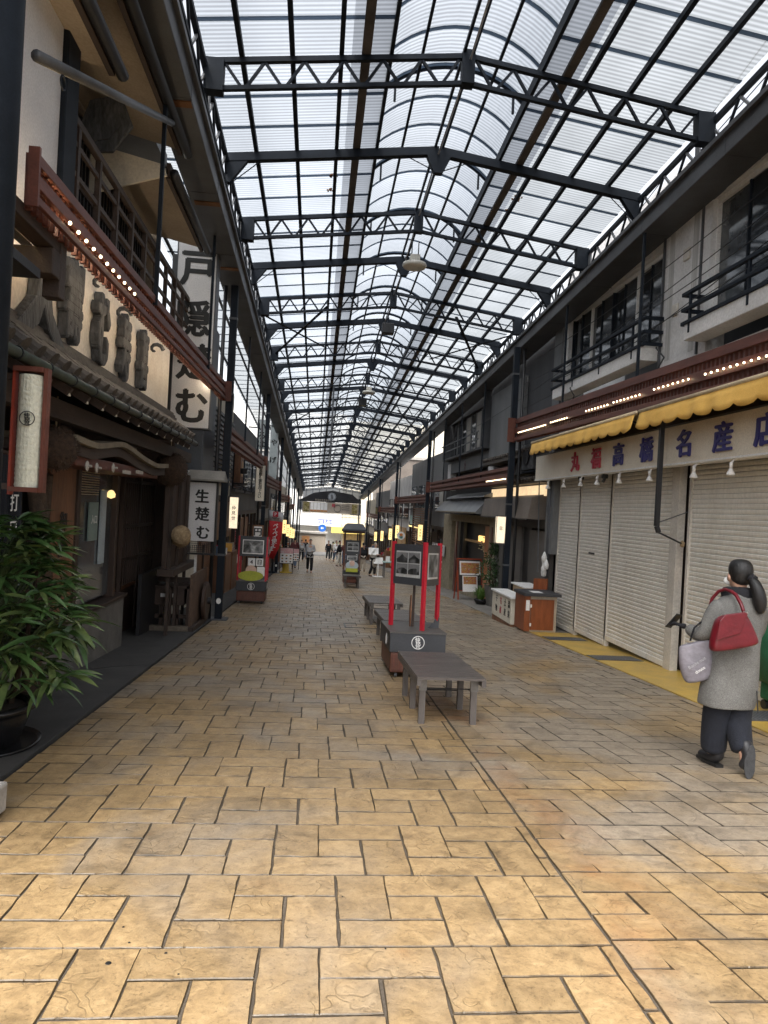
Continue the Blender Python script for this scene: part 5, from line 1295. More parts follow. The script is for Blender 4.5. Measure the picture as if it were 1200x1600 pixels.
# lit strip, awning box, metal hood
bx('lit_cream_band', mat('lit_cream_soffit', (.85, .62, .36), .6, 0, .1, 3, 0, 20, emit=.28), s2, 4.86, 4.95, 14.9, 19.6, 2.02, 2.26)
t = thing('box_awning', 'taupe box awning over the shop door left of the shutters', 'awning', (4.6, 17, 1.8))
MB().prism([(4.98, 2.08), (4.60, 1.98), (4.52, 1.50), (4.98, 1.50)], 'y', 14.95, 19.3).build('cover', TAUPE, t); bx('edge_trim', BLACK, t, 4.5, 4.53, 14.95, 19.3, 1.48, 1.51)
t = thing('metal_hood', 'grey folded metal hood over the lit stone portal', 'metal hood', (4.7, 22, 2))
HOOD = mat('brushed_grey_metal', (.19, .195, .20), .35, .6, .25, 2, .05, 40, stretch=(1, 1, .2))
MB().prism([(4.99, 2.22), (4.62, 2.08), (4.60, 2.04), (4.99, 2.04)], 'y', 19.45, 25.1).build('upper_flap', HOOD, t); MB().prism([(4.99, 1.98), (4.72, 1.96), (4.40, 1.60), (4.42, 1.56), (4.99, 1.56)], 'y', 19.5, 26.3).build('lower_flap', HOOD, t)
# portal
PST = mat('yellowish_portal_stone', (.36, .31, .215), .75, 0, .18, 7, .6, 60, c2=(.22, .19, .13))
bx('portal_pier', PST, s2, 5.0, 5.5, 26.0, 27.6, -1.6, 1.50, .01); bx('portal_pier', PST, s2, 5.0, 5.5, 19.5, 20.2, -1.6, 1.50, .01); bx('portal_lintel', PST, s2, 5.0, 5.5, 20.21, 25.99, 1.26, 1.50, .01)
bx('niche_back', WARMIN, s2, 6.4, 6.5, 19.6, 27.6, -1.6, 1.6); bx('niche_side', PST, s2, 5.5, 6.4, 27.5, 27.6, -1.6, 1.6); bx('niche_ceiling', PST, s2, 5.32, 6.4, 19.6, 27.6, 1.45, 1.5)
bx('red_brown_column', mat('deep_red_lacquer', (.10, .022, .018), .35), s2, 5.02, 5.12, 25.0, 25.3, -1.5, 1.26); bx('dark_column', BLACK, s2, 5.04, 5.14, 24.5, 24.95, -1.5, 1.26); bx('orange_column', mat('orange_cedar', (.34, .13, .05), .5), s2, 5.05, 5.2, 20.3, 20.9, -1.4, 1.2); bx('red_column', mat('deep_red_lacquer', (.1, .02, .02)), s2, 4.98, 5.04, 19.75, 19.95, -1.3, 1.2)
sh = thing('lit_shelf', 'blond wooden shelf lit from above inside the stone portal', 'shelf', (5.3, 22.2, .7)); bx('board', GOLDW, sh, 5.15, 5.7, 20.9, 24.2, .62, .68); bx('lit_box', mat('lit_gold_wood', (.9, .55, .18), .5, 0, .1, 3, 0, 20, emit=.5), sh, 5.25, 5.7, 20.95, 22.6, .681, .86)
dp = bx('niche_lamp', mat('niche_lamp_light', (1, .78, .42), .5, 0, .01, 4, 0, 40, emit=9), s2, 5.6, 5.9, 22.5, 23.5, 1.40, 1.448)
vs_ = thing('branch_vase', 'tall dark vase with pale blossom branches in the portal', 'vase', (5.35, 21.4, -.55)); MB().lathe([(.09, 0), (.12, .1), (.10, .35), (.04, .75), (.05, .8)], n=14).build('vase', BLACK, vs_, True, world=False)
mb = MB(); fl = MB()
for i in range(26):
    p = Vector((0, 0, .78)); d = Vector((rnd.uniform(-.25, .15), rnd.uniform(-.2, 1.), rnd.uniform(.35, 1))).normalized(); q = p + d * rnd.uniform(.3, .8); mb.tube([p, p.lerp(q, .5) + Vector((0, 0, .05)), q], .008, 4)
    for j in range(9):
        w_ = p.lerp(q, rnd.uniform(.4, 1.05)) + Vector((rnd.gauss(0, .05), rnd.gauss(0, .06), rnd.gauss(0, .05))); fl.rings([[(w_.x + .03 * math.cos(k), w_.y + .028 * math.sin(k), w_.z + s_ * .015) for k in (0, 1.57, 3.14, 4.71)] for s_ in (-1, 1)])
mb.build('branches', STEM, vs_, world=False)['kind'] = 'stuff'; fl.build('blossom', mat('cream_blossom', (.62, .50, .30), .8, 0, .2), vs_, world=False)['kind'] = 'stuff'
bx('counter_ledge', BLACK, s2, 4.99, 5.4, 20.95, 24.4, -.68, -.60); bx('counter_front', PST, s2, 5.02, 5.35, 20.95, 24.4, -1.5, -.681)
bx('grey_door_wall', mat('dark_taupe_wall', (.13, .12, .11), .7, 0, .12), s2, 5.0, 5.1, 16.9, 19.4, -1.5, 1.30); bx('door_gap', BLACK, s2, 5.05, 5.1, 16.3, 16.88, -1.4, 1.4); bx('grey_door_wall', mat('dark_taupe_wall', (.1, .1, .1)), s2, 5.0, 5.1, 14.8, 16.28, -1.4, 1.25); bx('dark_lintel', BLACK, s2, 4.98, 5.12, 14.8, 19.48, 1.301, 1.5)

def aboard(name, label, x, y, w, h, frame, faces, rz=0., back=True):
    t = thing(name, label, 'sign stand', (x, y, gz(y)), rz); a = R(12)
    fr_ = place('front_frame', MB().box(-w / 2, -w / 2 + .04, -.015, .015, 0, h).box(w / 2 - .04, w / 2, -.015, .015, 0, h).box(-w / 2, w / 2, -.014, .014, h - .04, h - .0).box(-w / 2, w / 2, -.014, .014, h * .22, h * .22 + .04).mesh('front_frame', frame), t, (0, -.14, 0), (-a, 0, 0))
    if back: place('rear_leg', MB().box(-w / 2, -w / 2 + .035, -.015, .015, 0, h * .95).box(w / 2 - .035, w / 2, -.015, .015, 0, h * .95).mesh('rear_leg', frame), t, (0, .26, 0), (a, 0, 0))
    for i, (u0, u1, v0, v1, mm) in enumerate(faces):
        place('poster', MB().box(-w / 2 + w * u0, -w / 2 + w * u1, -.019 - .003 * i, -.016 - .003 * i, h * v0, h * v1).mesh('poster', mm), fr_)
    return t, fr_
BRD = mat('blackboard', (.03, .024, .022), .7)
t, fr_ = aboard('red_framed_menu_stand', 'red framed menu stand with two food posters by the potted shrub', 4.72, 21.2, .80, 1.28, mat('red_brown_frame', (.28, .05, .02), .5), [(.05, .95, .24, .96, BRD), (.10, .93, .60, .93, WHITE), (.16, .88, .64, .89, PH_FOOD), (.20, .80, .20, .58, WHITE), (.24, .76, .38, .56, PH_FOOD)], R(8))
t, fr_ = aboard('dark_menu_stand', 'dark brown menu stand with a white oval picture by the portal pier', 5.10, 28.0, .78, 1.35, DARKWOOD, [(.04, .96, .16, .98, BRD), (.12, .90, .50, .76, WHITE), (.2, .82, .55, .70, PH_BW), (.12, .88, .22, .46, mat('blue_chalk_writing', (.10, .13, .16), .7, 0, .6, 30))], R(4))
text('MENU', (0, -.03, 1.18), FRONT_R, UP, .12, WHITE, None).parent = fr_

# leaves helper
def leaf_mesh(name, L, w, m, droop=.25, fold=.18, n=5, sharp=1.):
    mb = MB(); vs = []
    for i in range(n + 1):
        t = i / n; ww = w * (math.sin(math.pi * min(1, (t * .92 + .06))) ** .7) * (1 if t < .97 else .15)
        z = -droop * L * t * t; y = L * t * (1 - .12 * droop * t)
        vs += [(-ww / 2, y, z + fold * ww), (0, y, z), (ww / 2, y, z + fold * ww)]
    fs = []
    for i in range(n):
        k = i * 3; fs += [(k, k + 1, k + 4, k + 3), (k + 1, k + 2, k + 5, k + 4)]
    return MB().add(vs, fs).mesh(name, m, True)
def aim(d, roll=0.):
    d = Vector(d).normalized(); q = d.to_track_quat('Y', 'Z')
    return (q @ __import__('mathutils').Quaternion((0, 1, 0), roll)).to_euler()
# planter with shrub, small grass pot
t = thing('potted_shrub', 'dense green shrub in a tall grey square planter by the stone portal', 'potted plant', (4.98, 19.15, gz(19.15)))
MB().rings([[(x_, y_, z_) for x_, y_ in ((-r_, -r_), (r_, -r_), (r_, r_), (-r_, r_))] for r_, z_ in ((.17, 0), (.24, .52), (.24, .56), (.21, .56), (.20, .50))]).build('planter', STONE, t, world=False)
tr_ = MB()
for k in range(5): tr_.tube([(rnd.uniform(-.06, .06), rnd.uniform(-.06, .06), .45), (rnd.uniform(-.15, .15), rnd.uniform(-.15, .15), .9), (rnd.uniform(-.3, .3), rnd.uniform(-.3, .3), 1.3)], [.02, .014, .006], 6)
tr_.build('stem', STEM, t, world=False)
cr_ = MB(); q = random.Random(8)
for i in range(1500):
    c_ = q.choice(((-.22, -.1, 1.0, .32), (.2, 0, 1.05, .34), (0, .1, 1.3, .28), (.35, 0, .85, .26), (-.05, -.15, .78, .26), (-.05, 0, 1.58, .12), (.55, .1, .95, .16)))
    d = Vector((q.gauss(0, 1), q.gauss(0, 1), q.gauss(0, 1))).normalized(); p = Vector(c_[:3]) + d * c_[3] * q.uniform(.5, 1.05)
    L_ = q.uniform(.07, .13); w_ = L_ * .36; dd = (d + Vector((q.gauss(0, .5), q.gauss(0, .5), q.gauss(-.1, .4)))).normalized(); s_ = dd.cross(Vector((q.gauss(0, 1), q.gauss(0, 1), 1))).normalized() * w_ / 2
    cr_.add([p, p + dd * L_ * .5 + s_, p + dd * L_, p + dd * L_ * .5 - s_], [(0, 1, 2, 3)])
cr_.build('foliage', LEAF3, t, world=False)['kind'] = 'stuff'
t = thing('grass_pot', 'small pot of spiky green grass beside the red framed menu stand', 'potted plant', (4.70, 19.55, gz(19.55)))
MB().lathe([(.12, 0), (.19, .12), (.2, .16), (.17, .16), (.15, .1)], n=18).build('pot', POT, t, True, world=False)
mb = MB()
for i in range(170):
    a = rnd.uniform(0, 6.28); r_ = rnd.uniform(.08, .42); h_ = rnd.uniform(.22, .52); p = Vector((.06 * math.cos(a), .06 * math.sin(a), .12)); e = Vector((r_ * math.cos(a), r_ * math.sin(a), .12 + h_)); s_ = Vector((-math.sin(a), math.cos(a), 0)) * .007
    m_ = p.lerp(e, .5) + Vector((0, 0, .08)); mb.add([p - s_, p + s_, m_ + s_, m_ - s_, e - Vector((0, 0, .05)) * (r_ * 8)], [(0, 1, 2, 3), (3, 2, 4)])
mb.build('grass_blades', mat('bright_grass_blade', (.10, .20, .03), .5, 0, .3), t, world=False)['kind'] = 'stuff'

# ================================================================== GENERIC SHOP FRONTS FURTHER DOWN
def shopfront(name, label, side, y0, y1, upper, lower, win='grid', extras=(), x=None, ztop_=4.6, glow=None, lowh=1.9):
    """side +1: right of the street (faces -x); side -1: left (faces +x)"""
    X = x if x is not None else (5.15 if side > 0 else -2.75); s = side; yc = (y0 + y1) / 2; g = gz(y0)
    t = thing(name, label, 'building', (X, yc, gz(yc)))
    def B_(nm, m, a, b, ya, yb, za, zb, par=None, bev=0.):   # a,b: distance behind (+) or before (-) the front plane
        xa, xb = X + s * a, X + s * b
        return bx(nm, m, par or t, min(xa, xb), max(xa, xb), ya, yb, za, zb, bev)
    zb = gz(y1) - .05
    fl = g + 2.35
    B_('upper_wall', upper, 0, .3, y0, y1, fl + .02, g + ztop_ + .9)
    B_('back_wall', BLACK if glow is None else glow, 1.3, 1.4, y0, y1, zb, fl)
    B_('shop_ceiling', BLACK, .3, 1.3, y0, y1, fl - .05, fl)
    B_('string_beam', DARKWOODH, -.06, .2, y0, y1, fl - .12, fl + .018)
    n = max(2, int((y1 - y0) / 1.5)); w = (y1 - y0) / n
    rr = random.Random(int(y0 * 7 + side))
    for i in range(n + 1):
        yy = min(y1 - .06, max(y0 + .06, y0 + i * w)); B_('door_post', DARKWOOD, -.02, .1, yy - .05, yy + .05, zb, fl - .121)
    for i in range(n):
        a_, b_ = y0 + i * w + .06, y0 + (i + 1) * w - .06; k = rr.random()
        if k < .35:
            o = B_('glass_door', GLASSG, .05, .07, a_, b_, zb + .1, g + lowh)
            B_('door_rail', lower, .03, .09, a_, b_, zb + .02, zb + .4, o); B_('transom', lower, .03, .09, a_, b_, g + lowh - .04, g + lowh + .04, o)
        elif k < .6:
            o = B_('panel_wall', lower, .02, .1, a_, b_, zb, g + lowh + .2)
        else:
            o = B_('display_table', MIDWOOD, -.35, .2, a_ + .1, b_ - .1, zb, g + .72)
            for q in range(7):
                yy = a_ + .15 + q * (b_ - a_ - .4) / 6; hh = rr.uniform(.06, .25)
                B_('goods_box', rr.choice([WHITE, INKRED, BEIGEC, AWN, PH_FOOD, BLUEC]), -.30 + rr.uniform(0, .2), .1, yy, yy + .12, g + .721, g + .721 + hh, o)
    # upper windows
    zw0, zw1 = fl + .75, fl + 1.9
    if win == 'grid':
        k = max(1, int((y1 - y0) / 2.6)); ww = (y1 - y0) / k
        for i in range(k):
            a_, b_ = y0 + i * ww + .35, y0 + (i + 1) * ww - .35
            f_ = B_('window_frame', STEEL, -.03, -.005, a_, b_, zw0, zw1)
            m_ = max(2, int((b_ - a_) / .7))
            for j in range(m_):
                c0, c1 = a_ + (b_ - a_) * j / m_ + .03, a_ + (b_ - a_) * (j + 1) / m_ - .03; B_('window_pane', rr.choice([GLASS, GLASSG, CURT, GLASSG]), -.045, -.032, c0, c1, zw0 + .04, zw1 - .04, f_)
            B_('window_sill', STEELG, -.12, -.003, a_ - .05, b_ + .05, zw0 - .08, zw0 - .02, f_)
            for z in (zw0 + .1, zw0 + .3): B_('railing_bar', STEEL, -.20, -.17, a_, b_, z, z + .03, f_)
    elif win == 'louvre':
        k = int((zw1 - zw0 + .8) / .13)
        for i in range(k): B_('louvre_slat', STEELG, -.10, -.02, y0 + .2, y1 - .3, zw0 - .4 + i * .13, zw0 - .33 + i * .13)
    elif win == 'lattice':
        k = min(60, int((y1 - y0) / .12))
        for i in range(k): B_('lattice_slat', DARKWOOD, -.08, -.02, y0 + .1 + i * .12, y0 + .14 + i * .12, zw0 - .2, zw1)
    return t, B_
tA, B_ = shopfront('cream_shop', 'cream fronted shop with brown planks and dark louvres after the soba shop', -1, 13.4, 22.6, CREAM, MIDWOOD, 'louvre')
B_('curved_cladding', mat('slate_blue_cladding', (.07, .08, .095), .5, 0, .15), -.62, -.1, 13.25, 14.6, 2.0, 4.9, None, .02)
B_('cream_lower_wall', CREAM, -.06, -.02, 13.5, 16.6, gz(16), 2.3); B_('grey_boards', GREYPANEL, -.05, -.02, 16.8, 19.5, 1.4, 2.9)
for i in range(12): B_('grey_louvre', STEEL, -.09, -.051, 16.8, 19.5, 1.45 + i * .12, 1.50 + i * .12)
for i in range(7): B_('wood_plank', MIDWOOD, -.12 - .01 * (i % 2), -.06, 16.8, 22.4, .48 + i * .15, .62 + i * .15)
t = thing('framed_sign', 'white square sign with one black character in a brown frame', 'sign', (-2.3, 22.6, -.3)); a, b = onY(395, 820, 20), onY(411, 842, 20)
bx('frame', MIDWOOD, t, a.x, b.x, 20, 20.05, b.z, a.z); bx('face', WHITE, t, a.x + .04, b.x - .04, 19.985, 19.995, b.z + .04, a.z - .04); text('円', ((a.x + b.x) / 2, 19.98, (a.z + b.z) / 2), FRONT_R, UP, .24, INK, t, bold=.03)
t = thing('carved_wall_box', 'brown and gold carved box fixed on the cream wall', 'wall box', (-2.4, 15, 1.5)); p = onX(376, 735, -2.55)
bx('box', MIDWOOD, t, -2.7, -2.5, p.y - .5, p.y + .35, p.z - .42, p.z + .5, .01); bx('shelf', BLACK, t, -2.7, -2.35, p.y - .6, p.y + .5, p.z - .48, p.z - .43); bx('gold_panel', GOLDW, t, -2.499, -2.49, p.y - .2, p.y + .2, p.z - .2, p.z + .3); MB().lathe([(.0, -.1), (.1, -.08), (.11, .08), (0, .1)], (-2.38, p.y - .7, p.z - .05), 12).build('round_lamp', BLACK, t)
t = thing('vertical_banner_sign', 'narrow white vertical sign with a column of black writing on the third post', 'sign', (-1.95, 23, 2))
a, b = onY(401, 727, 22.4), onY(412, 783, 22.4); bx('board', SIGNI, t, a.x, b.x, 22.4, 22.45, b.z, a.z); bx('frame', BLACK, t, a.x - .02, a.x - .002, 22.39, 22.46, b.z, a.z); bx('frame', BLACK, t, b.x + .002, b.x + .02, 22.39, 22.46, b.z, a.z)
vtext('お座敷も御利用下さい', ((a.x + b.x) / 2, 22.395, a.z - .07), FRONT_R, UP, .115, (a.z - b.z - .10) / 10, INK, t, bold=.025)
t = thing('fluttering_banner', 'red and white banner on a pole leaning over the left pavement', 'banner', (-2.0, 33, gz(33)))
YF = 32.6
def fp(px, py): return onY(px, py, YF)
rows = [((420, 797), (443, 802)), ((420, 813), (442, 816)), ((419, 830), (441, 832)), ((418, 850), (436, 856)), ((415, 869), (427, 874))]
vs = []; NC = 8
def frow(a, b): 
    A_, B2 = fp(*a), fp(*b); return [A_.lerp(B2, i / NC) + Vector((0, .06 * math.sin(i * 1.1 + a[1] * .08), 0)) for i in range(NC + 1)]
def cloth(rows_, nm, m):
    vs = [v for r_ in rows_ for v in frow(*r_)]; fs = [(j * (NC + 1) + i, j * (NC + 1) + i + 1, (j + 1) * (NC + 1) + i + 1, (j + 1) * (NC + 1) + i) for j in range(len(rows_) - 1) for i in range(NC)]
    o = MB().add(vs, fs).build(nm, m, t, True); o.modifiers.new('s', 'SOLIDIFY').thickness = .006; return o
cw = cloth(rows[:2], 'white_part', SIGNW); cr_ = cloth(rows[1:], 'red_part', mat('banner_red', (.55, .025, .03), .7, 0, .12, 5))
text('P', fp(431, 803.5) - Vector((0, .09, 0)), FRONT_R, UP, .22, WHITE, cw, bold=.02); q = fp(431, 803.5); bx('logo_square', RED, cw, q.x - .12, q.x + .12, q.y - .082, q.y - .078, q.z - .12, q.z + .12); text('PayPay', fp(431, 810) - Vector((0, .08, 0)), FRONT_R, UP, .13, INK, cw)
for ch, px, py in zip('ペイペイ使えます。', (431, 430, 430, 429.5, 428.5, 427, 424, 421.5, 420), (821, 827, 833, 839, 845, 852, 857, 862, 866)):
    text(ch, fp(px, py) - Vector((0, .09, 0)), FRONT_R, UP, .24, WHITE, cr_, bold=.03)
MB().tube([fp(424, 896), fp(419.5, 800), fp(420, 794)], .016, 6).build('pole', STEELG, t, True); MB().tube([fp(419, 796), fp(444, 801)], .012, 6).build('cross_rod', STEELG, t)
MB().box(-.25, .25, -.25, .25, 0, .10).build('base', STEEL, t, bevel=.02, world=False)
for (px, py0, py1, w_, y_, lb_) in ((447.5, 854, 897, 19, 33.2, 'pink topped menu board on a dark easel beside the red banner'), (462, 856, 890, 9, 36.5, 'second pink topped menu board behind the first')):
    a, b = onY(px - w_ / 2, py0, y_), onY(px + w_ / 2, py1, y_); t = thing('menu_easel', lb_, 'menu board', (px * 0 + (a.x + b.x) / 2, y_, b.z)); W_ = b.x - a.x; H_ = a.z - b.z
    L_ = lambda nm, mb, m, par=None: mb.build(nm, m, par or t, world=False)
    for xx in (-W_ / 2, W_ / 2 - .03): L_('leg', MB().box(xx, xx + .03, -.02, .02, 0, H_), DARKWOOD)
    bb = L_('board', MB().box(-W_ / 2 + .0, W_ / 2, -.05, -.022, H_ * .38, H_ * .98), BLACK); L_('top_print', MB().box(-W_ / 2 + .02, W_ / 2 - .02, -.058, -.052, H_ * .76, H_ * .96), PH_PINK, bb); L_('white_print', MB().box(-W_ / 2 + .02, W_ / 2 - .02, -.058, -.052, H_ * .40, H_ * .758), WHITE, bb)
    for i in range(9): 
        q = L_('dish_print', MB().box(-.04, .04, -.062, -.059, -.03, .03), PH_FOOD if i % 2 else INK, bb); q.location = (-W_ * .3 + (i % 3) * W_ * .3, 0, H_ * (.46 + .11 * (i // 3)))
t = thing('yellow_stand_base', 'yellow plastic sign base standing under the pink menu board', 'sign base', (-1.32, 33.6, gz(33.6))); MB().lathe([(.30, 0), (.30, .05), (.17, .08), (.13, .55), (.1, .58)], n=16).build('body', mat('yellow_plastic', (.55, .36, .03), .5), t, True, world=False); MB().lathe([(.33, -.0), (.33, .02)], n=16).build('foot_ring', BLACK, t, world=False)

shopfront('plank_shop', 'dark two storey shop with wooden planks behind the red banner', -1, 22.8, 32.6, GREYWALL, MIDWOOD, 'grid')
tB, B_ = shopfront('bluish_shop', 'narrow shop with a pale vertical sign board between the third and fourth left posts', -1, 32.8, 41.8, GREYPANEL, DARKWOOD, 'lattice', glow=WARMIN)
shopfront('far_left_shop', 'last shop front on the left before the far street', -1, 42.0, 51.0, TAUPE, MIDWOOD, 'grid', glow=WARMIN)
for (px0, py0, px1, py1, y_, s_, lb_) in ((403, 655, 415, 702, 24.5, 'いろは', 'pale blue grey vertical sign with black writing above the second left valance'), (424, 655, 431, 748, 31.5, 'みやげ', 'tall pale vertical sign farther along the left upper storeys')):
    a, b = onY(px0, py0, y_), onY(px1, py1, y_); t = thing('upper_vertical_sign', lb_, 'sign', (a.x, y_, b.z)); bx('board', mat('pale_teal_grey_face', (.30, .34, .35), .5), t, a.x, b.x, y_, y_ + .15, b.z, a.z); vtext(s_, ((a.x + b.x) / 2, y_ - .01, a.z - .25), FRONT_R, UP, (b.x - a.x) * .95, (a.z - b.z) / 3.4, INK, t, bold=.03); bx('bracket', STEELG, t, a.x - .3, a.x - .002, y_ + .05, y_ + .09, a.z - .3, a.z - .25)
# right side
tC, B_ = shopfront('reed_blind_shop', 'grey shop with a reed screen and white door curtain after the portal', 1, 28.3, 39.0, GREYPANEL, DARKWOOD, 'grid', glow=BLACK)
for i in range(16): B_('reed_slat', MIDWOOD, -.42, -.38, 29.6, 34.6, .05 + i * .105, .10 + i * .105)
B_('timber_frame', DARKWOOD, -.44, -.36, 34.61, 34.75, -.3, 1.9); B_('timber_frame', DARKWOOD, -.44, -.36, 29.45, 29.59, -.3, 1.9)
t = thing('door_curtain', 'short white shop curtain with dark vertical writing beside the stone portal', 'shop curtain', (4.95, 28.6, .5))
a, b = onX(677, 819, 4.9), onX(695, 835, 4.9); 
for i in range(4): yy0 = a.y + (b.y - a.y) * i / 4; yy1 = a.y + (b.y - a.y) * (i + .94) / 4; bx('curtain_panel', SIGNW, t, 4.90 + .02 * (i % 2), 4.91 + .02 * (i % 2), min(yy0, yy1), max(yy0, yy1), -.15, .28); text('そばうど'[i], (4.89, (yy0 + yy1) / 2, .1), RIGHT_R, UP, .3, INK, t)
t = thing('round_ice_sign', 'round white sign with a cup picture hanging over the right pavement', 'sign', (4.2, 36, gz(36) + 1.9)); p = onY(626.5, 837, 33); t.location = p
MB().tube([(0, -.03, 0), (0, .03, 0)], .19, 24).build('disc', WHITE, t, world=False); MB().prism([(-.09, -.02), (.09, -.02), (.06, -.13), (-.06, -.13)], 'y', -.045, -.032).build('cup_print', PH_TEAL, t, world=False); MB().prism([(.08 * math.cos(a * .5), .04 + .07 * math.sin(a * .5)) for a in range(13)], 'y', -.045, -.032).build('scoop_print', mat('orange_cutout', (.6, .2, .05), .5), t, world=False); MB().box(-.015, .015, -.01, .01, .19, .8).build('hanger', BLACK, t, world=False)
t = thing('teal_poster_board', 'teal and pale poster board above a lit ledge on the right', 'poster board', (4.9, 33, .3)); a, b = onX(641, 805, 4.85), onX(656, 822, 4.85); bx('poster', PH_TEAL, t, 4.84, 4.88, b.y, a.y, b.z, a.z); bx('lit_ledge', LITP, t, 4.80, 4.84, b.y, a.y, b.z - .12, b.z - .05)
tD, B_ = shopfront('bamboo_front_shop', 'pale shop with blond wooden boards and stands outside', 1, 39.2, 50.6, WHITEWALL, GOLDW, 'grid', glow=WARMIN)
for i in range(5): B_('blond_board', GOLDW, -.10, -.04, 40.0 + i * 1.5, 41.3 + i * 1.5, -2.2, .55)
for (x, y, z, side, lb_) in ((4.16, 28.2, 1.80, 1, 'on the second right post'), (4.16, 39.6, 1.85, 1, 'on the third right post'), (4.2, 45.0, 1.8, 1, 'between the last right posts'), (4.2, 49.8, 1.8, 1, 'on the last right post'),
                           (-1.45, 33.0, 1.85, -1, 'just right of the red banner'), (-1.45, 37.5, 1.75, -1, 'second along the far left'), (-1.5, 43.0, 1.7, -1, 'third along the far left'), (-1.5, 48.0, 1.7, -1, 'farthest on the left'), (3.9, 34.0, 1.9, 1, 'by the teal poster board')):
    post_lantern(x, y, z, 'glowing yellow paper lantern ' + lb_, 'lit lanterns on the arcade posts', LITP, w=.18, h=.62)

shopfront('far_pale_shop', 'pale shop front on the left before the crest gate', -1, 51.2, 63.0, CREAM, GOLDW, 'grid', glow=WARMIN)
shopfront('end_left_shop', 'last dark shop front on the left at the crest gate', -1, 63.2, 74.8, GREYWALL, MIDWOOD, 'louvre', glow=WARMIN)
shopfront('far_grey_shop', 'grey shop front on the right before the crest gate', 1, 50.8, 62.5, GREYPANEL, GOLDW, 'grid', glow=WARMIN)
shopfront('end_right_shop', 'last cream shop front on the right at the crest gate', 1, 62.7, 74.8, CREAM, DARKWOOD, 'grid', glow=WARMIN)
# ================================================================== FAR END
t = thing('arcade_gate_sign', 'long picture sign board with a round crest across the far end of the arcade', 'sign board', (1.5, 74.2, gz(74) + 4.3))
yb_ = 74.2
a, b = onY(473, 783, yb_), onY(560, 805, yb_); bx('board', BEIGEC, t, a.x, b.x, yb_, yb_ + .12, b.z + .05, a.z)
f = lambda px: onY(px, 790, yb_).x
bx('flower_panel', PH_FLOW, t, f(474), f(483), yb_ - .03, yb_ - .002, b.z + .1, a.z - .05); bx('flower_panel', PH_FLOW, t, f(550), f(558.5), yb_ - .03, yb_ - .002, b.z + .1, a.z - .05)
for i in range(5): 
    q = bx('white_panel', WHITE, t, f(485 + i * 5.4), f(489.8 + i * 5.4), yb_ - .03, yb_ - .002, b.z + .12, a.z - .06); bx('panel_picture', PH_FOOD, q, f(485 + i * 5.4), f(489.8 + i * 5.4), yb_ - .04, yb_ - .031, b.z + .13, b.z + .35)
text('見', (f(521), yb_ - .03, a.z - .3), FRONT_R, UP, .42, INKRED, t, bold=.03); MB().lathe([(.26, 0), (.22, 0)], n=24, cap=False)
rg = MB()
for i in range(24):
    a0, a1 = 2 * math.pi * i / 24, 2 * math.pi * (i + 1) / 24; rg.bar((f(527.5) + .36 * math.cos(a0), yb_ - .03, (a.z + b.z) / 2 + .36 * math.sin(a0)), (f(527.5) + .36 * math.cos(a1), yb_ - .03, (a.z + b.z) / 2 + .36 * math.sin(a1)), .05, .05)
rg.build('print_ring', SLATE, t)
for i in range(3): bx('text_line', SLATE, t, f(534), f(546), yb_ - .03, yb_ - .002, a.z - .3 - i * .2, a.z - .25 - i * .2)
ar = MB().prism([(XL - .1, a.z + .02), (XR - .1, a.z + .02), (XR - .1, a.z + .25), (3.6, a.z + .95), (1.5, a.z + 1.25), (-.4, a.z + .95), (XL - .1, a.z + .25)], 'y', yb_ + .02, yb_ + .10).build('arched_fascia', BLACK, t)
MB().tube([(f(518), yb_ - .06, a.z + .6), (f(518), yb_, a.z + .6)], .42, 24).build('round_crest', mat('grey_crest', (.35, .37, .40), .4), ar)
q = emblem((f(518), yb_ - .065, a.z + .6), FRONT_R, UP, .38, INK, ar)
text('熱海仲見世名店街', (f(505), yb_, a.z + .22), FRONT_R, UP, .22, BEIGEC, ar)
gm = MB(); zt_ = b.z + .02
for i in range(44): xx = XL + .1 + i * (XR - XL - .2) / 43; gm.box(xx, xx + .025, yb_, yb_ + .03, zt_ - .62, zt_)
gm.box(XL, XR, yb_, yb_ + .03, zt_ - .05, zt_).box(XL, XR, yb_, yb_ + .03, zt_ - .34, zt_ - .30); gm.build('hanging_grille', STEEL, t)['kind'] = 'stuff'
GZ = gz(77)
prop(MB().box(-80, 90, 77, 500, GZ - .5, GZ - .004).build('far_road', ROADF), kind='structure')
WB = mat('bright_white_building', (.80, .79, .76), .8, 0, .05); CB = mat('pale_cream_building', (.72, .66, .54), .8, 0, .05)
t = thing('white_building', 'bright white building across the far street with a blue sign', 'building', (0, 96, GZ)); 
bx('wall', WB, t, -14, 3.4, 96, 106, GZ, 14); 
for i, x in enumerate((-4.6, -2.6, 1.2)):
    w_ = bx('window', GLASSG, t, x, x + 1.2, 95.93, 95.99, 1.0, 2.3); bx('window_frame', STEELG, w_, x - .06, x + 1.26, 95.9, 95.925, .9, .98)
a, b = onY(496, 811, 95.5), onY(520, 819, 95.5); bl_ = bx('blue_sign', mat('blue_sign_face', (.05, .09, .45), .4), t, a.x, b.x, 95.5, 95.6, b.z, a.z); text('駅前名店街', ((a.x + b.x) / 2, 95.48, (a.z + b.z) / 2), FRONT_R, UP, .48, WHITE, bl_)
bx('canopy', WB, t, -8, 3.2, 94.0, 95.99, -1.1, -.85)
t = thing('cream_building', 'pale cream building across the far street', 'building', (8, 94, GZ)); bx('wall', CB, t, 3.45, 22, 94, 106, GZ, 13)
for x in (4.4, 6.6, 9.0): bx('window', GLASSG, t, x, x + 1.4, 93.94, 93.99, .6, 2.0)
bx('yellow_fascia', mat('yellow_fascia', (.78, .60, .16), .5, 0, .1), t, 2.0, 12, 92.8, 93.99, -1.9, -1.1); bx('shop_glass', WARMIN, t, 3.6, 12, 93.95, 93.99, GZ, -1.95)
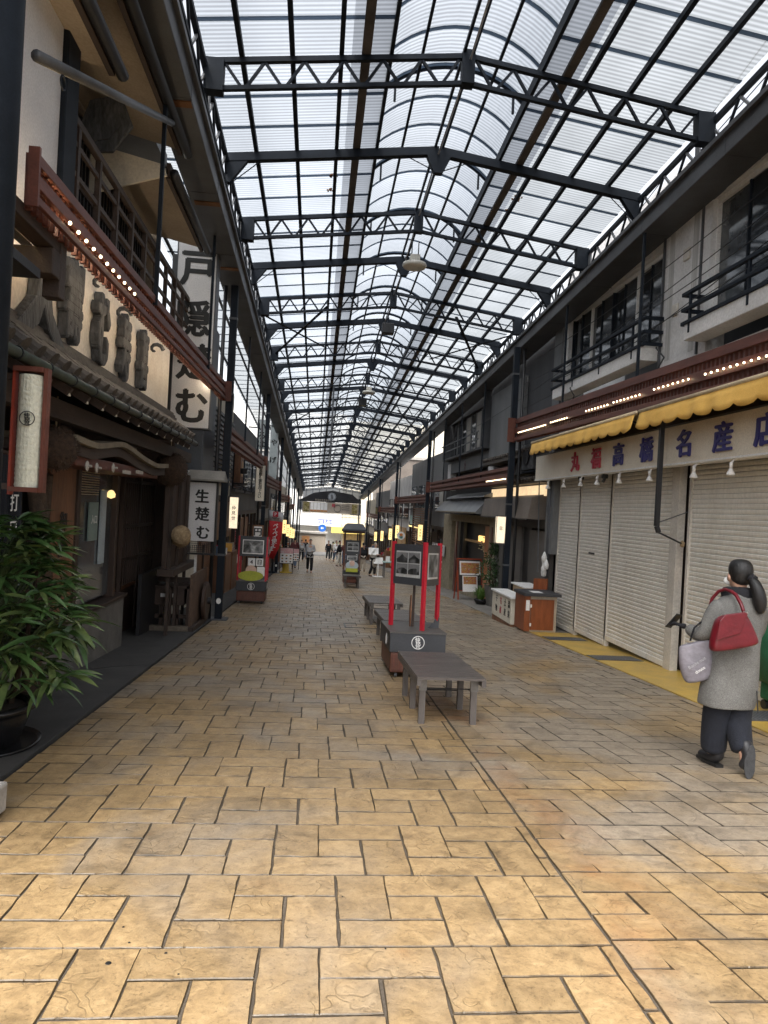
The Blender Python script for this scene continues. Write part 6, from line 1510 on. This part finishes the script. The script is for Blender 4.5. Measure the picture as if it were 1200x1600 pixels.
t = thing('round_blue_sign', 'round blue arrow traffic sign on a pole beyond the arcade', 'traffic sign', (1, 62, GZ)); p = onY(503.5, 825, 86); t.location = (p.x, 86, GZ)
MB().tube([(p.x, 85.95, p.z), (p.x, 86.0, p.z)], .46, 24).build('disc', mat('traffic_blue', (.02, .13, .50), .4), t); MB().prism([(p.x - .2, p.z), (p.x - .02, p.z + .18), (p.x - .02, p.z + .06), (p.x + .18, p.z + .06), (p.x + .18, p.z - .06), (p.x - .02, p.z - .06), (p.x - .02, p.z - .18)], 'y', 85.93, 85.945).build('arrow', WHITE, t); MB().tube([(p.x, 86.05, GZ), (p.x, 86.05, p.z + .3)], .035, 8).build('pole', STEELG, t)
t = thing('kiosk_booth', 'low beige booth standing in the far street', 'booth', (-1, 84, GZ)); bx('body', BEIGEC, t, -4.2, 1.2, 84, 87, GZ, GZ + 2.1); bx('roof', CONC, t, -4.4, 1.4, 83.8, 87.2, GZ + 2.101, GZ + 2.3); bx('poster', PH_FOOD, t, -1.6, -.7, 83.94, 83.99, GZ + 1.0, GZ + 1.8)
for i, (x, lbl) in enumerate(((2.4, 'green yellow shrub in the far street left'), (3.9, 'green yellow shrub in the far street right'))):
    t = thing('street_shrub', lbl, 'shrub', (x, 81, GZ)); MB().tube([(0, 0, 0), (0, 0, .6)], .04, 6).build('trunk', STEM, t, world=False); mb = MB()
    for k in range(300):
        d = Vector((rnd.gauss(0, 1), rnd.gauss(0, 1), rnd.gauss(0, 1))).normalized() * rnd.uniform(.3, .62); p = d + Vector((0, 0, .9)); s_ = Vector((rnd.gauss(0, .06), rnd.gauss(0, .06), rnd.gauss(0, .06))); s2_ = Vector((rnd.gauss(0, .06), rnd.gauss(0, .06), rnd.gauss(0, .06))); mb.add([p, p + s_, p + s2_], [(0, 1, 2)])
    mb.build('crown', mat('yellow_green_leaf', (.25, .26, .05), .6), t, world=False)['kind'] = 'stuff'
for x0, x1, y0, y1, h_, m_, lb_ in ((-40, -14.1, 84, 110, 13, CB, 'cream block closing the far street on the left'), (22.1, 50, 80, 110, 14, WB, 'white block closing the far street on the right'), (-14, -3.4, 75.6, 82, 7, GREYPANEL, 'grey block behind the last left shop'), (6.2, 16, 75.6, 80, 7, TAUPE, 'taupe block behind the last right shop')):
    t = thing('corner_building', lb_, 'building', ((x0 + x1) / 2, y0, GZ)); bx('wall', m_, t, x0, x1, y0, y1, GZ, h_); bx('cornice', CONC, t, x0 - .1, x1 + .1, y0 - .15, y1, h_ + .001, h_ + .3)
    for i in range(3): bx('window', GLASSG, t, x0 + 1 + i * (x1 - x0) / 3.2, x0 + 2.2 + i * (x1 - x0) / 3.2, y0 - .05, y0 - .002, GZ + 4, GZ + 5.3)
# buildings standing behind the shop fronts on both sides, so that daylight comes from above and the ends
for x0, x1, y0, y1, m_, lb_ in ((-9, -3.42, -5, 13.15, GREYPANEL, 'grey house wall behind the soba restaurant'), (-9, -4.2, 13.3, 75.5, GREYPANEL, 'row of grey house walls behind the left shops'), (6.65, 13, -5, 14.4, WHITEWALL, 'white house block behind the souvenir shop'), (6.65, 13, 14.6, 75.5, GREYPANEL, 'row of grey house walls behind the right shops')):
    t = thing('rear_building', lb_, 'building', ((x0 + x1) / 2, (y0 + y1) / 2, gz((y0 + y1) / 2)))
    y0 = max(y0, 1.9); MB().prism([(y0, gz(y1) - .1), (y1, gz(y1) - .1), (y1, 6.3 + gz(y1)), (y0, 6.3 + gz(y0))], 'x', x0, x1).build('wall', m_, t)
    MB().prism([(y0, 6.301 + gz(y0)), (y1, 6.301 + gz(y1)), (y1, 6.5 + gz(y1)), (y0, 6.5 + gz(y0))], 'x', x0, x1).build('roof', TILEG, t)

# ================================================================== THE BIG PALM BY THE COLUMN
def pot(t, r, h, rim=.03):
    MB().lathe([(r * .62, 0), (r * .75, .02), (r * .98, h * .75), (r, h * .86), (r + rim, h * .88), (r + rim, h), (r * .9, h), (r * .86, h * .9)], n=32).build('pot', POT, t, True, world=False)
    MB().lathe([(r * .86, h * .90), (r * .5, h * .93), (.01, h * .94)], n=24).build('soil', SOIL, t, world=False)
t = thing('lady_palm', 'big lady palm with glossy strap leaves in a black pot by the round column', 'potted plant', (-2.24, 5.20, gz(5.2) + .012))
pot(t, .30, .30); MB().lathe([(.26, .0), (.36, .012), (.37, .035), (.33, .02)], n=28).build('saucer', POT, t, True, world=False)
q = random.Random(21)
LV = [leaf_mesh('leaf', L_, w_, m_, dr, .22, 6) for L_, w_, m_, dr in ((.29, .046, LEAF, .30), (.32, .050, LEAF, .5), (.26, .044, LEAF, .2), (.33, .052, LEAF, .7), (.29, .046, LEAF2, .4), (.34, .055, LEAF, .8), (.33, .058, LEAF2, .7))]
canes = MB(); pet = MB(); leaves = 0
heads = []
for i in range(175):
    a = q.uniform(-2.6, 1.9); z = .50 + 1.12 * (i / 175) ** .9 + q.uniform(-.05, .05)
    ring = q.uniform(.22, .58) * (1 if z < 1.1 else max(.35, 1 - (z - 1.1) * 1.0))
    heads.append((Vector((ring * math.cos(a) * 1.05, ring * math.sin(a) * .95, z)), a))
for k in range(12):
    a = q.uniform(0, 6.28); b_ = Vector((.16 * math.cos(a), .16 * math.sin(a), .26)); e = Vector((.30 * math.cos(a), .30 * math.sin(a), q.uniform(.8, 1.35))); canes.tube([b_, b_.lerp(e, .5) + Vector((q.uniform(-.03, .03), q.uniform(-.03, .03), 0)), e], [.022, .018, .012], 7)
canes.build('cane', STEM, t, True, world=False)
view = Vector((2.2, -5.2, 0)).normalized()
heads.sort(key=lambda h: -(h[0].x * view.x + h[0].y * view.y))
more = MB(); more2 = MB()
for hi, (p, a) in enumerate(heads):
    base = Vector((p.x * .35, p.y * .35, max(.35, p.z - .30))); m_ = base.lerp(p, .55) + Vector((0, 0, .05)); pet.tube([base, m_, p], [.006, .005, .004], 5, False)
    out = Vector((math.cos(a), math.sin(a), q.uniform(.0, .6))).normalized()
    nl = q.choice((5, 6, 7)); side = out.cross(Vector((0, 0, 1))).normalized(); low = p.z < .85
    for j in range(nl):
        u = (j - (nl - 1) / 2) / ((nl - 1) / 2); d = (out * math.cos(u * 1.45) + side * math.sin(u * 1.45) + Vector((0, 0, q.uniform(-.05, .35)))).normalized()
        me = LV[q.choice((3, 5, 1, 4, 6) if low else (0, 1, 2, 0, 4, 1, 2))]; sc_ = q.uniform(.62, .95)
        if leaves < 298: place('leaf', me, t, p, aim(d, q.uniform(-.6, .6)), (sc_,) * 3); leaves += 1
        else:
            mt = Matrix.LocRotScale(p, aim(d, q.uniform(-.6, .6)), Vector((sc_,) * 3)); (more2 if me.materials[0] == LEAF2 else more).add([mt @ v.co for v in me.vertices], [tuple(f.vertices) for f in me.polygons])
pet.build('petioles', mat('green_petiole', (.06, .09, .03), .5), t, world=False)['kind'] = 'stuff'
more.build('inner_leaves', LEAF, t, True, world=False)['kind'] = 'stuff'; more2.build('inner_leaves', LEAF2, t, True, world=False)['kind'] = 'stuff'

# ================================================================== PEOPLE
def skin_mesh(name, pts, edges, m, parent, sub=2, root=0, scale=1.):
    """pts: name -> (x, y, z, radius or (rx, ry))"""
    names = list(pts); me = bpy.data.meshes.new(name); idx = {n: i for i, n in enumerate(names)}
    me.from_pydata([tuple(c * scale for c in pts[n][:3]) for n in names], [(idx[a], idx[b]) for a, b in edges], []); me.update()
    o = bpy.data.objects.new(name, me); C.objects.link(o)
    o.modifiers.new('skin', 'SKIN'); sv_ = me.skin_vertices[0].data
    for i, n in enumerate(names):
        r = pts[n][3]; r = r if isinstance(r, tuple) else (r, r); sv_[i].radius = (r[0] * scale, r[1] * scale); sv_[i].use_root = i == root
    if sub: o.modifiers.new('sub', 'SUBSURF').levels = sub; o.modifiers['sub'].render_levels = sub
    bpy.context.view_layer.update()
    m2 = bpy.data.meshes.new_from_object(o.evaluated_get(bpy.context.evaluated_depsgraph_get()))
    bpy.data.objects.remove(o); m2.name = name; m2.materials.clear(); m2.materials.append(m)
    for p in m2.polygons: p.use_smooth = True
    q = bpy.data.objects.new(name, m2); C.objects.link(q); q.parent = parent
    return q
def limb_pts(step, arms, lean):
    P = {'pelvis': (0, 0, .93, (.13, .09)), 'waist': (0, -.01 * lean, 1.06, (.115, .08)), 'chest': (0, -.05 * lean, 1.25, (.15, .095)), 'neck0': (0, -.07 * lean, 1.42, .052), 'neck1': (0, -.09 * lean, 1.47, .048),
         'head0': (0, -.10 * lean, 1.535, (.068, .08)), 'head1': (0, -.10 * lean, 1.61, (.080, .095)), 'head2': (0, -.09 * lean, 1.675, (.055, .065)), 'nose': (0, -.10 * lean - .105, 1.56, .012)}
    E = [('pelvis', 'waist'), ('waist', 'chest'), ('chest', 'neck0'), ('neck0', 'neck1'), ('neck1', 'head0'), ('head0', 'head1'), ('head1', 'head2'), ('head0', 'nose')]
    for s, sg, st in (('l', 1, step), ('r', -1, -step)):
        P['hip' + s] = (sg * .09, 0, .88, .085); P['knee' + s] = (sg * .095, -st * .55 - .02, .48, .055); P['ank' + s] = (sg * .095, -st + (.10 if st < 0 else 0), .10 + (.06 if st < -.1 else 0), .038); P['toe' + s] = (sg * .10, -st - .14 + (.06 if st < 0 else 0), .03, .035)
        P['sho' + s] = (sg * .17, -.05 * lean, 1.37, .055); e, w = arms[0 if s == 'l' else 1]
        P['elb' + s] = (sg * e[0], e[1], e[2], .040); P['wri' + s] = (sg * w[0], w[1], w[2], .027); dx = Vector((sg * (w[0] - e[0]), w[1] - e[1], w[2] - e[2])).normalized() * .08
        P['han' + s] = (sg * w[0] + dx.x, w[1] + dx.y, w[2] + dx.z, (.030, .018)); P['fin' + s] = (sg * w[0] + dx.x * 1.9, w[1] + dx.y * 1.9, w[2] + dx.z * 1.9, (.022, .011)); P['thu' + s] = (sg * w[0] + dx.x * .9 - sg * .03, w[1] + dx.y * .9 - .03, w[2] + dx.z * .9, .010)
        E += [('pelvis', 'hip' + s), ('hip' + s, 'knee' + s), ('knee' + s, 'ank' + s), ('ank' + s, 'toe' + s), ('chest', 'sho' + s), ('sho' + s, 'elb' + s), ('elb' + s, 'wri' + s), ('wri' + s, 'han' + s), ('han' + s, 'fin' + s), ('wri' + s, 'thu' + s)]
    return P, E
DOWN = ((.23, .02, 1.10), (.24, -.06, .86)); BENT = ((.23, .0, 1.12), (.12, -.22, 1.12)); BACKA = ((.22, .08, 1.10), (.2, .10, .86))
def person(label, x, y, rz, h, top, bottom, hair=HAIR, step=.12, arms=(DOWN, DOWN), lean=.2, coat=.0, cap=None, extras=None, group='people walking in the arcade', shoes=BLACK, apron=None):
    t = thing('person', label, 'person', (x, y, gz(y)), rz, group); k = h / 1.70
    P, E = limb_pts(step, arms, lean)
    skin_mesh('body', P, E, SKIN, t, 1, 0, k)
    tp = {n: P[n] for n in ('pelvis', 'waist', 'chest', 'neck0', 'shol', 'elbl', 'wril', 'shor', 'elbr', 'wrir')}
    g_ = {'pelvis': (.165, .125), 'waist': (.155, .12), 'chest': (.178, .13), 'neck0': .062, 'sho': .078, 'elb': .058, 'wri': .046}
    T = {n: (*v[:3], g_.get(n, g_.get(n[:3]))) for n, v in tp.items()}
    ed = [('pelvis', 'waist'), ('waist', 'chest'), ('chest', 'neck0')] + [e for s in 'lr' for e in (('chest', 'sho' + s), ('sho' + s, 'elb' + s), ('elb' + s, 'wri' + s))]
    T['hem'] = (0, .0, .90 - coat, (.175 + coat * .12, .13 + coat * .08)); ed.append(('pelvis', 'hem'))
    skin_mesh('jacket', T, ed, top, t, 1, 0, k)
    Bt = {'pelvis': (0, 0, .94, (.14, .10))}; be = []
    for s in 'lr':
        Bt['hip' + s] = (*P['hip' + s][:3], .105); Bt['knee' + s] = (*P['knee' + s][:3], .085); a = P['ank' + s]; Bt['ank' + s] = (a[0], a[1], a[2], .072); be += [('pelvis', 'hip' + s), ('hip' + s, 'knee' + s), ('knee' + s, 'ank' + s)]
    skin_mesh('trousers', Bt, be, bottom, t, 1, 0, k)
    for s in 'lr':
        a, b = P['ank' + s], P['toe' + s]; skin_mesh('shoe', {'a': (a[0], a[1] + .03, b[2] + .015, (.045, .04)), 'b': (b[0], (a[1] + b[1]) / 2, b[2] + .01, (.048, .04)), 'c': (b[0], b[1], b[2] + .0, (.040, .03))}, [('a', 'b'), ('b', 'c')], shoes, t, 1, 0, k)
    hy = -.10 * lean
    skin_mesh('hair' if cap is None else 'cap', {'a': (0, hy + .045, 1.53, (.06, .045)), 'b': (0, hy + .035, 1.62, (.085, .085)), 'c': (0, hy + .005, 1.685, (.078, .088)), 'd': (0, hy - .0, 1.715, (.05, .06))}, [('a', 'b'), ('b', 'c'), ('c', 'd')], cap or hair, t, 1, 0, k)
    if apron: skin_mesh('apron', {'a': (0, -.06, 1.05, (.17, .10)), 'b': (0, -.06, .75, (.20, .14)), 'c': (0, -.06, .42, (.22, .15))}, [('a', 'b'), ('b', 'c')], apron, t, 1, 0, k)
    if extras: extras(t, k)
    return t
F = lambda px, py, y: onY(px, py, y).x
def backpack(t, k): MB().box(-.05, .05, -.02, .02, 0, .3).build('strap', BLACK, t, world=False)
person('young walker in a grey open jacket and black trousers coming towards the camera', F(483, 895, 34.9), 34.9, 0, 1.64, GREYC, CLOTHK, step=.14, arms=(BENT, DOWN))
person('person in a maroon jacket and jeans seen from behind by the left menu boards', F(459, 885, 40.5), 40.5, R(170), 1.72, MAROON, BLUEC, step=.08, arms=(DOWN, DOWN))
person('person in a black top and pale trousers standing in side view near the street end', F(529, 885, 46.3), 46.3, R(75), 1.68, CLOTHK, mat('pale_trousers', (.55, .52, .46), .8), step=.06, arms=(DOWN, BACKA))
person('tall person in dark navy clothes walking away beside the roofed display cart', F(546, 885, 46.0), 46.0, R(200), 1.76, NAVY, CLOTHK, step=.16)
person('person in a dark jacket and blue jeans half hidden beside the person in navy', F(537.5, 884, 48.5), 48.5, R(190), 1.66, MAROON, BLUEC, step=.10)
person('waiter in a white cap with a beige apron holding an open menu', F(582, 901, 34.0), 34.0, R(60), 1.62, WHITE, CLOTHK, step=.05, arms=(BENT, BENT), lean=1.0, cap=BEIGEC, apron=BEIGEC)
person('black haired person with a long beige skirt behind the roofed display cart', F(566, 890, 39.5), 39.5, R(185), 1.60, CLOTHK, BEIGEC, step=.04, coat=.0, apron=BEIGEC)
person('distant person in a grey coat passing at the left edge of the bright street', F(470, 878, 54), 54, R(20), 1.6, GREYC, CLOTHK, step=.1)
t = thing('menu_lectern', 'small white menu held on a white stand beside the waiter', 'menu stand', (F(590, 900, 33.8), 33.8, gz(33.8))); MB().box(-.02, .02, -.02, .02, 0, .85).build('pole', WHITE, t, world=False); MB().box(-.25, .25, -.18, .18, 0, .03).build('foot', WHITE, t, world=False); bq = MB().box(-.22, .22, -.01, .01, 0, .32).build('board', WHITE, t, world=False); bq.location.z = .62; bq.rotation_euler.x = R(-20); o_ = MB().box(-.24, .24, -.01, .01, 0, .34).build('upper_menu', WHITE, t, world=False); o_.location = (-.25, 0, 1.05); o_.rotation_euler.x = R(-20)
t = thing('outdoor_table', 'pale green table with framed menus outside the right shop', 'table', (3.75, 33.5, gz(33.5))); MB().box(-.5, .5, -.35, .35, .72, .76).build('top', mat('pale_green_top', (.3, .42, .38), .5), t, world=False)
for xx in (-.45, .45):
    for yy in (-.3, .3): MB().box(xx - .02, xx + .02, yy - .02, yy + .02, 0, .72).build('leg', STEELG, t, world=False)
for i in range(3): MB().box(-.4 + i * .3, -.2 + i * .3, -.2, -.17, .761, 1.02).build('framed_menu', WHITE if i != 1 else PH_FOOD, t, world=False)

person('distant person in a dark coat and pale scarf near the booth', F(512, 878, 60), 60, R(10), 1.66, CLOTHK, CLOTHK, step=.12)
person('distant person in a beige coat right of the small dark cart', F(519, 877, 63), 63, R(200), 1.6, BEIGEC, CLOTHK, step=.10)
person('distant person in blue jeans and a white top by the far right lanterns', F(524, 880, 57), 57, R(30), 1.7, WHITE, BLUEC, step=.12)
person('distant person in a navy jacket at the left edge of the bright street', F(476, 877, 62), 62, R(180), 1.68, NAVY, BLUEC, step=.10)
# ---------- the woman with the red shoulder bag
t = thing('person', 'woman in a grey tweed coat with a black ponytail and a red shoulder bag', 'person', (3.155, 5.02, gz(5.02)), 0)
# local frame: she walks away along +y, slightly to the left; x to the right
D = {'pelvis': (-.0, .0, .83, (.12, .09)), 'waist': (0, .0, .98, (.10, .08)), 'chest': (.02, .0, 1.15, (.13, .09)), 'neck0': (.035, .02, 1.29, .048), 'neck1': (.035, .03, 1.335, .045),
     'head0': (.032, .045, 1.395, (.062, .074)), 'head1': (.03, .04, 1.465, (.074, .088)), 'head2': (.03, .035, 1.525, (.05, .06)), 'nose': (-.005, .138, 1.415, .010),
     'hipl': (-.08, 0, .78, .08), 'kneel': (-.075, .06, .42, .055), 'ankl': (-.06, .09, .09, .038), 'toel': (-.085, .20, .04, .022),
     'hipr': (.08, 0, .78, .08), 'kneer': (.05, .03, .42, .055), 'ankr': (.03, -.13, .20, .038), 'toer': (.022, -.145, .085, .022),
     'shol': (-.13, .0, 1.235, .055), 'elbl': (-.235, .02, .99, .042), 'wril': (-.27, .20, 1.02, .026),
     'shor': (.175, .0, 1.235, .055), 'elbr': (.20, .08, .99, .042), 'wrir': (.12, .26, 1.02, .026)}
ED = [('pelvis', 'waist'), ('waist', 'chest'), ('chest', 'neck0'), ('neck0', 'neck1'), ('neck1', 'head0'), ('head0', 'head1'), ('head1', 'head2'), ('head0', 'nose')]
for s in 'lr': ED += [('pelvis', 'hip' + s), ('hip' + s, 'knee' + s), ('knee' + s, 'ank' + s), ('ank' + s, 'toe' + s), ('chest', 'sho' + s), ('sho' + s, 'elb' + s), ('elb' + s, 'wri' + s)]
skin_mesh('body', D, ED, SKIN, t, 2)
# ears and mask
MB().rings([[(-.045 + .006 * k, .05 + .016 * math.cos(a * .785), 1.425 + .026 * math.sin(a * .785)) for a in range(8)] for k in (-1, 1)]).build('ear', SKIN, t, True, world=False)
skin_mesh('face_mask', {'a': (-.035, .10, 1.40, (.035, .035)), 'b': (.03, .135, 1.385, (.045, .04)), 'c': (.08, .10, 1.40, (.03, .03))}, [('a', 'b'), ('b', 'c')], WHITE, t, 1, 1)
# gloved hands with fingers, the left one holding a telephone
def hand(w, d, sg, nm):
    w = Vector(w); d = Vector(d).normalized(); side = d.cross(Vector((0, 0, 1))).normalized() * sg; P_ = {'w': (*w, .026), 'p': (*(w + d * .055), (.033, .018))}; E_ = [('w', 'p')]
    g_ = skin_mesh(nm, P_, E_, CLOTHK, t, 2)
    for i in range(4):
        b = w + d * .075 + side * (-.024 + .016 * i); L_ = (.055, .064, .060, .048)[i]; m_ = b + d * L_ * .5 + Vector((0, 0, .006)); e = b + d * L_ * .8 + Vector((0, 0, -.022)); skin_mesh('finger', {'a': (*(b - d * .02), .0095), 'b': (*m_, .009), 'c': (*e, .007)}, [('a', 'b'), ('b', 'c')], CLOTHK, g_, 1)
    b = w + d * .03 - side * .026; skin_mesh('thumb', {'a': (*b, .011), 'b': (*(b - side * .018 + d * .03 + Vector((0, 0, .012))), .010), 'c': (*(b - side * .012 + d * .055 + Vector((0, 0, .02))), .008)}, [('a', 'b'), ('b', 'c')], CLOTHK, g_, 1)
    return g_
hand((-.275, .205, 1.02), (-.55, .75, .08), 1, 'gloved_hand'); hand((.12, .26, 1.02), (-.6, .8, .05), -1, 'gloved_hand')
# coat: body loft plus sleeves
def ell(cx_, cy_, z, rx, ry, n=28, sq=2.4, wob=0., ph=0.):
    out = []
    for j in range(n):
        a = 2 * math.pi * j / n; c_, s_ = math.cos(a), math.sin(a); r_ = (abs(c_) ** sq + abs(s_) ** sq) ** (-1 / sq); r_ *= 1 + wob * math.sin(5 * a + ph)
        out.append((cx_ + rx * r_ * c_, cy_ + ry * r_ * s_, z))
    return out
COATR = [(.03, .0, 1.325, .065, .055), (.03, .0, 1.30, .10, .07), (.025, .0, 1.275, .155, .088), (.022, .0, 1.235, .190, .105), (.02, .0, 1.15, .192, .122), (.012, .0, 1.03, .178, .125), (.004, .0, .93, .170, .125), (-.004, .0, .83, .185, .135), (-.016, .0, .70, .198, .145), (-.03, .0, .57, .206, .150), (-.042, .0, .475, .205, .150)]
cm = MB().rings([ell(a, b, z, rx, ry, wob=.028 * max(0, min(1, (1.0 - z) * 3)), ph=z * 1.5) for a, b, z, rx, ry in COATR], False)
coat = cm.build('coat', COATG, t, True, world=False); sm_ = coat.modifiers.new('s', 'SOLIDIFY'); sm_.thickness = .012; coat.modifiers.new('b', 'SUBSURF').levels = 1
skin_mesh('sleeve', {'a': (-.10, .0, 1.235, .075), 'b': (-.155, .005, 1.19, .074), 'c': (-.235, .02, .99, .064), 'c2': (-.25, .07, .985, .060), 'd': (-.27, .19, 1.015, .046)}, [('a', 'b'), ('b', 'c'), ('c', 'c2'), ('c2', 'd')], COATG, coat, 2)
skin_mesh('sleeve', {'a': (.13, .0, 1.235, .075), 'b': (.185, .005, 1.19, .072), 'c': (.215, .07, .99, .062), 'd': (.13, .25, 1.015, .044)}, [('a', 'b'), ('b', 'c'), ('c', 'd')], COATG, coat, 2)
MB().bar((.10, -.166, .47), (.085, -.160, .63), .005, .008).build('back_vent', INK, coat, world=False)
# scarf, hair
skin_mesh('scarf', {'a': (.10, -.03, 1.315, .048), 'b': (.03, -.055, 1.318, .050), 'c': (-.045, -.02, 1.305, .050), 'd': (-.055, .05, 1.315, .048), 'e': (.02, .10, 1.315, .045), 'f': (.10, .06, 1.32, .045), 'g': (-.07, .04, 1.27, .04)}, [('a', 'b'), ('b', 'c'), ('c', 'd'), ('d', 'e'), ('e', 'f'), ('f', 'a'), ('c', 'g')], CLOTHK, t, 2)
hr = skin_mesh('hair', {'a': (.035, .0, 1.365, (.050, .045)), 'b': (.032, .012, 1.42, (.082, .078)), 'c': (.03, .025, 1.49, (.094, .100)), 'd': (.03, .03, 1.545, (.075, .085)), 'e': (.03, .03, 1.572, (.04, .045))}, [('a', 'b'), ('b', 'c'), ('c', 'd'), ('d', 'e')], HAIR, t, 2)
skin_mesh('ponytail', {'a': (.045, -.070, 1.44, .032), 'b': (.062, -.112, 1.40, .044), 'c': (.080, -.128, 1.33, .052), 'd': (.092, -.132, 1.275, .052), 'e': (.10, -.132, 1.215, .040), 'f': (.105, -.13, 1.18, .018)}, [('a', 'b'), ('b', 'c'), ('c', 'd'), ('d', 'e'), ('e', 'f')], HAIR, hr, 2)
MB().tube([(.052, -.068, 1.44), (.062, -.095, 1.425)], .034, 14).build('hair_band', CLOTHK, hr, True, world=False)
# wide trousers and boots
tr_ = skin_mesh('trousers', {'p': (-.02, 0, .70, (.10, .08)), 'hl': (-.085, .0, .62, .112), 'kl': (-.085, .05, .38, .108), 'al': (-.075, .085, .15, .100), 'bl': (-.07, .085, .085, .092), 'hr': (.065, .0, .62, .112), 'kr': (.045, .0, .38, .105), 'ar': (.03, -.10, .20, .085), 'br': (.032, -.125, .165, .078)}, [('p', 'hl'), ('hl', 'kl'), ('kl', 'al'), ('al', 'bl'), ('p', 'hr'), ('hr', 'kr'), ('kr', 'ar'), ('ar', 'br')], NAVY, t, 2)
skin_mesh('boot', {'z': (-.058, .075, .19, (.045, .045)), 'a': (-.05, .05, .10, (.046, .05)), 'b': (-.055, .07, .052, (.045, .05)), 'c': (-.075, .15, .045, (.046, .042)), 'd': (-.095, .235, .040, (.036, .034))}, [('z', 'a'), ('a', 'b'), ('b', 'c'), ('c', 'd')], BLACK, t, 2)
MB().rings([[(x_ + .0, y_, z_) for x_, y_ in ((-.085, .02), (-.025, .02), (-.03, .16), (-.07, .255), (-.11, .255), (-.12, .16))] for z_ in (.0, .022)]).build('boot_sole', INK, t, world=False)
sole = skin_mesh('boot', {'z': (.034, -.115, .27, (.050, .050)), 'a': (.040, -.145, .20, (.052, .052)), 'b': (.05, -.165, .17, (.048, .045)), 'c': (.035, -.165, .10, (.050, .040)), 'd': (.015, -.135, .055, (.044, .034))}, [('z', 'a'), ('a', 'b'), ('b', 'c'), ('c', 'd')], BLACK, t, 2)
sp = MB().prism([(.042 * math.cos(a * .45) * (1.1 if math.sin(a * .45) < 0 else .9), .125 * math.sin(a * .45)) for a in range(14)], 'y', -.012, .0).build('boot_sole', mat('dark_grey_rubber', (.035, .035, .036), .8, 0, .3, 40, .6, 90), sole, world=False, bevel=.006); sp.location = (.035, -.20, .125); sp.rotation_euler = (R(-12), R(12), 0)
# telephone
tp_ = MB().box(-.036, .036, -.004, .004, -.07, .07).build('telephone', BLACK, None, world=False); tp_.parent = t; tp_.location = (-.335, .285, 1.05); tp_.rotation_euler = (R(35), R(10), R(30)); 
# red shoulder bag
bg_ = thing('shoulder_bag', 'burgundy leather shoulder bag behind the left arm of the woman in tweed', 'bag', (3.155 - .165, 5.02 - .20, gz(5.02) + .90), R(-4))
prof = [(-.15, .02), (-.13, .0), (.20, .07), (.205, .10), (.115, .27), (.09, .30), (-.09, .27), (-.12, .22)]
rg_ = []
for k, s_ in ((-.055, .78), (-.048, .95), (0, 1.03), (.048, .95), (.055, .78)):
    cx0, cz0 = .02, .15; rg_.append([(cx0 + (x_ - cx0) * s_, k, cz0 + (z_ - cz0) * s_) for x_, z_ in prof])
bb = MB().rings(rg_).build('bag_body', BAGR, bg_, True, world=False); bb.modifiers.new('b', 'SUBSURF').levels = 2; bb.modifiers['b'].render_levels = 2
fp_ = MB().rings([[(x_, k, z_) for x_, z_ in ((-.13, .10), (.04, .155), (.085, .30), (.06, .31), (-.08, .285), (-.115, .24))] for k in (-.068, -.056)]).build('bag_flap', BAGR, bg_, world=False, bevel=.008)
MB().tube([(.085, -.02, .29), (.080, .03, .36), (.070, .085, .415), (.060, .14, .435), (.050, .20, .44), (.030, .255, .42), (.0, .29, .36), (-.03, .28, .25)], .013, 8).build('strap', BAGR, bg_, True, world=False)
MB().tube([(.088, -.025, .285), (.086, -.028, .31)], .016, 10).build('metal_ring', mat('steel_ring', (.5, .5, .48), .3, .8), bg_, world=False)
# grey tote
tb = thing('tote_bag', 'grey nylon tote bag with white script held by the woman in tweed', 'bag', (3.155 - .265, 5.02 + .02, gz(5.02) + .645), R(-6))
rg_ = [[(x_ * s_ + .01 * k, y_ * d_, z_) for x_, y_ in ((-.145, -.03), (-.05, -.055), (.06, -.055), (.145, -.03), (.145, .03), (.05, .055), (-.06, .055), (-.145, .03))] for k, (z_, s_, d_) in enumerate(((.0, .62, .8), (.02, .80, 1.15), (.12, .98, 1.3), (.22, .96, 1.0), (.30, .90, .6), (.315, .88, .5)))]
tbb = MB().rings(rg_).build('bag_body', TOTE, tb, True, world=False); tbb.modifiers.new('b', 'SUBSURF').levels = 1; tbb.rotation_euler = (0, R(-16), 0); tbb.scale = (.92, .92, .92)
MB().tube([(-.08, -.02, .30), (-.05, -.01, .40), (.0, .0, .44), (.05, .0, .42), (.06, -.01, .31)], .007, 6).build('handle', CLOTHK, tb, True, world=False)
text('Bonne nuit', (0, -.078, .17), (1, 0, .35), (-.35, 0, 1), .036, GREYC, None, bold=0, depth=.002).parent = tbb
text('douce', (.01, -.080, .11), (1, 0, .35), (-.35, 0, 1), .036, WHITE, None, bold=0, depth=.002).parent = tbb
